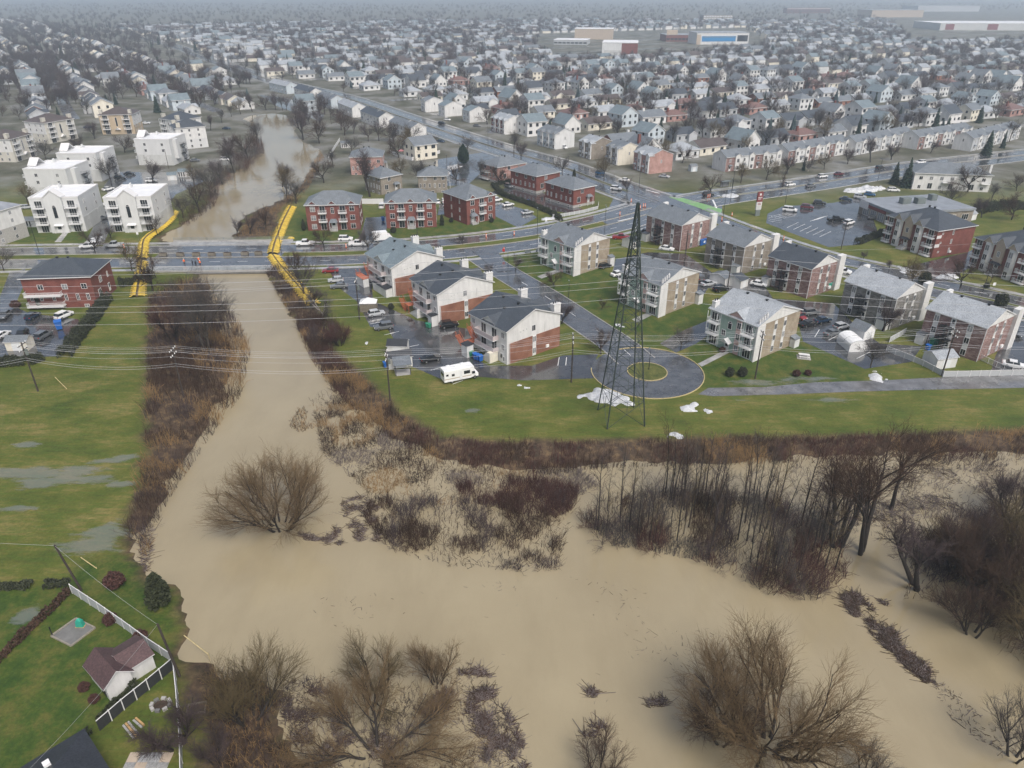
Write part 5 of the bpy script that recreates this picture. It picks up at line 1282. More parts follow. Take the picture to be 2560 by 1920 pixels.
hero('rust coloured leafless thicket beside the car park bank', U(735, 745), ('s1', .6), 'dark_bark', 'red_twig', -.2, 'bare trees on the river banks', name='bare_tree')
# flooded grove of saplings
R_ = np.random.RandomState(4)
gp = in_poly(W_([(1275, 1140), (1330, 1085), (1500, 1050), (1650, 1070), (1790, 1120), (1830, 1230), (1760, 1280), (1640, 1260), (1500, 1195), (1340, 1172)]), 99, R_)
gp = gp[np.argsort(gp[:, 0])]
for k, p in enumerate(gp):
    tree('sapling%d' % (k % 5), p, R_.uniform(.55, 1.12), 'thin bare sapling in the flooded grove, %s from its left end' % (ORD[k] if k < 50 else ORD[k - 50] + ' after the fiftieth'), 'saplings of the flooded grove', 'bare_sapling', z=WATER)
for k, (x, y, s) in enumerate(((1310, 1165, 1.5), (1400, 1180, 1.2), (1540, 1215, 1.3), (1660, 1270, 1.4), (1750, 1285, 1.2), (1275, 1130, 1.0))):
    tree('shrub%d' % (k % 2), U(x, y, WATER), s, 'round bare shrub at the waterline of the grove, %s from the left' % ORD[k], 'shrubs at the foot of the grove', 'shrub', z=WATER, cat='shrub')
# trees the photograph lets one tell apart, by survey point, kind, height in tens of metres
SPOTS = [('shade3', 330, 628, .95, 'bare tree leaning over the left yellow barrier'), ('shade4', 285, 585, .8, 'bare tree behind the red brick house'), ('shade0', 655, 640, .95, 'bare tree on the bank just right of the bridge'), ('shade3', 640, 600, .8, 'bare tree at the bridge end beside the yellow barrier'), ('shade6', 697, 690, .75, 'slim white birch beside the car park'), ('shade1', 676, 668, .7, 'dark bare tree at the foot of the right yellow barrier'),
         ('shade5', 800, 425, 1.55, 'tallest bare tree behind the dark red triplexes'), ('shade2', 905, 405, 1.0, 'bare tree between the two cream brick blocks'), ('shade3', 700, 535, .65, 'bare street tree in front of the first triplex'), ('shade0', 795, 545, .75, 'bare street tree beside the white box truck'), ('shade1', 1000, 528, .35, 'spindly young tree on the boulevard median'),
         ('shade4', 620, 425, 1.15, 'bare bank tree above the right yellow barrier'), ('shade1', 610, 400, 1.0, 'bare tree at the water upstream of the bridge'), ('shade0', 640, 440, .9, 'bare tree beside the first dark red triplex'), ('shade1', 655, 300, 1.6, 'broad dark tree leaning over the upstream bend'), ('shade3', 690, 310, 1.2, 'dark bare tree right of the upstream bend'), ('shade1', 540, 505, .7, 'low bare tree in the flooded bushes above the bridge'), ('shade3', 575, 495, .75, 'reddish bare tree in the flooded bushes above the bridge'), ('shade1', 512, 508, .6, 'small bare tree where the bridge railing starts'),
         ('shade3', 430, 455, 1.1, 'bare tree on the bank opposite the white blocks'), ('shade0', 455, 425, 1.2, 'tall bare tree on the near upstream bank'), ('shade1', 480, 395, 1.1, 'mauve bare tree on the upstream bank'), ('shade5', 505, 372, 1.2, 'bare tree halfway along the upstream bank'), ('shade3', 535, 340, 1.2, 'brown bare tree near the upstream bend'), ('shade0', 555, 310, 1.2, 'bare tree at the inside of the upstream bend'), ('shade1', 500, 335, 1.0, 'bare tree behind the upstream bank, near the parked cars'), ('shade4', 420, 405, .9, 'bare tree by the small sheds'), ('shade0', 395, 470, .8, 'bare tree above the left yellow barrier'),
         ('shade1', 330, 395, 1.0, 'dark bare tree beside the central white block'), ('shade3', 270, 330, .9, 'bare tree between the white blocks and the sand coloured block'), ('shade1', 175, 330, .9, 'bare tree in front of the beige block with brown roof'), ('shade0', 100, 345, .9, 'bare tree in front of the leftmost beige block'), ('shade4', 60, 440, .7, 'bare tree at the corner of the left car park'), ('shade3', 205, 545, .75, 'rust brown tree in front of the second pedimented block'), ('shade0', 340, 505, .6, 'pale bare tree in front of the block nearest the river'), ('shade3', 290, 490, .55, 'mauve bare tree beside the drive of the white blocks'), ('shade1', 240, 515, .5, 'small bare tree on the boulevard verge'), ('shade0', 8, 585, .7, 'bare tree at the left edge of the boulevard'),
         ('shade1', 1113, 585, .5, 'round bare tree on the lawn at the crescent entrance'), ('shade3', 1197, 622, .5, 'reddish bare tree on the lawn below the first green block'), ('shade1', 1213, 700, .62, 'small bare tree behind the third white and brick house'), ('shade3', 1298, 765, .6, 'bare tree on the lawn left of the pylon'), ('shade1', 1060, 600, .45, 'bare tree at the corner of the crescent'), ('shade3', 1300, 668, .3, 'young reddish tree in the lawn beside the pylon'), ('shade1', 1600, 690, .45, 'bare bush tree at the end of the second green block'), ('shade0', 1470, 755, .5, 'bare tree by the drive to the turning circle'),
         ('shade1', 1905, 715, .75, 'bare tree beside the mottled grey block'), ('shade0', 1880, 792, .62, 'bare tree in front of the white carport tent'), ('shade4', 1965, 625, .85, 'spreading bare tree on the verge of the side road'), ('shade3', 2075, 620, .8, 'bare tree by the snow patch near the second bay triplex'), ('shade1', 1865, 560, .3, 'sapling on the lawn of the first bay triplex'), ('shade0', 2140, 610, .5, 'pale bare tree in front of the second bay triplex'), ('shade3', 2185, 475, 1.0, 'dark bare tree beside the shop'), ('shade1', 2120, 470, .8, 'mauve bare tree between shop and second bay triplex'), ('shade5', 1920, 585, .3, 'slim young tree by the side road'),
         ('shade1', 1200, 420, .75, 'bare tree on the main road verge near the junction'), ('shade0', 1215, 378, .8, 'bare tree on the main road opposite the blue house'), ('shade1', 1125, 345, .9, 'bare street tree beside the red and white house'), ('shade3', 1240, 420, .8, 'bare tree in front of the pink corner house'), ('shade4', 1305, 388, .9, 'bare street tree before the twin grey houses'), ('shade0', 1010, 330, .8, 'bare street tree on the median of the main road'), ('shade1', 1355, 415, .6, 'bare tree beside the bus shelter'), ('shade3', 1535, 420, .8, 'dense rust-brown tree at the end of the first terrace'), ('shade1', 1700, 375, .9, 'bare tree in front of the second terrace'), ('shade6', 1745, 370, .75, 'white birch clump before the second terrace'), ('shade1', 1830, 355, .8, 'bare tree before the third terrace'), ('shade3', 2090, 415, 1.1, 'rust coloured tree beside the white two-storey block'), ('shade1', 1925, 345, .9, 'bare tree before the fourth terrace'), ('column0', 1690, 405, 1.1, 'narrow columnar tree on the avenue verge')]
for k_, x, y, s, lb in SPOTS: tree(k_, U(x, y), s * 1.28, lb, 'bare trees around the apartment blocks', 'bare_tree')
for gl, pts in (('behind the dark red triplexes', ((700, 395), (720, 362), (760, 332), (850, 305), (868, 384), (880, 318), (905, 345), (940, 325), (985, 398), (1040, 388), (1075, 398), (1110, 332))), ('on the verge before the terraces', ((1600, 396), (1655, 389), (1780, 366), (1880, 351), (2010, 331), (2180, 306))), ('on the grass right of the shop', ((2050, 446), (2140, 436), (2195, 412))), ('among the white and beige blocks', ((25, 335), (130, 300), (205, 300), (240, 390), (335, 322), (420, 300), (455, 282))), ('at the head of the upstream bend', ((480, 266), (500, 252), (520, 246), (545, 240), (575, 238), (610, 238)))):
    for i_, (x, y) in enumerate(pts): tree('shade%d' % ((x + y) % 6), U(x, y), .8 + .07 * ((x * 7 + y) % 8), 'bare tree %s, %s from the left' % (gl, ORD[i_]), 'bare trees around the apartment blocks', 'bare_tree')
CON = [('pine0', 1001, 352, 1.05, 'round dark pine beside the main road'), ('spruce0', 1955, 405, 1.25, 'tall dark spruce left of the white two-storey block'), ('spruce1', 1930, 398, .95, 'shorter dark spruce left of the white two-storey block'), ('spruce0', 2040, 300, 1.2, 'dark spruce before the fourth terrace'), ('spruce1', 2130, 335, 1.2, 'broad spruce before the last terrace'), ('spruce2', 2165, 320, .9, 'narrow spruce before the last terrace'), ('spruce2', 1735, 368, .6, 'small spruce before the second terrace'), ('spruce0', 1090, 200, 1.5, 'tall lone spruce among the far houses'), ('spruce2', 735, 440, .5, 'small spruce behind the first triplex'), ('spruce3', 2030, 295, 1.0, 'blue spruce behind the fourth terrace'),
       ('cedar0', 347, 1305, 1.3, 'dark clipped cedar standing at the water edge'), ('cedar1', 850, 503, .9, 'dark round shrub beside the second triplex'), ('cedar0', 955, 487, .95, 'dark cedar right of the second triplex'), ('cedar0', 657, 498, .95, 'dark cedar left of the first triplex'), ('cedar1', 975, 480, .7, 'dark shrub left of the third triplex'), ('cedar1', 1062, 480, .75, 'dark shrub right of the third triplex'), ('cedar1', 1576, 812, .85, 'round clipped shrub below the third green block, left one'), ('cedar1', 1603, 812, .9, 'round clipped shrub below the third green block, right one'), ('cedar1', 1995, 612, 1.5, 'large dark round evergreen before the first bay triplex'), ('cedar1', 2160, 660, 1.5, 'large dark round evergreen before the second bay triplex'), ('cedar1', 2130, 622, .7, 'small evergreen by the white bay'),
       ('cedar0', 88, 665, 1.1, 'narrow dark cedar before the red brick house'), ('redbush0', 250, 1265, 1.1, 'red brown round shrub on the lawn near the fence'), ('redbush0', 35, 665, 1.0, 'red round shrub at the corner of the red brick house'), ('redbush0', 240, 1345, .75, 'red shrub against the white fence'), ('redbush0', 305, 1385, .8, 'brown shrub at the shed end of the white fence'), ('redbush0', 183, 1490, .55, 'dark shrub left of the shed door'), ('redbush0', 205, 1515, .5, 'dark shrub at the shed corner'), ('redbush0', 1365, 640, .8, 'low brown shrub beside the second green block'), ('redbush0', 1560, 760, .6, 'low shrub at the third green block'), ('cedar1', 845, 668, .7, 'round shrub at the middle white and brick house'), ('redbush0', 1720, 812, .7, 'low brown shrub on the lawn by the path'), ('redbush0', 1745, 810, .6, 'lower brown shrub on the lawn by the path'), ('cedar0', 1240, 385, 1.0, 'dark cedar beside the terraces')]
for k_, x, y, s, lb in CON: tree(k_, U(x, y), s, lb, None, 'spruce_tree' if ('spruce' in k_ or 'pine' in k_) else 'shrub' if k_ != 'cedar0' else 'cedar', cat='tree' if ('spruce' in k_ or 'pine' in k_ or k_ == 'cedar0') else 'shrub', sxy=1.5 if 'water edge' in lb else None)
hedge('long dark cedar hedge along the car park of the red brick house', [U(*p) for p in ((232, 650), (205, 690), (172, 730), (140, 775))], 2.6, 2.6)
hedge('broad dark hedge at the left edge of the big lawn', [U(*p) for p in ((-40, 790), (60, 785), (95, 775))], 3.2, 1.8)
hedge('dark hedge behind the red brick house', [U(*p) for p in ((258, 620), (300, 612), (330, 600))], 2.4, 2.4)
hedge('long dark hedge beside the black courtyard', [U(*p) for p in ((1068, 405), (1090, 425), (1150, 445), (1195, 465), (1212, 478))], 1.8, 1.8)
hedge('dark hedge behind the black courtyard', [U(*p) for p in ((1062, 404), (1110, 392))], 1.4, 1.6)
hedge('clipped dark hedge beside the shop car park', [U(*p) for p in ((1850, 528), (1885, 515), (1912, 505))], 1.8, 2.0)
hedge('low clipped hedge along the left of the yard', [U(*p) for p in ((-20, 1272), (70, 1268))], 1.2, 1.0)
hedge('short clipped hedge beside the leaning pole', [U(*p) for p in ((98, 1268), (150, 1262))], 1.2, 1.0)
hedge('untrimmed brown hedge running along the yard boundary', [U(*p) for p in ((150, 1278), (110, 1320), (60, 1365), (0, 1425), (-40, 1460))], 1.0, .9, 'brown_twig')
hedge('dark hedge along the shed and the fence', [U(*p) for p in ((300, 1480), (260, 1520), (215, 1560))], 1.0, 1.0, 'cedar_leaf')
hedge('narrow hedge beside the dark roof at the lower edge', [U(*p) for p in ((195, 1580), (130, 1640), (95, 1670))], .8, .8, 'cedar_leaf')
hedge('big dark hedge right of the shop', [U(*p) for p in ((2110, 460), (2160, 450), (2230, 452))], 4, 3)
# ---------------------------------------------------------------- houses of the suburb
def proj(x, y, z=0.0):
    d, f = CAMH - z, y
    k = d / f                                       # tan of the depression
    t = (FPX * CP * k - FPX * SP) / (CP + SP * k)
    s = (FPX * CP - t * SP) / y
    return CX + x * s, CY + t
HOUSES = {}
def house_proto(key, W, D, h, rise, axis, wm, rm, wing=None, seed=0, chim=False, front='white_trim'):
    """detached house centred on its plot, front towards -y"""
    R = random.Random(seed); parts = []
    x0, y0 = -W / 2, -D / 2
    mb = MB()
    if axis == 'y': mb.yprism([(x0, -.3), (x0 + W, -.3), (x0 + W, h), (0, h + rise), (x0, h)], y0, y0 + D)
    elif axis == 'x': mb.xprism([(y0, -.3), (y0 + D, -.3), (y0 + D, h), (0, h + rise), (y0, h)], x0, x0 + W)
    else: mb.box(x0, y0, -.3, x0 + W, y0 + D, h)
    rf = roof_hip(W, D, h, rise, .4) if axis == 'h' else roof_gable(W, D, h, rise, axis, .4, .3)
    rf.v = [(a + x0, b_ + y0, c) for a, b_, c in rf.v]
    if wing:
        wx, ww, wd, wh = wing                         # cross wing towards the street
        mb.yprism([(wx - ww / 2, -.3), (wx + ww / 2, -.3), (wx + ww / 2, wh), (wx, wh + ww * .28), (wx - ww / 2, wh)], y0 - wd, y0 + D * .4)
        w2 = roof_gable(ww, wd + D * .45, wh, ww * .28, 'y', .3, .25); n = len(rf.v)
        rf.v += [(a + wx - ww / 2, b_ + y0 - wd, c) for a, b_, c in w2.v]; rf.f += [tuple(i + n for i in f) for f in w2.f]; rf.m += w2.m
    g = MB()
    fl = (1.0, 3.7) if h > 4.5 else (1.0,)
    for z in fl:
        for sx_, n in ((-1, 3), (1, 3)):
            yy = sx_ * D / 2
            for i in range(n):
                xx = x0 + W * (i + .5) / n; w = R.choice((.6, .8, .5))
                g.box(xx - w, yy - .05, z, xx + w, yy + .05, z + 1.25)
        for xx in (x0, -x0):
            for yy in (-D * .2, D * .22): g.box(xx - .05, yy - .5, z, xx + .05, yy + .5, z + 1.2)
    if axis == 'y': g.box(-.5, y0 - .05, h + .2, .5, y0 + .05, h + 1.2)
    d = MB().box(W * .12, y0 - .08, .1, W * .12 + 1.0, y0 + .02, 2.2)
    parts = [('wall', mb.mesh('wall', wm)), ('roof', rf.mesh('roof', [rm, 'white_trim'])), ('glazing', g.mesh('glazing', 'glass')), ('door', d.mesh('door', front))]
    if chim: parts.append(('chimney', MB().box(W * .25, 0, h, W * .25 + .9, .8, h + rise + 1.0).mesh('chimney', 'red_brick' if seed % 2 else 'white_siding')))
    HOUSES[key] = parts
WNAME = {'white_siding': 'white', 'cream_siding': 'cream', 'grey_siding': 'grey', 'blue_siding': 'pale blue', 'tan_siding': 'tan', 'pink_brick': 'pink brick', 'red_brick': 'red brick', 'pale_siding': 'pale grey', 'sand_brick': 'sandy brick', 'orange_brick': 'orange brick', 'taupe_brick': 'taupe brick'}
RNAME = {'grey_roof': 'grey', 'slate_roof': 'dark', 'pale_roof': 'pale', 'blue_roof': 'blue-grey', 'brown_roof': 'brown', 'rust_roof': 'rusty', 'dark_roof': 'black'}
for i, a in enumerate([(12, 8.5, 3.0, 2.2, 'x', 'white_siding', 'grey_roof', None), (9, 9.5, 5.6, 2.4, 'x', 'white_siding', 'blue_roof', None), (13, 8, 2.9, 2.0, 'x', 'cream_siding', 'brown_roof', (-3, 5, 1.2, 3.0)), (8, 10, 5.4, 3.2, 'y', 'white_siding', 'grey_roof', None),
                       (11, 9, 3.1, 2.4, 'h', 'pale_siding', 'pale_roof', None), (10, 9, 4.2, 3.2, 'x', 'white_siding', 'slate_roof', (2.5, 4.5, 1.4, 4.0)), (12, 8, 3, 2.0, 'x', 'orange_brick', 'grey_roof', None), (9, 9, 5.5, 2.2, 'h', 'pale_siding', 'grey_roof', (-2, 4.2, 1.0, 5.0)),
                       (8.5, 11, 4.0, 3.6, 'y', 'white_siding', 'blue_roof', None), (12, 8.5, 3.0, 2.2, 'h', 'pink_brick', 'rust_roof', None), (11, 8, 3.2, 2.3, 'x', 'grey_siding', 'slate_roof', (2.6, 4.6, 1.6, 3.1)), (9.5, 8.5, 5.4, 2.3, 'x', 'cream_siding', 'grey_roof', None),
                       (12.5, 8.5, 3.0, 2.1, 'x', 'white_siding', 'pale_roof', (3, 5, 1.0, 3.0)), (9, 9.5, 5.2, 2.8, 'y', 'blue_siding', 'blue_roof', None)]):
    house_proto(i, *a, seed=i, chim=i % 3 == 0); HOUSES[(i, 'n')] = '%s %s, %s roof' % (WNAME[a[5]], 'bungalow' if a[2] < 4 else 'tall house', RNAME[a[6]])
def place_house(key, p, rz, label, group, sc=1.0):
    o = root('house', label, 'house', p, rz, group)
    o.scale = (sc, sc, sc)
    for nm, me in HOUSES[key]:
        c = obj(nm, me, o)
        if nm == 'glazing': c['kind'] = 'stuff'
    return o
# main-road town houses
t_b2 = lambda v: min(range(len(B2)), key=lambda i: (B2[i] - Vector(v)).length)
def townhouse(label, near, W, D, **kw):
    p = Vector(near); i = t_b2(p); i = min(max(i, 1), len(B2) - 2); t = (B2[i + 1] - B2[i - 1]).normalized()
    return make_terrace(label, p - t * W, p, D, grp='town houses along the main road', **kw)
townhouse('pink brick town house at the junction end of the main road', q(2, 1985, 1120), 12, 12, units=2, wm='pink_brick', band='pink_brick', roofm='pale_roof', h=7.4)
townhouse('beige town house with blue-grey roof, second from the junction', q(2, 1785, 1065), 10, 12, units=2, wm='cream_siding', band='taupe_brick', roofm='grey_roof', h=7.2)
townhouse('tan town house with pale roof, third from the junction', q(2, 1615, 1028), 10, 12, units=2, wm='taupe_brick', band='taupe_brick', roofm='pale_roof', h=7.2)
townhouse('pale blue town house with white trim on the main road', q(2, 1385, 962), 15, 12, units=3, wm='pale_siding', band='blue_siding', roofm='grey_roof', h=7.2)
townhouse('red and white town house with pale roof on the main road', q(2, 1062, 866), 15, 12, units=3, wm='white_siding', band='red_brick', roofm='pale_roof', h=7.2)
townhouse('white town house with grey roof beside the red and white one', q(2, 835, 790), 9, 12, units=1, band='white_siding', roofm='blue_roof', h=6.4, bays=False)
townhouse('white town house with porch, next but one to the red and white one', q(2, 675, 752), 9, 12, units=1, band='white_siding', roofm='blue_roof', h=6.4, bays=False)
townhouse('white town house with tall bay at the far end of the row', q(2, 555, 722), 8, 12, units=1, band='white_siding', roofm='grey_roof', h=6.6)
i0 = t_b2(U(990, 292)); k = 0; acc = 0.0
cols = [('white_siding', 'grey_roof', 'white'), ('white_siding', 'slate_roof', 'dark-roofed white'), ('white_siding', 'pale_roof', 'pale-roofed white'), ('blue_siding', 'grey_roof', 'pale blue'), ('white_siding', 'slate_roof', 'slate-roofed white'), ('blue_siding', 'pale_roof', 'pale-roofed blue')]
OB2 = offset(B2, -27)
i = i0
while k < 6 and i > 6:
    j = i
    while j > 1 and (OB2[j] - OB2[i]).length < 23: j -= 1
    wm_, rm_, nm_ = cols[k]
    make_terrace('%s rear-garden terrace, %s from the junction on the river side' % (nm_, ORD[k]), OB2[j], OB2[i], 9, 3, wm_, rm_, 5.8, wm_, 'terraces between river and main road', bays=False)
    i = j - 1 if (OB2[max(0, j - 1)] - OB2[j]).length > 2 else j - 2; k += 1
# streets: frames of reference along the avenue and the main road
AV = Vector((math.cos(math.radians(29)), math.sin(math.radians(29)))); AN = Vector((-AV.y, AV.x)); A0 = Vector(U(1490, 405))
BV = Vector((-.57, .82)).normalized(); BN = Vector((-BV.y, BV.x)); B0 = Vector(U(1000, 296))
def dist_path(p, c): return min((p - a).length for a in c)
B2s = B2[::3]
BLOCKED = [(VP(((1180, 118), (1270, 132), (1620, 108), (1640, 85), (1600, 60), (1150, 75))), 0), (VP(((1990, 95), (2300, 88), (2300, 20), (1900, 30))), 0)]
def blocked(p):
    pt = np.array([[p.x, p.y]])
    return any(sdist(pt, b)[0] < 10 for b, _ in BLOCKED)
cand = []; STREETS = []
R = random.Random(5)
for st in range(0, 20):                              # streets parallel to the avenue, right of the main road
    off = 66 + 80 * st + R.uniform(-5, 5); bend = R.uniform(-.12, .12)
    line = []
    for s in np.arange(-1200, 1900, 18):
        p = A0 + AV * s + AN * (off + bend * 60 * math.sin(s / 170 + st))
        line.append(p)
    ok = [p for p in line if p.y > 250 and (p - B2s[-1]).length > 20]
    keep = []
    for p in line:
        i = t_b2(p); t = (B2[min(i + 1, len(B2) - 1)] - B2[max(i - 1, 0)]).normalized(); side = t.x * (p.y - B2[i].y) - t.y * (p.x - B2[i].x)
        vx, vy = proj(p.x, p.y) if p.y > 50 else (-999, 0)
        if side > 0 and (p - B2[i]).length > 16 and -80 < vx < 2300 and p.y < 2000: keep.append(p)
    if len(keep) < 2: continue
    STREETS.append(keep)
    for sd in (-1, 1):
        s = R.uniform(0, 10)
        L = sum((keep[i + 1] - keep[i]).length for i in range(len(keep) - 1))
        while s < L:
            f = s / L * (len(keep) - 1); i = int(f); p = keep[i].lerp(keep[min(i + 1, len(keep) - 1)], f - i); t = (keep[min(i + 1, len(keep) - 1)] - keep[i]); t = t.normalized() if t.length > .1 else AV
            n_ = Vector((-t.y, t.x)) * sd; hp = p + n_ * R.uniform(15.5, 18.5)
            if dist_path(hp, B2s) > 36 or hp.y > 700: cand.append((hp, math.atan2(t.y, t.x) + (0 if sd > 0 else math.pi), ('ne', st, sd)))
            s += R.uniform(17.5, 24)
for st in range(0, 13):                              # streets parallel to the main road, on its left
    off = 76 + 76 * st + R.uniform(-4, 4); keep = []
    for s in np.arange(-100, 2400, 18):
        p = B0 + BV * s + BN * (off + 10 * math.sin(s / 150 + st))
        vx, vy = proj(p.x, p.y) if p.y > 50 else (-999, 0)
        if p.y > 462 and -80 < vx < 2300 and p.y < 2000 and sdist(np.array([[p.x, p.y]]), RIVER)[0] > 16: keep.append(p)
    if len(keep) < 2: continue
    STREETS.append(keep)
    for sd in (-1, 1):
        s = R.uniform(0, 10); L = sum((keep[i + 1] - keep[i]).length for i in range(len(keep) - 1))
        while s < L:
            f = s / L * (len(keep) - 1); i = int(f); p = keep[i].lerp(keep[min(i + 1, len(keep) - 1)], f - i); t = (keep[min(i + 1, len(keep) - 1)] - keep[i]); t = t.normalized() if t.length > .1 else BV
            n_ = Vector((-t.y, t.x)) * sd; hp = p + n_ * R.uniform(15.5, 18.5); cand.append((hp, math.atan2(t.y, t.x) + (0 if sd > 0 else math.pi), ('nw', st, sd))); s += R.uniform(17, 23)
for poly, n in (([(-60, 95), (540, 160), (470, 230), (280, 202), (60, 222), (-60, 262)], 130), ([(600, 228), (700, 226), (800, 258), (700, 262)], 6), ([(860, 330), (960, 322), (985, 345), (880, 350)], 2)):
    for p in in_poly(VP(poly), n, np.random.RandomState(n)):
        p = Vector(p); ds = [(dist_path(p, c), k) for k, c in enumerate(STREETS[-13:])]; m_ = min(ds)
        if m_[0] > 11: cand.append((p, math.atan2(BV.y, BV.x) + R.choice((0, 1.57, 3.14)), ('nw', m_[1], 1)))
sel = []
RIVW = RIVER
for hp, rz, key in cand:
    if blocked(hp): continue
    if key[0] == 'nw' and dist_path(hp, B2s) < 42: continue
    if sdist(np.array([[hp.x, hp.y]]), RIVW)[0] < 14: continue
    if any((hp - s_[0]).length < 15.5 for s_ in sel): continue
    sel.append((hp, rz, key))
sel.sort(key=lambda s_: s_[0].length)
for k, c in enumerate(STREETS):
    mb = ribbon(MB(), c, -3.8, 3.8, .03)
    tag(mb.build('street', 'path_paving'), 'wet residential street in the far suburb, street number %s from the junction' % (ORD[k] if k < 50 else k), kind='structure')
near_h, far_h = sel[:290], sel[290:]
rows = {}
for h_ in near_h: rows.setdefault(h_[2], []).append(h_)
HL = []                                              # (place, short name)
for key, hs_ in rows.items():
    hs_.sort(key=lambda s_: proj(s_[0].x, s_[0].y)[0])
    for i, (hp, rz, _) in enumerate(hs_):
        kd = R.choice([0, 1, 2, 3, 4, 4, 5, 6, 7, 8, 9, 10, 10, 11, 12, 12, 13])
        where = '%s side of %s %s' % ('near' if key[2] < 0 else 'far', ORD[key[1]], 'street past terraces' if key[0] == 'ne' else 'street west of highroad')
        nm_ = HOUSES[(kd, 'n')]
        place_house(kd, hp, rz + R.gauss(0, .04), '%s, %s on %s' % (nm_, ORD[min(i, 49)], where), 'detached houses of the suburb', R.uniform(1.15, 1.38))
        HL.append((hp, '%s house, %s' % (ORD[min(i, 49)], where)))
# the rest of the suburb, too far to pick apart
fm, rmb = MB(), MB()
for hp, rz, key in far_h:
    kd = R.randrange(14); W, D, h, rise = R.uniform(12, 17), R.uniform(10, 12), R.choice((3.5, 3.5, 6.5)), R.uniform(2.5, 3.6); c, s_ = math.cos(rz), math.sin(rz); mi = R.choice((0, 0, 1, 2)); rmi = R.choice((3, 4, 5, 6, 4))
    T = lambda x, y, z: (hp.x + c * x - s_ * y, hp.y + s_ * x + c * y, z)
    x, y = W / 2, D / 2
    fm.add([T(-x, -y, 0), T(x, -y, 0), T(x, y, 0), T(-x, y, 0), T(-x, -y, h), T(x, -y, h), T(x, y, h), T(-x, y, h), T(-x, 0, h + rise), T(x, 0, h + rise)], [(0, 1, 5, 4), (1, 2, 6, 9, 5), (2, 3, 7, 6), (3, 0, 4, 8, 7)], mi)
    fm.add([T(-x - .3, -y - .4, h - .1), T(x + .3, -y - .4, h - .1), T(x + .3, 0, h + rise + .1), T(-x - .3, 0, h + rise + .1), T(-x - .3, y + .4, h - .1), T(x + .3, y + .4, h - .1)], [(0, 1, 2, 3), (3, 2, 5, 4)], rmi)
tag(fm.build('far_houses', ['white_siding', 'pale_siding', 'cream_siding', 'grey_roof', 'pale_roof', 'blue_roof', 'brown_roof']), 'mass of small houses fading into the haze', kind='stuff')

# ---- large buildings beyond
def slab_building(name, label, cat, p, rz, W, D, h, wm, rm='white_membrane', strips=(), panels=()):
    o = root(name, label, cat, p, rz, 'large buildings in the far suburb')
    body(o, W, D, h, wm); MB().box(-.3, -.3, h, W + .3, D + .3, h + .5).build('roof', rm, o)
    S = Wall(o, 'S', W, D)
    for z, hh, m_ in strips:
        n = int(W / 6)
        for k in range(n): S.panel(W * (k + .1) / n, W * (k + .9) / n, z, z + hh, m_, .15, 'window')
    for t0, t1, z0, z1, m_ in panels: S.panel(W * t0, W * t1, z0, z1, m_, .25, 'panel')
    rb = MB()
    for k in range(3): rb.box(W * (.2 + .25 * k), D * .4, h + .5, W * (.2 + .25 * k) + 3, D * .4 + 3, h + 2)
    rb.build('roof_unit', 'galvanised', o) if False else None
    return o
mat('blue_panel', (.03, .22, .48), rough=.4, var=.1); mat('maroon_panel', (.20, .05, .05), rough=.6, var=.1)
slab_building('school', 'school with bright blue glazed front and white roof edge', 'school', q('F3', 1590, 385), .06, 76, 45, 15, 'white_siding', 'pale_roof', [], [(.1, .75, 4, 11, 'blue_panel'), (.12, .74, 9.3, 10.3, 'curtain_glass'), (.78, .98, 4, 12, 'glass'), (0, .08, 0, 13, 'tan_siding')])
slab_building('school_wing', 'brick school hall with tan wing left of the blue front', 'school', q('F3', 1330, 360), .06, 42, 40, 9, 'red_brick', 'pale_roof', [(2, 3, 'glass')], [(0, .4, 9, 16, 'tan_siding')])
slab_building('school_block', 'brick school block with pale flat roof behind the houses', 'school', q('F3', 775, 480), -.15, 42, 50, 14, 'pale_siding', 'white_membrane', [], [(.55, 1, 0, 13.5, 'red_brick'), (.05, .5, 3, 6, 'grey_stucco')])
slab_building('gymnasium', 'tan gymnasium block behind the brick school block', 'school', q('F3', 540, 340), -.15, 60, 40, 15, 'tan_siding', 'white_membrane')
slab_building('sports_hall', 'low hall with a bright white flat roof', 'hall', q('F3', 360, 385), -.2, 48, 40, 6, 'grey_siding', 'white_membrane', [(1.5, 2, 'glass')])
slab_building('superstore', 'vast flat store with white roof and dark red panels', 'store', q('F4', 1480, 262), -.05, 330, 120, 12, 'grey_stucco', 'white_membrane', [], [(.03, .08, 1, 11, 'maroon_panel'), (.27, .33, 1, 11, 'maroon_panel'), (.5, .56, 1, 11, 'maroon_panel'), (.75, .8, 1, 11, 'maroon_panel')])
slab_building('warehouse', 'beige warehouse with pale roof near the store', 'warehouse', q('F4', 890, 150), .05, 150, 90, 18, 'tan_siding', 'pale_roof')
slab_building('warehouse', 'grey warehouse on the skyline beside the beige one', 'warehouse', q('F4', 1290, 100), .0, 220, 120, 18, 'grey_siding', 'pale_roof')
slab_building('apartment_row', 'long dark brick apartment row on the far skyline', 'apartment block', q('F4', 160, 115), .1, 150, 30, 16, 'red_brick', 'grey_roof', [(3, 3, 'glass'), (8, 3, 'glass'), (12.5, 2, 'white_trim')])
slab_building('apartment_row', 'pale gabled apartment block behind the blue school', 'apartment block', q('F3', 1650, 195), .05, 70, 30, 16, 'taupe_brick', 'grey_roof', [(3, 2, 'white_trim'), (8, 2, 'white_trim'), (12, 2.5, 'white_trim')])
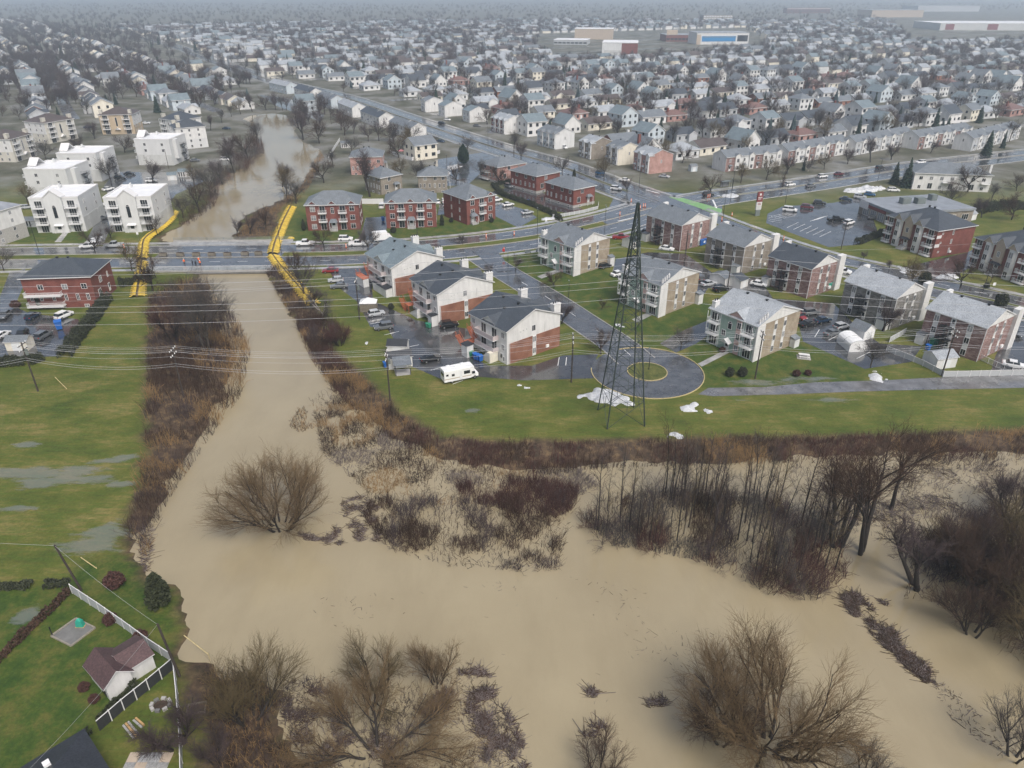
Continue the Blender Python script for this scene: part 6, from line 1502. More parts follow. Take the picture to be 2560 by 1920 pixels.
# ---- shop and white block on the avenue
o = root('shop', 'low flat-roofed shop with red sign band beside its car park', 'shop', *(lambda f: (f[0], f[1]))(foot(6, 4.2, (1390, 200), (1235, 120), (1830, 145), W=30, D=19))); 
body(o, 30, 19, 4.2, 'taupe_brick'); MB().box(-.4, -.4, 4.2, 30.4, 19.4, 4.9).box(-.3, -.3, 4.9, 30.3, 19.3, 5.0).build('roof', 'grey_membrane', o)
Wl = Wall(o, 'W', 30, 19); S = Wall(o, 'S', 30, 19)
Wl.panel(5, 18, 3.1, 4.1, 'maroon_panel', .3, 'sign_band'); Wl.panel(14, 18.5, 2.4, 4.8, 'white_trim', .5, 'portal')
for k in range(4): Wl.win(3 + 4 * k, .3, 3, 2.4)
for k in range(4): S.win(12 + 5 * k, 1.2, 2.5, 1.8)
for x, y, w in ((9, 9, 3.2), (14, 8, 3.2), (22, 11, 2.2)): MB().box(x, y, 5, x + w, y + 2.2, 7).box(x + .3, y - .1, 5.4, x + w - .3, y, 6.6).build('rooftop_unit', 'galvanised', o)
o = root('white_block', 'white two-storey block with dark hip roof beside two spruces', 'apartment house', *(lambda f: (f[0], f[1]))(foot(3, 6.5, (1515, 1110), (1500, 1060), (2000, 1105), W=28, D=14)), group=None)
body(o, 28, 14, 6.5, 'white_siding'); roof_hip(28, 14, 6.5, 3).build('roof', ['grey_roof', 'white_trim'], o)
S = Wall(o, 'S', 28, 14)
for k in range(7):
    S.win(2.5 + 3.8 * k, 4, 1.2, 1.2); (S.door if k % 2 else S.win)(2.5 + 3.8 * k, .6)
for k in (3, 7): S.balcony(3.5 * k, 3.5 * k + 3, 3.2)
MB().box(27.5, 3, 6.3, 28.3, 3.3, 9.8).build('party_wall', 'white_trim', o)

# ---- trees of the suburb
R = random.Random(9); spots = []
for hp, nm_ in HL:
    for side, dx, dy in (('left of', -11.5, 0), ('right of', 11.5, 0), ('behind', 0, 12.5), ('in front of', 0, -12)):
        if R.random() < (.42 if side != 'in front of' else .32): spots.append((hp + Vector((dx + R.uniform(-2, 2), dy + R.uniform(-2, 2))), '%s the %s' % (side, nm_)))
spots = [s_ for s_ in spots if dist_path(s_[0], B2s) > 11 and not any((s_[0] - h_[0]).length < 8.5 for h_ in near_h)]
spots.sort(key=lambda s_: s_[0].length)
nb = nc = 0; extra = []
for p, lb in spots:
    con = R.random() < .2
    if con and nc < 60:
        nc += 1; tree(R.choice(['spruce0', 'spruce1', 'spruce2', 'spruce0', 'spruce3', 'cedar0']), p, R.uniform(.6, 1.25), 'conifer ' + lb, 'conifers among the houses', 'spruce_tree')
    elif nb < 150:
        nb += 1; k_ = ('shade%d' if nb < 60 else 'far%d') % R.randrange(6); tree(k_, p, R.uniform(.9, 1.55), 'bare tree ' + lb, 'bare trees among the houses', 'bare_tree')
    else: extra.append(p)
for hp, rz, key in far_h:
    for k in range(R.choice((1, 2, 2, 3))): extra.append(hp + Vector((R.uniform(-15, 15), R.uniform(-15, 15))))
for k in range(3800):                                  # belts of trees further out
    y = R.uniform(600, 1500) if k < 300 else 1300 + 3000 * R.random() ** 1.4; vx = R.uniform(-30, 2240) if k < 300 else R.uniform(-30, 2240)
    x = (vx - CX) * y / (FPX * CP + 380) ; p = Vector((x, y))
    if not blocked(p): extra.append(p)
LIB = {}
for nm_, ks in (('tree_kinds', range(6)), ('conifer_kinds', ('spruce0', 'spruce1', 'spruce2'))):
    LIB[nm_] = bpy.data.collections.new(nm_)
    for k in ks:
        if isinstance(k, int): me = seg_mesh('far_tree', [s_ for l_ in FS[k] for s_ in l_], ('grey_twig', 'mauve_twig', 'grey_twig', 'mauve_twig', 'brown_twig', 'mauve_twig')[k], 3)
        else: me = TREES[k][1]
        LIB[nm_].objects.link(bpy.data.objects.new('kind', me))
def scatter(name, label, pts, kinds, smin, smax, seed):
    R2 = np.random.RandomState(seed); me = bpy.data.meshes.new(name); me.from_pydata([(p[0], p[1], 0) for p in pts], [], [])
    n = len(pts); me.attributes.new('turn', 'FLOAT', 'POINT').data.foreach_set('value', R2.uniform(0, 6.28, n).astype(np.float32)); me.attributes.new('size', 'FLOAT', 'POINT').data.foreach_set('value', R2.uniform(smin, smax, n).astype(np.float32))
    o = obj(name, me); ng = bpy.data.node_groups.new(name, 'GeometryNodeTree'); ng.interface.new_socket('Geometry', in_out='INPUT', socket_type='NodeSocketGeometry'); ng.interface.new_socket('Geometry', in_out='OUTPUT', socket_type='NodeSocketGeometry')
    gi, go, ip, ci, cx_ = [ng.nodes.new(t) for t in ('NodeGroupInput', 'NodeGroupOutput', 'GeometryNodeInstanceOnPoints', 'GeometryNodeCollectionInfo', 'ShaderNodeCombineXYZ')]
    at_ = []
    for a_ in ('turn', 'size'): x = ng.nodes.new('GeometryNodeInputNamedAttribute'); x.data_type = 'FLOAT'; x.inputs['Name'].default_value = a_; at_.append(x)
    ci.inputs['Collection'].default_value = LIB[kinds]; ci.inputs['Separate Children'].default_value = True; ci.inputs['Reset Children'].default_value = True; ip.inputs['Pick Instance'].default_value = True
    L_ = ng.links.new; L_(gi.outputs[0], ip.inputs['Points']); L_(ci.outputs[0], ip.inputs['Instance']); L_(at_[0].outputs['Attribute'], cx_.inputs['Z']); L_(cx_.outputs[0], ip.inputs['Rotation']); L_(at_[1].outputs['Attribute'], ip.inputs['Scale']); L_(ip.outputs[0], go.inputs[0])
    o.modifiers.new('scatter', 'NODES').node_group = ng
    return tag(o, label, kind='stuff')
for poly, n in (([(-20, 120), (560, 168), (470, 238), (300, 212), (100, 230), (-20, 262)], 330), ([(585, 232), (690, 232), (960, 318), (900, 345), (730, 300), (640, 262)], 30), ([(-20, 40), (420, 95), (560, 160), (-20, 150)], 330), ([(560, 60), (1150, 62), (1180, 140), (800, 190), (600, 150)], 300), ([(1100, 120), (2230, 110), (2230, 250), (1700, 300), (1450, 330), (1100, 260)], 330)):
    for p in in_poly(VP(poly), n, np.random.RandomState(n)):
        p = Vector(p)
        if dist_path(p, B2s) > 12 and not blocked(p) and not any((p - h_[0]).length < 8 for h_ in near_h): extra.append(p)
scatter('far_trees', 'countless bare trees between the far houses, fading into haze', extra, 'tree_kinds', .85, 1.6, 3)
cpts = []
for k in range(330):
    y = R.uniform(480, 2000); x = (R.uniform(0, 2212) - CX) * y / (FPX * CP + 380); p = Vector((x, y))
    if blocked(p) or dist_path(p, B2s) < 14 or sdist(np.array([[x, y]]), RIVER)[0] < 4 or any((p - h_[0]).length < 7 for h_ in near_h): continue
    cpts.append(p)
scatter('far_conifers', 'scattered dark conifers across the hazy suburb', cpts, 'conifer_kinds', .6, 1.35, 4)
# ---------------------------------------------------------------- bridge and flood barriers
ib0 = min(range(len(B1)), key=lambda i: abs(B1[i].x - U(330, 552)[0])); ib1 = min(range(len(B1)), key=lambda i: abs(B1[i].x - U(600, 552)[0]))
BC = B1[ib0:ib1 + 1]
br = root('bridge', 'flat road bridge with low railings just above the flood water', 'bridge', (BC[len(BC) // 2].x, BC[len(BC) // 2].y, 0)); bo = br.location.copy()
def onb(nm, mb, m_, par=br):
    mb.v = [(a - bo.x, b_ - bo.y, c) for a, b_, c in mb.v]
    return mb.build(nm, m_, par)
onb('deck', ribbon(MB(), BC, -14.6, 14.6, .012, z0=-.55), 'dark_concrete')
onb('median_paving', ribbon(MB(), BC, -1.6, 2.6, .05, z0=0.02), 'asphalt')
for o0, o1 in ((-14.2, -10.2), (10.4, 14.2)): onb('footway', ribbon(MB(), BC, o0, o1, .16, z0=.0), 'sidewalk')
for o_ in (-14.3, 14.3):
    c = offset(BC, o_); par = onb('parapet', ribbon(MB(), BC, o_ - .18, o_ + .18, .45, z0=-.6), 'concrete')
    rb = MB(); L = 0
    for a, b_ in zip(c[:-1], c[1:]):
        for z in (.7, .95, 1.3): rb.tube((a.x, a.y, z), (b_.x, b_.y, z), .05, n=4)
        n = max(1, int((b_ - a).length / 1.9))
        for k in range(n): p = a.lerp(b_, k / n); rb.tube((p.x, p.y, .4), (p.x, p.y, 1.32), .055, n=4)
    rb.v = [(a - bo.x, b_ - bo.y, c_) for a, b_, c_ in rb.v]; rb.build('railing', 'galvanised', par)
PL = [q(4, x, y) for x, y in ((1050, 462), (1160, 460), (1262, 459), (1362, 459), (1463, 459), (1575, 454), (1663, 452))]
pm_ = MB().box(-1.0, -.55, 0, 1.0, .55, .85).mesh('box', 'planter_wood'); ps = MB().box(-.85, -.42, .8, .85, .42, .9).mesh('soil', 'soil'); pr = MB()
for z in (.12, .4, .68): pr.box(-1.05, -.6, z, 1.05, -.55, z + .12); pr.box(-1.05, .55, z, 1.05, .6, z + .12)
pr = pr.mesh('boarding', 'taupe_wood' if 'taupe_wood' in M else mat('taupe_wood', (.25, .23, .19), rough=.8, var=.25))
for k, p in enumerate(PL):
    o = root('planter', 'wooden planter box on the bridge median, %s from the left' % ORD[k], 'planter', (p[0], p[1], .05), 0.0, 'planter boxes on the bridge')
    obj('box', pm_, o); obj('soil', ps, o); obj('boarding', pr, o)
def barrier(label, pts, w, z=.02):
    """water-filled vinyl dam: overlapping panels with a dark seam and notched skirt"""
    c = smooth(pts, 6); P = [c[0]]; acc = 0
    for a, b_ in zip(c[:-1], c[1:]):
        n = max(1, int((b_ - a).length / .35))
        for k in range(1, n + 1): P.append(a.lerp(b_, k / n))
    seg = [P[0]]; L = 0
    for a, b_ in zip(P[:-1], P[1:]):
        L += (b_ - a).length
        if L > 1.35: seg.append(b_); L = 0
    o = root('flood_barrier', label, 'flood barrier', (seg[0].x, seg[0].y, z), 0, 'yellow flood barriers')
    n = len(seg); W2_ = lambda i: w[0] + (w[1] - w[0]) * i / (n - 1)
    for i in range(n - 1):
        a, b_ = seg[i], seg[i + 1]; t = (b_ - a).normalized(); m_ = Vector((-t.y, t.x)); a = a - seg[0]; b_ = b_ - seg[0]; ww = W2_(i); h = .75 + .06 * math.sin(i * 2.1)
        e = t * .1
        def row(p, s_): return [(*(p + m_ * ww * o_), z_ + s_) for o_, z_ in ((-.5, .02), (-.46, .35), (-.3, h), (-.12, h * .95), (-.08, .2), (.0, .2), (.04, h * .72), (.3, h * .5), (.5, .04))]
        A_, B_ = row(a - e * .2, .0), row(b_ + e, .03)
        mb = MB(); k = len(A_)
        mb.add(A_ + B_, [(j, j + 1, k + j + 1, k + j) for j in range(k - 1) if j not in (3, 4, 5)], 0)
        mb.add(A_ + B_, [(j, j + 1, k + j + 1, k + j) for j in (3, 4, 5)], 1)
        pn = mb.build('panel', ['yellow_vinyl', 'silt'], o)
        sk = MB()
        for sd in (-.5, .5):
            q0 = a + m_ * ww * sd; q1 = a + t * .75 + m_ * ww * sd; ou = m_ * (.42 if sd > 0 else -.42)
            sk.add([(*q0, .03), (*q1, .03), (*(q1 + ou - t * .1), .015), (*(q0 + ou + t * .15), .015), (*q0, .09), (*q1, .09), (*(q1 + ou - t * .1), .05), (*(q0 + ou + t * .15), .05)], [(4, 5, 6, 7), (0, 1, 5, 4), (1, 2, 6, 5), (2, 3, 7, 6), (3, 0, 4, 7)], 0)
            q2, q3 = q1 + t * .06, a + t * 1.22 + m_ * ww * sd
            sk.add([(*q2, .06), (*q3, .06), (*(q3 + ou * .8), .03), (*(q2 + ou * .8), .03)], [(0, 1, 2, 3)], 1)
        sk.build('skirt', ['yellow_vinyl', 'black_vinyl'], pn)
    return o
barrier('yellow flood barrier along the white blocks and across the road, left bank', [U(*p) for p in ((378, 458), (366, 478), (345, 496), (322, 512), (312, 524), (309, 545), (307, 562))], (2.3, 2.6), .14)
barrier('short yellow flood barrier end sloping onto the grass below the left bridge end', [U(*p) for p in ((308, 566), (305, 590), (301, 615), (298, 642))], (2.4, 3.4))
barrier('yellow flood barrier across the upper lanes and up the right bank', [U(*p) for p in ((630, 448), (614, 480), (602, 510), (594, 532), (590, 549))], (3.1, 2.9), .14)
barrier('yellow flood barrier running down the right bank from the bridge end', [U(*p) for p in ((590, 553), (606, 575), (634, 608), (658, 636), (680, 660))], (3.0, 2.9), .04)

# ---------------------------------------------------------------- vehicles
def loft(st, mi=0):
    """st: (x, [(y, z) half section from bottom to top]) mirrored -> MB"""
    mb = MB(); k = len(st[0][1]) * 2; vs = []
    for x, sec in st: vs += [(x, y, z) for y, z in sec] + [(x, -y, z) for y, z in reversed(sec)]
    fs = []
    for i in range(len(st) - 1):
        for j in range(k - 1): fs.append((i * k + j, (i + 1) * k + j, (i + 1) * k + j + 1, i * k + j + 1))
        fs.append((i * k + k - 1, (i + 1) * k + k - 1, (i + 1) * k, i * k))
    fs += [tuple(range(k)), tuple(range((len(st) - 1) * k, len(st) * k))[::-1]]
    return mb.add(vs, fs, mi)
CARS = {}
wh = MB().tube((0, -.11, 0), (0, .11, 0), .33, n=14).mesh('tyre', 'tyre'); rm_ = MB().tube((0, -.125, 0), (0, .125, 0), .2, n=10).mesh('rim', 'rim')
def car_proto(kind, L, W, hood, belt, top, cab, wb, bed=None):
    h = W / 2; f, r = -L / 2, L / 2; zb = .24
    sec = lambda w, z: [(w * .9, zb), (w, zb + .12), (w, z * .72), (w * .93, z)]
    st = [(f, [(h * .72, .4), (h * .74, .45), (h * .76, .58), (h * .7, hood - .28)]), (f + .12, sec(h * .9, hood - .12)), (f + .6, sec(h * .97, hood - .04)), (cab[0], sec(h, belt)), (cab[1], sec(h, belt)), (cab[3], sec(h, belt))]
    if bed: st += [(cab[3] + .05, sec(h, belt)), (r - .05, sec(h, belt - .02)), (r, sec(h * .97, belt - .1))]
    else: st += [(r - .35, sec(h * .97, belt)), (r - .06, sec(h * .9, belt - .1)), (r, [(h * .8, .42), (h * .82, .5), (h * .82, .7), (h * .76, belt - .25)])]
    body_ = loft(st).mesh('body', 'paint_white')
    hc = h * .9; ht = h * .74; zt = top - .06
    gl = MB(); gl.add([(cab[0], hc, belt - .03), (cab[1], ht, zt), (cab[2], ht, zt), (cab[3], hc, belt - .03), (cab[0], -hc, belt - .03), (cab[1], -ht, zt), (cab[2], -ht, zt), (cab[3], -hc, belt - .03)], [(0, 1, 2, 3), (7, 6, 5, 4), (4, 5, 1, 0), (3, 2, 6, 7), (1, 5, 6, 2)])
    rf = MB().box(cab[1] - .08, -ht - .03, zt - .03, cab[2] + .08, ht + .03, top)
    for xx in ((cab[1] + cab[2]) / 2,):
        for sg in (-1, 1): rf.add([(xx - .05, sg * (hc + .01), belt - .03), (xx + .05, sg * (hc + .01), belt - .03), (xx + .05, sg * (ht + .02), zt), (xx - .05, sg * (ht + .02), zt)], [(0, 1, 2, 3), (3, 2, 1, 0)])
    parts = [('body', body_, True), ('window', gl.mesh('window', 'glass'), False), ('roof', rf.mesh('roof', 'paint_white'), True)]
    lm = MB().box(-.06, -.2, -.09, .06, .2, .09)
    CARS[kind] = (parts, wb, h, f, r, hood, belt)
HL_M = MB().box(-.07, -.2, -.08, .07, .2, .08).mesh('headlight', 'head_lamp'); TL_M = MB().box(-.05, -.16, -.1, .05, .16, .1).mesh('taillight', 'tail_lamp')
car_proto('sedan', 4.6, 1.82, .86, .95, 1.45, (-.95, -.25, 1.0, 1.75), 2.7)
car_proto('suv', 4.55, 1.86, 1.0, 1.06, 1.68, (-1.05, -.45, 1.75, 2.15), 2.7)
car_proto('hatchback', 4.15, 1.76, .9, .98, 1.52, (-.95, -.3, 1.45, 1.95), 2.55)
car_proto('minivan', 5.0, 1.95, 1.02, 1.08, 1.78, (-1.55, -.75, 2.05, 2.4), 3.0)
car_proto('pickup', 5.6, 1.98, 1.12, 1.15, 1.85, (-1.1, -.5, .8, 1.0), 3.5, bed=True)
CNAME = {'sedan': 'sedan', 'suv': 'SUV', 'hatchback': 'hatchback', 'minivan': 'minivan', 'pickup': 'pickup truck'}
def car(kind, paint, p, ang, where, nm='parked_car', group='parked cars', z=.035):
    parts, wb, h, f, r, hood, belt = CARS[kind]
    o = root(nm, '%s %s %s' % (paint, CNAME[kind], where), 'car' if kind != 'pickup' else 'pickup truck', (p[0], p[1], z), math.radians(ang), group)
    for pn, me, pt in parts: obj(pn, me, o, mats=[M['paint_' + paint]] if pt else None)
    for sx_ in (-1, 1):
        for sy in (-1, 1):
            w = obj('wheel', wh, o, (sx_ * wb / 2, sy * (h - .08), .33)); obj('rim', rm_, w)
    for sy in (-1, 1): obj('headlight', HL_M, o, (f + .1, sy * h * .62, hood - .24)); obj('taillight', TL_M, o, (r - .05, sy * h * .68, belt - .22))
    return o
A1, A2 = 38, 128
CL = [('L', 250, 935, 'hatchback', 'silver', 205, 'beside the dark wood carport'), ('L', 325, 1075, 'suv', 'grey', 22, 'parked next to the silver hatchback'), ('L', 808, 1400, 'sedan', 'black', 208, 'in front of the white sheds'), ('L', 992, 1055, 'suv', 'black', 200, 'under the middle white and brick house'),
      ('K', 330, 1610, 'pickup', 'white', 184, 'on the boulevard beside the flood barrier'), ('K', 845, 1550, 'suv', 'white', 182, 'before the first dark red triplex'), ('K', 1005, 1615, 'pickup', 'white', 180, 'with raised bed cover on the boulevard'), ('K', 2022, 1068, 'sedan', 'white', 285, 'right behind the second triplex'), ('K', 2108, 1062, 'suv', 'white', 285, 'second behind the second triplex'), ('K', 1310, 1125, 'minivan', 'white', 275, 'in the driveway between two triplexes'),
      ('J', 728, 788, 'suv', 'white', 212, 'next to the long hedge by the narrow triplex'), ('J', 875, 848, 'sedan', 'white', 210, 'in the middle of the hedge-side drive'), ('J', 1122, 950, 'sedan', 'silver', 208, 'at the end of the hedge-side drive'), ('J', 880, 612, 'suv', 'grey', 120, 'in the black courtyard'), ('J', 2060, 440, 'hatchback', 'blue', 152, 'driving on the main road near the junction'), (5, 1775, 38, 'suv', 'white', 152, 'driving into the junction'), (2, 1825, 1165, 'sedan', 'white', 330, 'driving away up the main road'),
      (4, 35, 855, 'sedan', 'grey', 100, 'first in the row by the red brick house'), (4, 215, 862, 'hatchback', 'navy', 265, 'second in the row by the red brick house'), (4, 415, 858, 'suv', 'white', 250, 'at the hedge end of the row'), (4, 15, 985, 'sedan', 'white', 265, 'cut by the left edge of the picture'), (4, 145, 978, 'hatchback', 'black', 100, 'behind the small grey shed'), (4, 282, 988, 'suv', 'grey', 262, 'between shed and hedge'), (4, 735, 405, 'pickup', 'silver', 5, 'stopped before the left flood barrier'), (4, 565, 410, 'suv', 'white', 15, 'half hidden behind the red brick roof'),
      (4, 2125, 568, 'sedan', 'red', 10, 'in the car park beside the bank'), (4, 2160, 630, 'hatchback', 'silver', 15, 'below the red sedan'), (4, 2180, 668, 'sedan', 'grey', 15, 'third below the red sedan'),
      (6, 705, 175, 'minivan', 'white', 155, 'in the shop car park by the hatching'), (6, 815, 158, 'suv', 'bordeaux', 160, 'in the shop car park'), (6, 895, 132, 'suv', 'black', 160, 'at the verge of the shop car park'), (6, 1000, 238, 'pickup', 'black', 190, 'in the middle of the shop car park'), (6, 1085, 258, 'suv', 'white', 215, 'beside the black pickup'), (6, 1250, 228, 'sedan', 'grey', 160, 'beside the shop entrance'), (6, 1065, 106, 'sedan', 'navy', 150, 'in the far bays of the shop'), (6, 1155, 92, 'suv', 'silver', 155, 'in the far bays of the shop'), (6, 1218, 76, 'hatchback', 'blue', 155, 'at the end of the far bays'), (6, 1370, 48, 'suv', 'white', 170, 'next to the piled snow'),
      (6, 705, 12, 'suv', 'white', 200, 'driving on the avenue'), (6, 840, 20, 'sedan', 'grey', 200, 'driving on the avenue behind the white one'), (6, 180, 78, 'suv', 'black', 190, 'waiting at the junction cones'), ('M', 855, 748, 'sedan', 'white', 155, 'beside the first brick block'), ('M', 270, 605, 'pickup', 'red', 175, 'behind the first green block'), ('M', 580, 550, 'pickup', 'black', 150, 'by the white annex of the first brick block'), ('M', 235, 1075, 'sedan', 'white', 210, 'behind the pylon'), ('M', 60, 975, 'hatchback', 'black', 215, 'under a tarp at the first green block'), ('M', 1395, 1200, 'sedan', 'silver', 205, 'by the white garden sheds'), ('M', 1550, 1270, 'suv', 'black', 210, 'next to the garden sheds'), ('M', 1300, 1130, 'hatchback', 'grey', 260, 'half hidden behind the second green block'), ('M', 2040, 1205, 'sedan', 'white', 150, 'between garden shed and pinkish block'),
      (6, 835, 838, 'suv', 'grey', 200, 'in the car park below the mottled block'), (6, 820, 912, 'sedan', 'black', 205, 'below the grey SUV'), (6, 915, 888, 'sedan', 'navy', 205, 'in the middle of the car park'), (6, 1035, 928, 'hatchback', 'silver', 205, 'in the middle of the car park'), (6, 980, 972, 'sedan', 'grey', 205, 'below the silver hatchback'), (6, 1135, 964, 'sedan', 'white', 205, 'beside the carport tent'), (6, 760, 866, 'hatchback', 'red', 120, 'peeping out behind the third green block'), (6, 2145, 1178, 'sedan', 'white', 150, 'at the right edge beyond the fence'), (6, 1045, 575, 'suv', 'white', 150, 'behind the white chimney of the pinkish block'), (6, 2140, 975, 'hatchback', 'grey', 120, 'in the far right car park'),
      (3, 915, 1142, 'suv', 'white', 200, 'parked along the terraces'), (3, 1020, 1127, 'sedan', 'bordeaux', 200, 'driving along the terraces'), (3, 1285, 1088, 'suv', 'black', 200, 'driving before the middle terrace'), (3, 1545, 1052, 'suv', 'white', 20, 'half hidden by the spruces'), (3, 55, 992, 'sedan', 'grey', 200, 'on the drive of the pink town house'),
      ('H', 1350, 888, 'suv', 'black', 190, 'behind the left pedimented block'), ('H', 1455, 840, 'sedan', 'black', 190, 'beside the black SUV'), ('H', 1700, 918, 'suv', 'white', 190, 'in the open part of the white blocks car park'), ('H', 1215, 1012, 'sedan', 'white', 235, 'at the corner of the pedimented block'), ('H', 1130, 1192, 'suv', 'white', 240, 'first between the pedimented blocks'), ('H', 1155, 1258, 'sedan', 'silver', 240, 'second between the pedimented blocks'), ('H', 1142, 1342, 'sedan', 'grey', 240, 'third between the pedimented blocks'), ('H', 310, 1218, 'hatchback', 'silver', 200, 'left of the pedimented pair'), ('H', 990, 315, 'sedan', 'blue', 190, 'between the beige blocks'), ('H', 1640, 268, 'sedan', 'white', 190, 'right of the sand coloured block'),
      (1, 1255, 1038, 'sedan', 'grey', 185, 'beside the white block at the bend'), (1, 1448, 1032, 'suv', 'white', 185, 'under the bank trees'), (1, 1458, 832, 'sedan', 'navy', 185, 'behind the bank trees'), (2, 655, 800, 'suv', 'black', 150, 'parked by the white town houses'), (2, 690, 775, 'hatchback', 'white', 150, 'parked by the white town houses'), (2, 880, 815, 'sedan', 'grey', 150, 'before the red and white town house'), (2, 648, 915, 'sedan', 'navy', 150, 'on the lane by the white terraces'), (2, 1440, 955, 'suv', 'white', 120, 'on the blue town house drive'), (2, 2085, 1142, 'sedan', 'silver', 150, 'on the pink town house drive')]
for r_, x, y, kd, pt, an, wh_ in CL: car(kd, pt, q(r_, x, y), an, wh_, 'moving_car' if 'driving' in wh_ else 'parked_car', 'vehicles in the streets')
# motorhome
mp = q('L', 1100, 1590); o = root('motorhome', 'white motorhome parked on the grass edge of the car park', 'motorhome', (mp[0], mp[1], .03), math.radians(24))
MB().xprism([(-1.2, .5), (1.2, .5), (1.2, 2.85), (1.1, 3.0), (-1.1, 3.0), (-1.2, 2.85)], -3.6, 2.2).build('body', 'white_plastic', o)
MB().add([(2.2, -1.2, 1.9), (3.0, -1.1, 2.1), (3.0, 1.1, 2.1), (2.2, 1.2, 1.9), (2.2, -1.2, 3.0), (2.8, -1.1, 2.9), (2.8, 1.1, 2.9), (2.2, 1.2, 3.0)], [(3, 2, 1, 0), (4, 5, 6, 7), (0, 1, 5, 4), (1, 2, 6, 5), (2, 3, 7, 6)]).build('overcab', 'white_plastic', o)
cb = MB().add([(2.2, -1.0, .5), (3.8, -.95, .5), (3.8, .95, .5), (2.2, 1.0, .5), (2.2, -1.0, 1.9), (2.75, -.9, 1.9), (2.75, .9, 1.9), (2.2, 1.0, 1.9), (3.05, -.93, 1.3), (3.05, .93, 1.3), (3.8, -.9, 1.15), (3.8, .9, 1.15)], [(0, 1, 10, 8, 5, 4), (2, 3, 7, 6, 9, 11), (1, 2, 11, 10), (10, 11, 9, 8), (4, 5, 6, 7)]).build('cab', 'white_plastic', o)
MB().add([(2.77, -.86, 1.87), (2.77, .86, 1.87), (3.05, .88, 1.34), (3.05, -.88, 1.34)], [(0, 1, 2, 3), (3, 2, 1, 0)]).build('windscreen', 'glass', cb)
for x0, x1, z0, z1 in ((-3.2, -2.7, 1.8, 2.2), (-2.0, -1.4, 1.6, 2.1), (.6, 1.9, 1.6, 2.3), (2.4, 3.0, 1.35, 1.75)): MB().box(x0, -1.23, z0, x1, -1.19 if x0 < 2.2 else -.97, z1).build('window', 'glass', o)
MB().box(-.3, -1.24, .6, .25, -1.19, 2.4).build('door', 'rail_white', o); MB().box(-3.62, -.8, 1.6, -3.58, .8, 2.3).build('rear_window', 'glass', o)
MB().box(-3.6, -1.225, 1.05, 2.2, -1.205, 1.2).build('stripe', 'tan_siding', o)
for x in (-1.9, 3.0):
    for y in (-.95, .95): w = obj('wheel', wh, o, (x, y, .36), sc=1.1); obj('rim', rm_, w)
for x, y in ((-2.5, .3), (-1.0, -.2), (.5, .3)): MB().box(x, y, 3.0, x + .7, y + .6, 3.22).build('roof_vent', 'white_plastic', o)
# box truck
bp_ = q('K', 1330, 1560); o = root('box_truck', 'white box truck parked beside the boulevard', 'truck', (bp_[0], bp_[1], .03), math.radians(200))
MB().box(-1.2, -1.2, .8, 3.2, 1.2, 3.2).build('cargo_box', 'white_plastic', o); c_b = MB().add([(-3.0, -1.05, .45), (-1.25, -1.05, .45), (-1.25, 1.05, .45), (-3, 1.05, .45), (-2.9, -1, 1.2), (-1.25, -1.05, 2.2), (-1.25, 1.05, 2.2), (-2.9, 1, 1.2), (-2.2, -1, 2.15), (-2.2, 1, 2.15)], [(0, 1, 5, 8, 4), (3, 7, 9, 6, 2), (0, 4, 7, 3), (4, 8, 9, 7), (8, 5, 6, 9), (1, 2, 6, 5)]).build('cab', 'paint_white', o)
MB().add([(-2.86, -.9, 1.27), (-2.86, .9, 1.27), (-2.26, .9, 2.1), (-2.26, -.9, 2.1)], [(0, 1, 2, 3), (3, 2, 1, 0)]).build('windscreen', 'glass', c_b)
for x in (-2.2, 1.9):
    for y in (-.95, .95): w = obj('wheel', wh, o, (x, y, .38), sc=1.15); obj('rim', rm_, w)
# ---------------------------------------------------------------- pylon, poles, wires
pb = [Vector(U(*p)) for p in ((1303, 915), (1382, 908))]; pc = Vector(U(1341, 903)); ang = math.radians(8); o = root('pylon', 'tall dark lattice power pylon beside the turning circle', 'pylon', (pc.x, pc.y, 0), ang)
def pw(z): return 3.5 + (1.15 - 3.5) * min(1, z / 27) if z < 27 else 1.15 + (.12 - 1.15) * (z - 27) / 13
lv = [0, 5, 9.5, 13.5, 17, 20, 22.5, 24.8, 27, 29, 31, 33, 35, 37, 38.6, 40]
for sx_ in (-1, 1):
    for sy in (-1, 1):
        mb = MB()
        for a, b_ in zip(lv[:-1], lv[1:]): mb.tube((sx_ * pw(a), sy * pw(a), a), (sx_ * pw(b_), sy * pw(b_), b_), .13, .12, n=4)
        mb.build('leg', 'steel_green', o)
for a, b_ in zip(lv[:-1], lv[1:]):
    mb = MB(); A_, B_ = pw(a), pw(b_); ca_, cb_ = [(-A_, -A_), (A_, -A_), (A_, A_), (-A_, A_)], [(-B_, -B_), (B_, -B_), (B_, B_), (-B_, B_)]
    for k in range(4):
        k2 = (k + 1) % 4
        mb.tube((*ca_[k], a), (*cb_[k2], b_), .05, n=3); mb.tube((*ca_[k2], a), (*cb_[k], b_), .05, n=3); mb.tube((*cb_[k], b_), (*cb_[k2], b_), .05, n=3)
        if a < 20: m0 = ((ca_[k][0] + ca_[k2][0] + cb_[k][0] + cb_[k2][0]) / 4, (ca_[k][1] + ca_[k2][1] + cb_[k][1] + cb_[k2][1]) / 4); mb.tube((*m0, (a + b_) / 2), (*[(i_ + j_) / 2 for i_, j_ in zip(cb_[k], cb_[k2])], b_), .045, n=3)
    mb.build('bracing', 'steel_green', o)
ARMS = [(33.5, 2.7), (30.0, 3.4), (26.5, 2.7)]
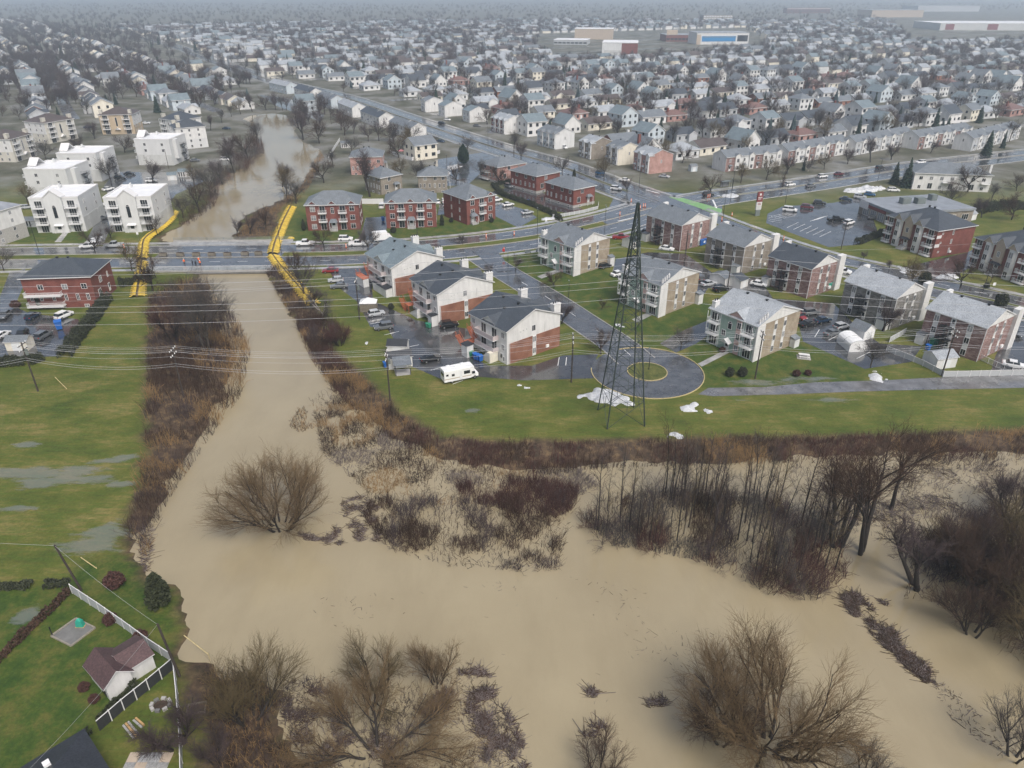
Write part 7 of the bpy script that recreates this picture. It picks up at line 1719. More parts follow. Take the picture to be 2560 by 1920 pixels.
for z, L in ARMS:
    mb = MB()
    for s_ in (-1, 1):
        for dx in (-.8, .8): mb.tube((dx, 0, z), (0, s_ * L, z), .07, n=4); mb.tube((dx, 0, z + 1.2), (0, s_ * L, z), .06, n=4)
        for t in (.3, .6): mb.tube((.8 * (1 - t), s_ * L * t, z), (-.8 * (1 - t), s_ * L * t, z), .045, n=3); mb.tube((.8 * (1 - t), s_ * L * t, z), (.8 * (1 - t), s_ * L * t, z + 1.2 * (1 - t)), .045, n=3)
    am = mb.build('crossarm', 'steel_green', o); ins = MB()
    for s_ in (-1, 1): ins.tube((0, s_ * L, z), (0, s_ * L, z - 1.6), .13, n=5)
    ins.build('insulator', 'galvanised', am)
def wire(label, pts, sag, r=.032, group='overhead wires', z=0):
    mb = MB()
    for a, b_ in zip(pts[:-1], pts[1:]):
        a, b_ = Vector(a), Vector(b_); n = 22; P = [a.lerp(b_, t / n) - Vector((0, 0, sag * 4 * (t / n) * (1 - t / n))) for t in range(n + 1)]
        for u_, v_ in zip(P[:-1], P[1:]): mb.tube(u_, v_, r, n=3)
    return tag(mb.build('power_line', 'wire_metal'), label, 'power line', group)
dirx = Vector((math.cos(ang), math.sin(ang))); diry = Vector((-dirx.y, dirx.x))
for (z, L), nm_ in zip(ARMS, ('top', 'middle', 'bottom')):
    for s_, sn in ((-1, 'near'), (1, 'far')):
        p = pc + diry * s_ * L; a = p + Vector((-260, 4)); b_ = p + Vector((270, -6))
        wire('%s-side conductor hung from the %s arm of the pylon' % (sn, nm_), [(*a, z + 2), (*p, z - 1.6), (*b_, z + 2)], 7.5, .024)
def pole(label, base, h, arms=1, lamp=False, tr=False, rz=0.0, lean=(0, 0), m_='pole_wood', r=.17):
    o = root('utility_pole', label, 'utility pole', (base[0], base[1], 0), rz, 'wooden utility poles')
    MB().tube((0, 0, -.5), (lean[0], lean[1], h), r, r * .7, n=7).build('post', m_, o)
    for k in range(arms):
        am = MB().box(-.08, -1.3, h - .5 - k * 1.1, .08, 1.3, h - .38 - k * 1.1).build('crossarm', m_, o, loc=(lean[0], lean[1], 0)); ins = MB()
        for y in (-1.2, -.5, .5, 1.2): ins.tube((0, y, h - .38 - k * 1.1), (0, y, h - .1 - k * 1.1), .09, n=5)
        ins.build('insulator', 'white_plastic', am)
    if tr: MB().tube((.42, 0, h - 2.6), (.42, 0, h - 1.5), .3, n=8).build('transformer', 'galvanised', o)
    if lamp: MB().tube((0, 0, h - .3), (0, -1.2, h + .1), .05, n=4).box(-.15, -1.7, h, .15, -1.1, h + .15).build('lamp_arm', 'galvanised', o)
    return o
LP1 = [((-280, 868), None), ((82, 845), 'leaning utility pole with lamp on the big lawn'), ((397, 858), 'utility pole in the left bank thicket'), ((843, 866), 'utility pole beside the small open shelter'), ((1234, 826), 'utility pole beside the crescent lawn, left of the pylon'), ((1631, 818), 'utility pole below the third green block'), ((2034, 812), 'utility pole by the small white shed and fence'), ((2420, 800), None)]
tops = []
for k, (vp, lb) in enumerate(LP1):
    b_ = U(*vp); tops.append(Vector((*b_, 10.6)))
    if lb: pole(lb, b_, 10.6, 2, tr=k in (1, 3))
for k, (dy, dz, lbl) in enumerate(((-1.2, .0, 'front'), (-.5, 0.0, 'second'), (.5, 0.0, 'third'), (1.2, 0.0, 'rear'), (-1.2, -1.1, 'lower front'), (.9, -1.1, 'lower rear'))):
    wire('%s wire of the wooden pole line across the picture' % lbl, [tuple(p + Vector((0, dy, dz - .1))) for p in tops], 1.0, .018, 'wires of the wooden pole line')
for k, (dz, lbl) in enumerate(((-3.2, 'thick cable'), (-3.7, 'lower cable'))): wire('%s slung beneath the wires of the pole line' % lbl, [tuple(p + Vector((0, -.2, dz))) for p in tops], 1.3, .024, 'wires of the wooden pole line')
LP2 = [((-260, 745), None), ((777, 690), 'utility pole with transformer behind the dark carport'), ((1478, 572), 'dark pole in the yard of the first brick block'), ((1572, 620), 'dark pole beside the white garden sheds'), ((2220, 590), None)]
t2 = []
for k, (vp, lb) in enumerate(LP2):
    b_ = U(*vp); t2.append(Vector((*b_, 10.2)))
    if lb: pole(lb, b_, 10.2, 1 if k == 1 else 0, tr=k == 1)
wire('upper service wire from the carport pole', [tuple(p) for p in t2[:3]], 1.2, .017, 'service wires'); wire('lower service wire from the carport pole', [tuple(p - Vector((0, 0, .8))) for p in t2[:3]], 1.3, .017, 'service wires'); wire('service wire crossing the brick block car park', [tuple(p) for p in t2[2:]], 1.4, .017, 'service wires')
pole('leaning pole at the upper corner of the white yard fence', U(177, 1275), 8.2, 0, lean=(-.9, -.6)); pole('tall pole beside the lower corner of the yard fence', U(388, 1460), 8.6, 0, lean=(-.5, -.3))
pa_, pb2 = Vector((*U(177, 1275), 8.1)) + Vector((-.9, -.6, 0)), Vector((*U(388, 1460), 8.5)) + Vector((-.5, -.3, 0))
wire('thin wire between the two yard poles', [tuple(pa_), tuple(pb2)], .5, .013, 'yard wires'); wire('thin wire running off from the upper yard pole', [tuple(pa_ + Vector((-60, 6, 0))), tuple(pa_)], .6, .013, 'yard wires'); wire('thin wire leading down toward the dark roof', [tuple(pb2), (-48, 38, 5)], .8, .013, 'yard wires')
for k, (x, y, lb) in enumerate(((2209, 829, None),)): pass
for r_, x, y, h, lb in ((6, 1310, 950, 8.5, 'lamp pole before the mottled grey block'), (6, 1035, 420, 9, 'lamp pole behind the pinkish block'), (2, 690, 1130, 9, 'pole beside the cream block'), (2, 1005, 1185, 8, 'pole behind the salmon pink house'), (2, 325, 980, 9, 'pole beside the white terraces'), ('K', 1430, 450, 9, 'slim pole beside the pink parasol yard'), (1, 1085, 1085, 8.5, 'slim pole beside the small white sheds'), (1, 2130, 800, 9, 'slim pole by the blue terraces'), (3, 1110, 865, 9, 'pole behind the middle terrace'), (3, 310, 905, 8, 'pole behind the first terrace'), (3, 1490, 790, 9, 'pole behind the fourth terrace'), (6, 30, 510, 9, 'pole before the first brick block')):
    pole(lb, q(r_, x, y), h, 0, lamp=True, r=.13)
# street lamps
def lamp(label, p, h=8.5, double=False, rz=0.0):
    o = root('street_lamp', label, 'street lamp', p, rz, 'street lamps')
    MB().tube((0, 0, 0), (0, 0, h), .09, .06, n=6).build('post', 'dark_metal', o)
    for s_ in ((-1, 1) if double else (1,)):
        MB().tube((0, 0, h - .1), (0, s_ * 1.0, h + .25), .04, n=4).build('arm', 'dark_metal', o); MB().box(-.16, s_ * 1.0 - .3, h + .2, .16, s_ * 1.0 + .3, h + .34).build('lamp_head', 'galvanised', o)
for k, (r_, x, y, d, lb) in enumerate(((4, 255, 455, True, 'double street lamp before the left pedimented block'), ('J', 1250, 1240, True, 'double street lamp on the median by the first green block'), ('J', 2115, 1205, True, 'double street lamp behind the first green block roof'), (5, 500, 355, False, 'street lamp before the second triplex'), (4, 1810, 445, False, 'street lamp at the right flood barrier'), (2, 952, 930, False, 'street lamp on the main road near the median end'), (2, 1920, 1235, False, 'street lamp at the junction corner'), (6, 320, 130, False, 'street lamp beside the avenue at the junction'), (6, 275, 225, False, 'street lamp before the shop sign'), (6, 675, 130, False, 'street lamp on the shop verge'), (6, 1945, 700, False, 'street lamp before the second bay triplex'), (3, 335, 1225, True, 'double street lamp by the bus shelter'), (3, 1270, 1165, False, 'street lamp on the avenue'), (5, 1080, 545, False, 'short lamp on the crescent corner lawn'), (5, 1470, 735, False, 'short lamp halfway down the crescent'), (5, 1985, 1195, False, 'short lamp on the traffic island'))):
    lamp(lb, q(r_, x, y), 4.2 if 'short' in lb else 8.8, d)
# ---------------------------------------------------------------- people
def person(label, p, rz, top, legs='dark_cloth', nm='person', step=.0):
    o = root(nm, label, 'person', (p[0], p[1], .06), rz, 'people near the bridge')
    J = [(0, 0, .95), (0, 0, 1.2), (0, 0, 1.42), (0, 0, 1.52), (0, .02, 1.66), (-.2, 0, 1.38), (-.27, .02, 1.1), (-.24, .12, .88), (.2, 0, 1.38), (.27, .02, 1.1), (.24, .12, .88), (-.11, 0, .88), (-.12, .05 + step, .48), (-.12, step, .06), (-.12, step + .14, .04), (.11, 0, .88), (.12, .05 - step, .48), (.12, -step, .06), (.12, -step + .14, .04)]
    E = [(0, 1), (1, 2), (2, 3), (3, 4), (2, 5), (5, 6), (6, 7), (2, 8), (8, 9), (9, 10), (0, 11), (11, 12), (12, 13), (13, 14), (0, 15), (15, 16), (16, 17), (17, 18)]
    Rr = [.16, .17, .17, .06, .115, .08, .06, .045, .08, .06, .045, .1, .075, .055, .05, .1, .075, .055, .05]
    me = bpy.data.meshes.new('body'); me.from_pydata(J, E, []); me.materials.append(M[top]); me.materials.append(M[legs]); me.materials.append(M['skin'])
    b_ = obj('body', me, o); sm = b_.modifiers.new('skin', 'SKIN'); b_.modifiers.new('sub', 'SUBSURF').render_levels = 1
    for i, r_ in enumerate(Rr): me.skin_vertices[0].data[i].radius = (r_, r_ * .8); 
    me.skin_vertices[0].data[0].use_root = True
    MB().tube((0, .01, 1.6), (0, .02, 1.79), .125, .09, n=8).build('hair', 'dark_cloth' if top != 'hi_vis' else 'white_plastic', o)
    for s_ in (-1, 1): MB().tube((s_ * .115, 0, .98), (s_ * .125, .04 + s_ * -step, .5), .115, .095, n=7).tube((s_ * .125, .04 - s_ * step, .5), (s_ * .122, -s_ * step, .1), .095, .075, n=7).build('trouser_leg', legs, o)
for r_, x, y, rz, tp, lb in ((4, 1188, 520, .4, 'hi_vis', 'person in orange vest, leftmost on the bridge'), (4, 1242, 528, 2.5, 'dark_cloth', 'person in dark clothes beside the orange vested one'), (4, 1262, 530, -2.2, 'dark_cloth', 'second person in dark clothes on the bridge'), (4, 1282, 508, .2, 'hi_vis', 'person in orange vest standing nearer the planters'), (4, 1290, 528, 3, 'hi_vis', 'person in orange vest at the railing'), (4, 1860, 510, .5, 'dark_cloth', 'person in dark clothes right of the flood barrier'), (4, 1880, 508, 2.8, 'dark_cloth', 'second person right of the flood barrier')):
    person(lb, q(r_, x, y), rz, tp, step=.1)
# ---------------------------------------------------------------- sheds, fences, street things
def garden_shed(label, fp_c, W, D, h, rz, wm='white_siding', rm='grey_roof', rise=.9, axis='y', doors=0, name='shed', grp='garden sheds'):
    o = root(name, label, 'shed', fp_c, rz, grp); body(o, W, D, h, wm, axis, rise); roof_gable(W, D, h, rise, axis, .2, .2, .1).build('roof', [rm, 'white_trim'], o)
    for k in range(doors): Wall(o, 'S' if axis == 'x' else 'E', W, D).panel(.3 + k * .95, .3 + k * .95 + .5, .2, h - .2, 'dark_metal', .04, 'door')
    if not doors: Wall(o, 'S', W, D).panel(W * .3, W * .7, .05, 1.95, 'rail_white', .05, 'door')
    return o
rA = math.radians(40)
SH = [('L', 365, 1345, 4.2, 3.2, 2.3, -.05, 'white_siding', 'dark_roof', 'white shed with black roof, upper one by the path'), ('L', 380, 1490, 5.0, 3.2, 2.4, .32, 'white_siding', 'dark_roof', 'white shed with black roof beside the blue bin'),
      ('M', 1600, 1225, 3.6, 5, 2.3, rA, 'white_siding', 'grey_roof', 'white garden shed beside the silver sedan'), ('M', 1800, 1250, 3.4, 5, 2.2, rA, 'white_siding', 'slate_roof', 'white garden shed next to the white sedan'), ('M', 420, 740, 3.4, 4.5, 2.3, rA, 'white_siding', 'slate_roof', 'white shed with dark doors behind the pylon top'),
      (6, 1640, 1195, 5, 4, 2.4, .25, 'white_siding', 'pale_roof', 'white shed by the corner of the white fence'), ('H', 1885, 905, 3.5, 3.5, 2.2, .3, 'white_siding', 'blue_roof', 'white shed with gable at the river side car park'), ('H', 2000, 865, 6, 3.5, 2.2, .1, 'white_siding', 'blue_roof', 'long white shed with dark doors near the river'), ('H', 265, 1425, 6.5, 3, 2.2, .0, 'grey_siding', 'grey_roof', 'low grey shed with dark doors left of the pedimented pair'), (4, 45, 1075, 4.6, 3.0, 2.2, .05, 'cream_siding', 'grey_roof', 'small cream shed with grey roof beside the parked cars'), ('K', 790, 360, 4.5, 3, 2.2, .3, 'white_siding', 'grey_roof', 'white shed with dark doors by the riverside fence'), ('N', 1500, 375, 4, 3.5, 2.2, .5, 'white_siding', 'pale_roof', 'white shed behind the first bay triplex'), (3, 70, 1105, 3, 2.5, 2.2, .3, 'blue_siding', 'grey_roof', 'pale blue garden shed beside the first terrace')]
for r_, x, y, w, d, h, rz, wm_, rm2, lb in SH: garden_shed(lb, q(r_, x, y), w, d, h, rz, wm_, rm2, doors=3 if 'dark doors' in lb else 0, axis='x')
# carports and shelters
o = root('carport_tent', 'white carport tent at the end of the car park', 'tent', q(6, 1140, 1080), .1); n = 8
tp = MB(); P = [(2.0 * math.cos(math.pi * i / n), 1.5 + 1.2 * math.sin(math.pi * i / n)) for i in range(n + 1)]
MB().yprism([(2.0, 0)] + P + [(-2.0, 0)], 0, 5.5).build('cover', 'white_plastic', o)
fr = MB()
for y in (-.03, 2.7, 5.53):
    for (a, b_), (c, d) in zip(P[:-1], P[1:]): fr.tube((a * 1.01, y, b_ + .02), (c * 1.01, y, d + .02), .04, n=4)
fr.build('frame', 'galvanised', o)
garden_shed('white tent shed with rounded grey roof beside the carport tent', q(6, 1175, 1010), 3.6, 4, 2.3, .5, 'white_plastic', 'grey_roof', 1.3)
o = root('open_shelter', 'small open shelter with grey roof behind the sheds', 'shelter', q('L', 450, 1560), .25); MB().xprism([(-.3, 2.4), (3.1, 2.9), (3.1, 3.0), (-.3, 2.5)], -.3, 3.4).build('roof', 'grey_roof', o); MB().box(0, 0, .02, 3.1, 2.8, .08).build('floor_slab', 'concrete', o)
for x in (0, 3.0):
    for y in (0, 2.7): MB().box(x, y, 0, x + .12, y + .12, 2.5 + y * .15).build('post', 'dark_metal', o)
o = root('carport', 'dark wooden carport with white gable beside the pole', 'carport', q('L', 85, 905), .05); MB().box(0, 0, 0, 4, .12, 2).box(0, 2.6, 0, 4, 2.72, 2).box(0, .12, 0, .12, 2.6, 2).build('fence_wall', 'planter_wood', o); MB().add([(-.1, -.1, 2.3), (4.1, -.1, 2.3), (4.1, 2.8, 2.3), (-.1, 2.8, 2.3), (2, 1.35, 3.4)], [(0, 1, 4), (1, 2, 4), (2, 3, 4), (3, 0, 4), (3, 2, 1, 0)]).build('canopy', 'white_plastic', o)
MB().box(.1, .0, 2, .2, .1, 2.3).box(3.8, 0, 2, 3.9, .1, 2.3).box(.1, 2.6, 2, .2, 2.7, 2.3).box(3.8, 2.6, 2, 3.9, 2.7, 2.3).build('post', 'dark_metal', o)
# bins
def bin_(label, p, m_, rz=0.0, sc=1.0, grp='wheeled bins'):
    o = root('wheeled_bin', label, 'bin', (p[0], p[1], .02), rz, grp); o.scale = (sc, sc, sc)
    MB().add([(-.28, -.3, .1), (.28, -.3, .1), (.28, .3, .1), (-.28, .3, .1), (-.36, -.38, 1.0), (.36, -.38, 1.0), (.36, .38, 1.0), (-.36, .38, 1.0)], [(3, 2, 1, 0), (0, 1, 5, 4), (1, 2, 6, 5), (2, 3, 7, 6), (3, 0, 4, 7)]).build('tub', m_, o); MB().xprism([(-.42, 1.0), (.42, 1.05), (.42, 1.12), (-.42, 1.07)], -.4, .4).build('lid', m_, o)
for k, (r_, x, y, m_, lb, s_) in enumerate((('L', 1215, 1360, 'green_plastic', 'green bin at the corner of the third white and brick house', 1.3), ('L', 1262, 1385, 'blue_plastic', 'blue bin left of three by the third house', 1.3), ('L', 1288, 1395, 'blue_plastic', 'blue bin in the middle of three by the third house', 1.3), ('L', 1315, 1405, 'blue_plastic', 'blue bin right of three by the third house', 1.3), ('L', 770, 1060, 'green_plastic', 'green bin left of the pair by the middle house', 1.0), ('L', 792, 1065, 'green_plastic', 'green bin right of the pair by the middle house', 1.0), ('L', 345, 1470, 'blue_plastic', 'blue bin behind the white shed', 1.2), (4, 385, 935, 'blue_plastic', 'large blue bin beside the dark hedge', 2.0), (6, 945, 680, 'teal_tarp', 'teal container beside the pinkish brick block', 2.0), (6, 975, 668, 'blue_plastic', 'blue container beside the pinkish brick block', 1.8), ('M', 1290, 690, 'blue_plastic', 'long blue container by the first brick block', 1.9), ('M', 1330, 675, 'blue_plastic', 'second blue container by the first brick block', 1.9), ('N', 1150, 800, 'blue_plastic', 'blue bin at the wall of the first bay triplex', 1.5), ('N', 470, 365, 'blue_plastic', 'blue bin by the shop wall', 1.6), ('M', 1530, 1190, 'blue_plastic', 'blue bin at the garden shed', 1.2), ('K', 1050, 1290, 'blue_plastic', 'blue bin at the side of the first triplex', 1.3), ('K', 1325, 1300, 'blue_plastic', 'blue bin at the side of the second triplex', 1.3), ('J', 1140, 812, 'blue_plastic', 'blue box in the black courtyard', 1.2), (6, 1625, 1050, 'green_plastic', 'green covered barbecue by the pink brick block', 1.8), (6, 1590, 1068, 'blue_plastic', 'blue tub by the pink brick block', 1.2), (3, 690, 0, 'blue_plastic', None, 1))):
    if lb: bin_(lb, q(r_, x, y), m_, .5, s_)
# fences
def fence(label, pts, h, pm2, fm2, gap=2.2, name='fence', grp=None, top=True, solid=True):
    o = root(name, label, 'fence', pts[0], 0, grp); o0 = Vector((pts[0][0], pts[0][1])); k = 0
    for a, b_ in zip(pts[:-1], pts[1:]):
        a, b_ = Vector(a[:2]) - o0, Vector(b_[:2]) - o0; d = b_ - a; n = max(1, round(d.length / gap)); rz = math.atan2(d.y, d.x); w = d.length / n
        for i in range(n):
            p = a + d * i / n
            MB().box(-.05, -.05, 0, .05, .05, h + .08).build('post', pm2, o, loc=(p.x, p.y, 0), rz=rz)
            if solid: MB().box(.05, -.015, .08, w - .05, .015, h - .06).build('panel', fm2, o, loc=(p.x, p.y, 0), rz=rz)
            else:
                mb = MB()
                for j in range(1, int(w / .22)): mb.box(j * .22, -.015, .1, j * .22 + .06, .015, h - .1)
                mb.box(.05, -.02, .1, w - .05, .02, .18); mb.build('panel', fm2, o, loc=(p.x, p.y, 0), rz=rz)
            if top: MB().box(.05, -.04, h - .06, w - .05, .04, h).build('rail', pm2, o, loc=(p.x, p.y, 0), rz=rz)
    return o
Z10 = lambda *a: [q(10, x, y) for x, y in a]
mat('mesh_panel', (.42, .44, .45), rough=.6, var=.1); mat('dark_slat', (.035, .037, .04), rough=.6, var=.2)
fence('white framed garden fence along the flooded lawn', Z10((466, 215), (640, 330), (800, 442), (960, 560), (1122, 668)), 1.6, 'white_trim', 'mesh_panel', 2.0)
fence('white fence running straight down from the yard corner', Z10((1126, 690), (1145, 860), (1160, 1040), (1172, 1200), (1178, 1420)), 1.6, 'white_trim', 'mesh_panel', 2.0)
fence('dark slatted fence with white rail behind the shed', Z10((1120, 700), (960, 835), (800, 965), (640, 1105)), 1.7, 'white_trim', 'dark_slat', 2.0)
fence('low white fence with pale panels along the path', [q(6, *p) for p in ((1325, 1075), (1440, 1120), (1560, 1170), (1690, 1240))], 1.3, 'white_trim', 'mesh_panel', 2.2)
fence('white fence in front of the pink brick block at the right edge', [q(6, *p) for p in ((1690, 1242), (1860, 1240), (2050, 1235), (2212, 1232), (2400, 1228))], 1.4, 'white_trim', 'mesh_panel', 2.4)
fence('white picket fence beside the far right car park', [q(6, *p) for p in ((1925, 1130), (2030, 1180), (2130, 1215), (2250, 1220))], 1.3, 'white_trim', 'mesh_panel', 2.0, solid=False)
fence('grey fence beside the carport tent', [q(6, *p) for p in ((1345, 1020), (1400, 990), (1450, 960))], 1.4, 'rail_white', 'mesh_panel', 2.0)
fence('white board fence along the terraces garden', [q('K', *p) for p in ((1420, 430), (1560, 490), (1700, 525), (1900, 480), (2060, 430))], 1.7, 'white_trim', 'white_trim', 2.4)
fence('white board fence between the triplex driveway and cream block', [q('K', *p) for p in ((1040, 1080), (1200, 1082), (1335, 1080))], 2.0, 'white_trim', 'white_trim', 2.2)
fence('pale wire fence along the upstream bank', [q('K', *p) for p in ((770, 270), (700, 380), (620, 510))], 1.6, 'rail_white', 'white_trim', 2.4)
fence('low white fence of the corner brick house', [q('J', *p) for p in ((1450, 1000), (1600, 985), (1850, 940), (2030, 890), (2040, 830))], 1.2, 'white_trim', 'mesh_panel', 2.2)
fence('pale green tinted fence beside the salmon pink house', [q('J', *p) for p in ((90, 490), (200, 540), (350, 575))], 1.4, 'rail_white', 'mesh_panel', 2.2, solid=False)
fence('white garden wall behind the terraces', [q(3, *p) for p in ((640, 905), (930, 880), (1200, 840), (1500, 815), (1860, 785))], 1.7, 'white_trim', 'white_trim', 3)
# yard at the lower left
sA = Vector(q(10, 710, 905)); sB = Vector(q(10, 592, 822)); sC = Vector(q(10, 1018, 705)); v_ = sC - sA; rz = math.atan2(v_.y, v_.x); o = root('garden_building', 'white garden building with maroon shingle roof behind the fence', 'garden building', sA, rz); W_g, D_g = v_.length, 4.6
MB().yprism([(0, -.2), (W_g * .5, -.2), (W_g * .5, 2.4), (W_g * .25, 3.6), (0, 2.4)], 0, D_g).box(W_g * .5, .5, -.2, W_g, D_g - .2, 2.3).build('wall', 'white_siding', o)
r1 = roof_gable(W_g * .5, D_g, 2.4, 1.2, 'y', .35, .35, .12); r1.build('roof', ['maroon_roof', 'white_trim'], o); r2 = roof_gable(W_g * .5 + .3, D_g - .7, 2.3, .85, 'x', .3, .2, .12); r2.v = [(a + W_g * .5 - .3, b_ + .5, c) for a, b_, c in r2.v]; r2.build('roof', ['maroon_roof', 'white_trim'], o)
Wl = Wall(o, 'W', W_g, D_g); Wl.entry(D_g * .25, .1, 1.0, 2.0, 'dark_metal'); Wl.win(D_g * .65, 1.1, .9, .9)
o = root('house', 'near-black roofed house cut by the lower edge, white roof vent', 'house', U(140, 1785), math.radians(47)); W_g, D_g = 9.0, 13.0
MB().box(-W_g / 2, -D_g / 2, -.2, W_g / 2, D_g / 2, 2.8).build('wall', 'grey_siding', o); r1 = roof_hip(W_g, D_g, 2.8, 2.0, .5); r1.v = [(a - W_g / 2, b_ - D_g / 2, c) for a, b_, c in r1.v]; rf_ = r1.build('roof', ['dark_roof', 'white_trim'], o); MB().box(-.3, -.3, 0, .3, .3, .5).build('roof_vent', 'white_plastic', rf_, loc=(.9, 4.2, 3.9))
P4 = [Vector(q(10, x, y)) for x, y in ((330, 492), (490, 378), (612, 440), (458, 556))]; o = root('play_pad', 'grey play pad with timber edging on the lawn', 'play area', P4[0]); L4 = [p - P4[0] for p in P4]
MB().prism([(p.x, p.y) for p in L4][::-1], 0, .06).build('surface', 'dark_concrete', o)
for a, b_ in zip(L4, L4[1:] + L4[:1]): d = (b_ - a).normalized(); n_ = Vector((-d.y, d.x)) * .09; MB().prism([tuple(a - n_), tuple(b_ - n_), tuple(b_ + n_), tuple(a + n_)], 0, .2).build('timber_edge', 'taupe_wood', o)
MB().tube((.1, .1, 0), (.1, .1, 1.5), .07, n=6).build('post', 'dark_metal', o)
tp_ = q(10, 520, 425); o = root('covered_grill', 'garden appliance under a teal cover at the corner of the play pad', 'covered barbecue', (*tp_, .06)); o.scale = (.62, .62, .85); MB().add([(-.75, -.5, 0), (.75, -.5, 0), (.75, .5, 0), (-.75, .5, 0), (-.6, -.35, 1.0), (.5, -.4, 1.0), (.5, .4, 1.0), (-.6, .35, 1.0), (-.2, -.15, 1.5), (.1, .15, 1.45)], [(0, 1, 5, 4), (1, 2, 6, 5), (2, 3, 7, 6), (3, 0, 4, 7), (4, 5, 8), (5, 6, 9, 8), (6, 7, 9), (7, 4, 8, 9)]).build('cover', 'teal_tarp', o); MB().box(-.9, -.6, -.03, .9, .6, .03).build('base', 'tan_wood', o)
def logs(label, p, rz, n=4, L=2.0, m_='tan_wood'):
    o = root('lumber_pile', label, 'lumber', p, rz)
    for k in range(n): MB().box(-L / 2, k * .28, .0, L / 2, k * .28 + .2, .15 + .05 * (k % 2)).build('plank', m_ if k % 2 else 'concrete', o)
logs('pale planks lying on the bare yard', q(10, 820, 1110), -.7, 3, 2.4); logs('short stack of boards beside the planks', q(10, 880, 1060), -.6, 2, 1.6)
o = root('fire_pit', 'round dark fire pit in the brown yard', 'fire pit', q(10, 1035, 935)); pp = [(1.0 * math.cos(i * .785), .8 * math.sin(i * .785)) for i in range(8)]
for k in range(8): MB().box(-.25, -.18, 0, .25, .18, .3).build('stone', 'stone_base' if k % 3 else 'dark_concrete', o, loc=(*pp[k], 0), rz=k * .785 + 1.57)
MB().prism([(x * .8, y * .8) for x, y in pp], 0, .1).build('ash_bed', 'soil', o)
o = root('patio', 'pale stone patio at the lower edge of the picture', 'patio', q(10, 960, 1280))
for k in range(16): MB().box(-.55, -.55, 0, .55, .55, .05 + .004 * (k % 4)).build('paver', 'sidewalk' if k % 3 else 'tan_siding', o, loc=((k % 4) * 1.13 - 1.7, (k // 4) * 1.13 - 3.2, 0), rz=.0)
o = root('raised_bed', 'small timber raised bed on the grass by the fence', 'raised bed', q(10, 1265, 958), .2)
for x0, y0, x1, y1 in ((-1, -.7, 1, -.6), (-1, .6, 1, .7), (-1, -.6, -.9, .6), (.9, -.6, 1, .6)): MB().box(x0, y0, 0, x1, y1, .25).build('board', 'planter_wood', o)
# picnic table, benches, signs, cones
o = root('picnic_table', 'white picnic table on the lawn below the third green block', 'picnic table', q(6, 795, 1115), -.25)
for k in range(5): MB().box(-1.1, -.45 + k * .18, .74, 1.1, -.3 + k * .18, .8).build('plank', 'white_trim', o)
for y in (-.85, .7): MB().box(-1.1, y, .42, 1.1, y + .26, .47).build('seat', 'white_trim', o)
for x in (-.75, .75): MB().tube((x, -.8, 0), (x, .2, .74), .05, n=4).tube((x, .8, 0), (x, -.2, .74), .05, n=4).box(x - .04, -.8, .36, x + .04, .8, .42).build('trestle', 'white_trim', o)
MB().box(-1.4, -1.1, 0, 1.4, 1.1, .04).build('slab', 'concrete', o)
for k, (x, y) in enumerate(((1208, 445), (1278, 435))):
    o = root('bench', 'metal street bench by the boulevard, %s of the two' % ORD[k], 'bench', q(5, x, y), .35, 'street benches'); MB().box(-.9, -.25, .42, .9, .25, .48).build('seat', 'galvanised', o); MB().box(-.9, .22, .5, .9, .27, .95).build('backrest', 'galvanised', o)
    for xx in (-.75, .75): MB().box(xx - .04, -.22, 0, xx + .04, .22, .42).build('leg', 'dark_metal', o)
sp_ = q(6, 495, 205); o = root('shop_sign', 'tall dark red and white shop sign pylon on the verge', 'sign', sp_, .35); MB().box(-.9, -.2, 0, .9, .2, 2.2).build('base', 'galvanised', o); MB().box(-1.1, -.25, 2.2, 1.1, .25, 3.6).build('panel', 'grey_stucco', o); MB().box(-1.1, -.25, 3.65, 1.1, .25, 4.9).build('panel', 'white_trim', o); MB().box(-1.1, -.25, 4.95, 1.1, .25, 8.4).build('panel', 'maroon_panel', o)
MB().box(-.7, -.28, 3.9, .7, -.24, 4.1).box(-.7, -.28, 4.3, .5, -.24, 4.5).build('lettering', 'maroon_panel', o); MB().box(-.35, -.28, 7.2, .35, -.24, 7.9).box(-.8, -.28, 6.4, .8, -.24, 6.6).box(-.8, -.28, 5.9, .4, -.24, 6.1).build('lettering', 'white_trim', o)
def cone(label, p, h=1.0, grp='orange traffic barrels'):
    o = root('traffic_barrel', label, 'traffic barrel', (p[0], p[1], .04), 0, grp); MB().box(-.3, -.3, 0, .3, .3, .08).build('base', 'black_vinyl', o); MB().tube((0, 0, .08), (0, 0, h), .2, .16, n=8).build('body', 'orange_plastic', o)
    MB().tube((0, 0, h * .35), (0, 0, h * .5), .2, .195, n=8).tube((0, 0, h * .65), (0, 0, h * .8), .19, .185, n=8).build('band', 'white_plastic', o)
for k, (r_, x, y, lb) in enumerate((('M', 255, 300, 'on the upper lanes left of the junction'), ('M', 580, 195, 'in the centre of the junction'), ('M', 515, 215, 'just left of the junction centre'), ('M', 1410, 70, 'before the black SUV at the junction'), ('M', 1385, 75, 'touching the black SUV at the junction'), ('M', 1695, 310, 'at the kerb before the shop sign'), ('M', 1565, 370, 'beside the first brick block chimney'), (5, 1055, 435, 'at the crescent corner'), (5, 40, 410, 'beside the raised pickup'), (4, 800, 415, 'beside the silver pickup'), (6, 630, 345, 'on the side road behind the pinkish block'), (6, 665, 360, 'second on the side road behind the pinkish block'), (5, 1950, 150, 'near the corner house crossing'), ('M', 400, 130, 'far left at the junction'), (5, 1120, 330, 'on the upper lanes past the third triplex'), (5, 940, 345, 'on the upper lanes before the third triplex'))): cone('orange striped barrel ' + lb, q(r_, x, y), 1.3)
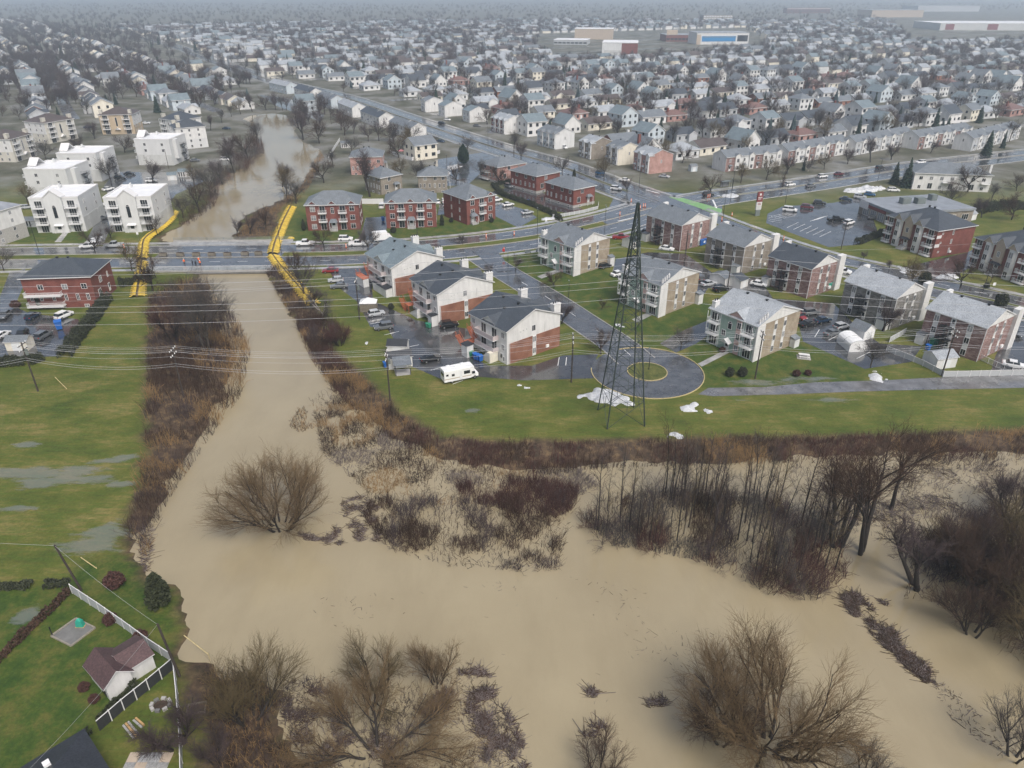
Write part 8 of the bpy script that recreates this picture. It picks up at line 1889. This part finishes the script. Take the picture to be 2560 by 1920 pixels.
def sign_post(label, p, m_, h=2.6, rz=0.0):
    o = root('road_sign', label, 'road sign', p, rz, 'road signs'); MB().tube((0, 0, 0), (0, 0, h), .04, n=5).build('post', 'galvanised', o); MB().box(-.35, -.05, h - .8, .35, -.02, h).build('plate', m_, o)
sign_post('red and white road sign at the crescent entrance', q(5, 1052, 470), 'red_plastic'); sign_post('white sign on the lawn before the second bay triplex', q(6, 2010, 680), 'white_plastic', 2); sign_post('white sign on the verge of the left boulevard', q(4, 893, 360), 'white_plastic')
tp2 = q('K', 140, 1520); o = root('folded_tarp', 'crumpled yellow tarp on the grass beside the barrier', 'tarp', (*tp2, .0)); MB().add([(-1.2, -.5, .02), (.3, -.8, .02), (1.3, -.2, .02), (.9, .6, .02), (-.5, .7, .02), (-.4, -.1, .55), (.5, .1, .45), (0, .3, .3)], [(0, 1, 5), (1, 2, 6, 5), (2, 3, 6), (3, 4, 7, 6), (4, 0, 5, 7), (5, 6, 7)]).build('sheet', 'yellow_vinyl', o)
o = root('bus_shelter', 'glass bus shelter beside the end of the first terrace', 'bus shelter', q(3, 290, 1205), .35); MB().box(-2, -.8, 2.4, 2, .8, 2.55).build('roof', 'galvanised', o); MB().box(-2, .74, .2, 2, .78, 2.4).build('pane', 'curtain_glass', o)
for x in (-1.95, 1.95):
    for y in (-.75, .7): MB().box(x - .05, y, 0, x + .05, y + .08, 2.4).build('post', 'dark_metal', o)
o = root('parasol', 'faded pink garden parasol behind the white board fence', 'parasol', q('K', 1560, 450)); MB().tube((0, 0, 0), (0, 0, 2.4), .04, n=5).build('pole', 'white_plastic', o); MB().add([(1.8 * math.cos(k * 1.047), 1.8 * math.sin(k * 1.047), 2.0) for k in range(6)] + [(0, 0, 2.6)], [(k, (k + 1) % 6, 6) for k in range(6)]).build('canopy', 'pink_cloth', o)
def pool(label, p, r=2.6):
    o = root('round_pool', label, 'swimming pool', p, 0, 'garden pools'); n = 20; c = [(r * math.cos(2 * math.pi * i / n), r * math.sin(2 * math.pi * i / n)) for i in range(n)]
    MB().prism(c, 0, 1.1).build('wall', 'white_plastic', o); MB().prism([(x * .95, y * .95) for x, y in c], 1.0, 1.13).build('cover', 'blue_panel' if 'blue' in label else 'white_membrane', o)
pool('round pool with pale blue cover behind the middle terrace', q(3, 1110, 838)); pool('round white covered pool behind the first terrace', q(3, 190, 942)); 
# bollards and hoarding in the old lawn: guy-wire markers
for k, (r_, a, b_) in enumerate(((7, (368, 103), (430, 136)), (7, (540, 1275), (622, 1290)), (10, (1200, 545), (1340, 608)))):
    p0, p1 = q(r_, *a), q(r_, *b_); mb = MB(); mb.tube((*p0, 1.6), (*p1, .05), .06, n=5); mb.tube((*p1, -1), (*p1, .3), .05, n=4); tag(mb.build('guy_marker', 'yellow_paint'), 'yellow guy-wire marker, %s of three down the left bank' % ORD[k], 'guy marker', 'guy-wire markers')
# remains of snow
def snow(label, pts, h=.25, seed=0):
    R2 = np.random.RandomState(seed); P = np.array([U(*p) for p in pts]); lo, hi = P.min(0) - .5, P.max(0) + .5; st = .35; xs = np.arange(lo[0], hi[0], st); ys = np.arange(lo[1], hi[1], st); gx_, gy_ = np.meshgrid(xs, ys); Q = np.stack([gx_.ravel(), gy_.ravel()], 1)
    d = -sdist(Q, P) + (vnoise(Q, 1.3, seed) - .5) * 2.2; z = np.where(d > 0, .06 + h * sstep(0, 1.2, d) * (.5 + vnoise(Q, .9, seed + 1)), -.15); nx_ = len(xs)
    i_ = (np.arange(len(ys) - 1)[:, None] * nx_ + np.arange(nx_ - 1)[None, :]).ravel(); F_ = np.stack([i_, i_ + 1, i_ + 1 + nx_, i_ + nx_], 1); F_ = F_[(z[F_] > -.1).any(1)]
    me = np_mesh('snow_patch', np.concatenate([Q, z[:, None]], 1), F_, 'snow'); me.polygons.foreach_set('use_smooth', np.ones(len(F_), bool)); tag(obj('snow_patch', me), label, kind='stuff')
SN = [([(1250, 856), (1270, 843), (1310, 840), (1340, 850), (1372, 868), (1368, 875), (1300, 872), (1280, 866)], .5, 'largest patch of old snow at the foot of the pylon'), ([(1468, 880), (1485, 870), (1508, 868), (1500, 885), (1478, 890)], .3, 'old snow patch right of the pylon'), ([(1518, 884), (1532, 880), (1532, 894)], .2, 'small snow spot on the lawn'), ([(1442, 940), (1460, 935), (1478, 945), (1470, 953)], .3, 'snow patch at the edge of the brush'), ([(1868, 805), (1895, 803), (1915, 820), (1910, 832), (1880, 822)], .4, 'snow heap beside the gravel path'), ([(1120, 832), (1140, 828), (1135, 838)], .2, 'small snow patch below the motorhome'), ([(2020, 595), (2060, 590), (2075, 600), (2030, 606)], .4, 'snow patch before the second bay triplex'), ([(1940, 575), (1970, 580), (1985, 598), (1950, 592)], .3, 'snow patch on the side road verge'), ([(1815, 413), (1870, 404), (1920, 408), (1890, 415), (1850, 418)], .8, 'long snow bank at the shop car park'), ([(960, 360), (985, 356), (1000, 360), (975, 367)], .3, 'snow under the round pine'), ([(955, 373), (968, 370), (972, 377), (952, 380)], .3, 'snow heap on the car park below the pine'), ([(1550, 422), (1580, 419), (1600, 424), (1570, 428)], .3, 'snow by the avenue at the bus shelter'), ([(190, 526), (205, 512), (218, 510), (215, 524)], .3, 'snow remains on the left verge'), ([(1165, 475), (1185, 468), (1200, 472), (1180, 478)], .4, 'snow mound on the lawn by the lamp'), ([(785, 740), (792, 735), (800, 742), (790, 748)], .2, 'snow bits in the grass by the sheds'), ([(1328, 700), (1350, 697), (1345, 706)], .15, 'melting snow on the lawn near the pylon'), ([(1418, 672), (1432, 668), (1436, 676)], .2, 'snow bit at the second green block')]
for k, (pts, h, lb) in enumerate(SN): snow(lb, pts, h, 40 + k)
# ---------------------------------------------------------------- haze
hz_ = MB().box(-5000, -120, -4, 5000, 9000, 72)
hm = bpy.data.materials.new('haze'); hm.use_nodes = True; nt = hm.node_tree; nt.nodes.clear(); pv = N(nt, 'ShaderNodeVolumePrincipled'); ou = N(nt, 'ShaderNodeOutputMaterial'); nt.links.new(pv.outputs[0], ou.inputs['Volume'])
pv.inputs['Color'].default_value = (.74, .865, 1.0, 1); pv.inputs['Density'].default_value = .00029; pv.inputs['Anisotropy'].default_value = .2
M['haze'] = hm; tag(hz_.build('haze', 'haze'), 'pale wet haze thickening over the far suburb', kind='stuff')
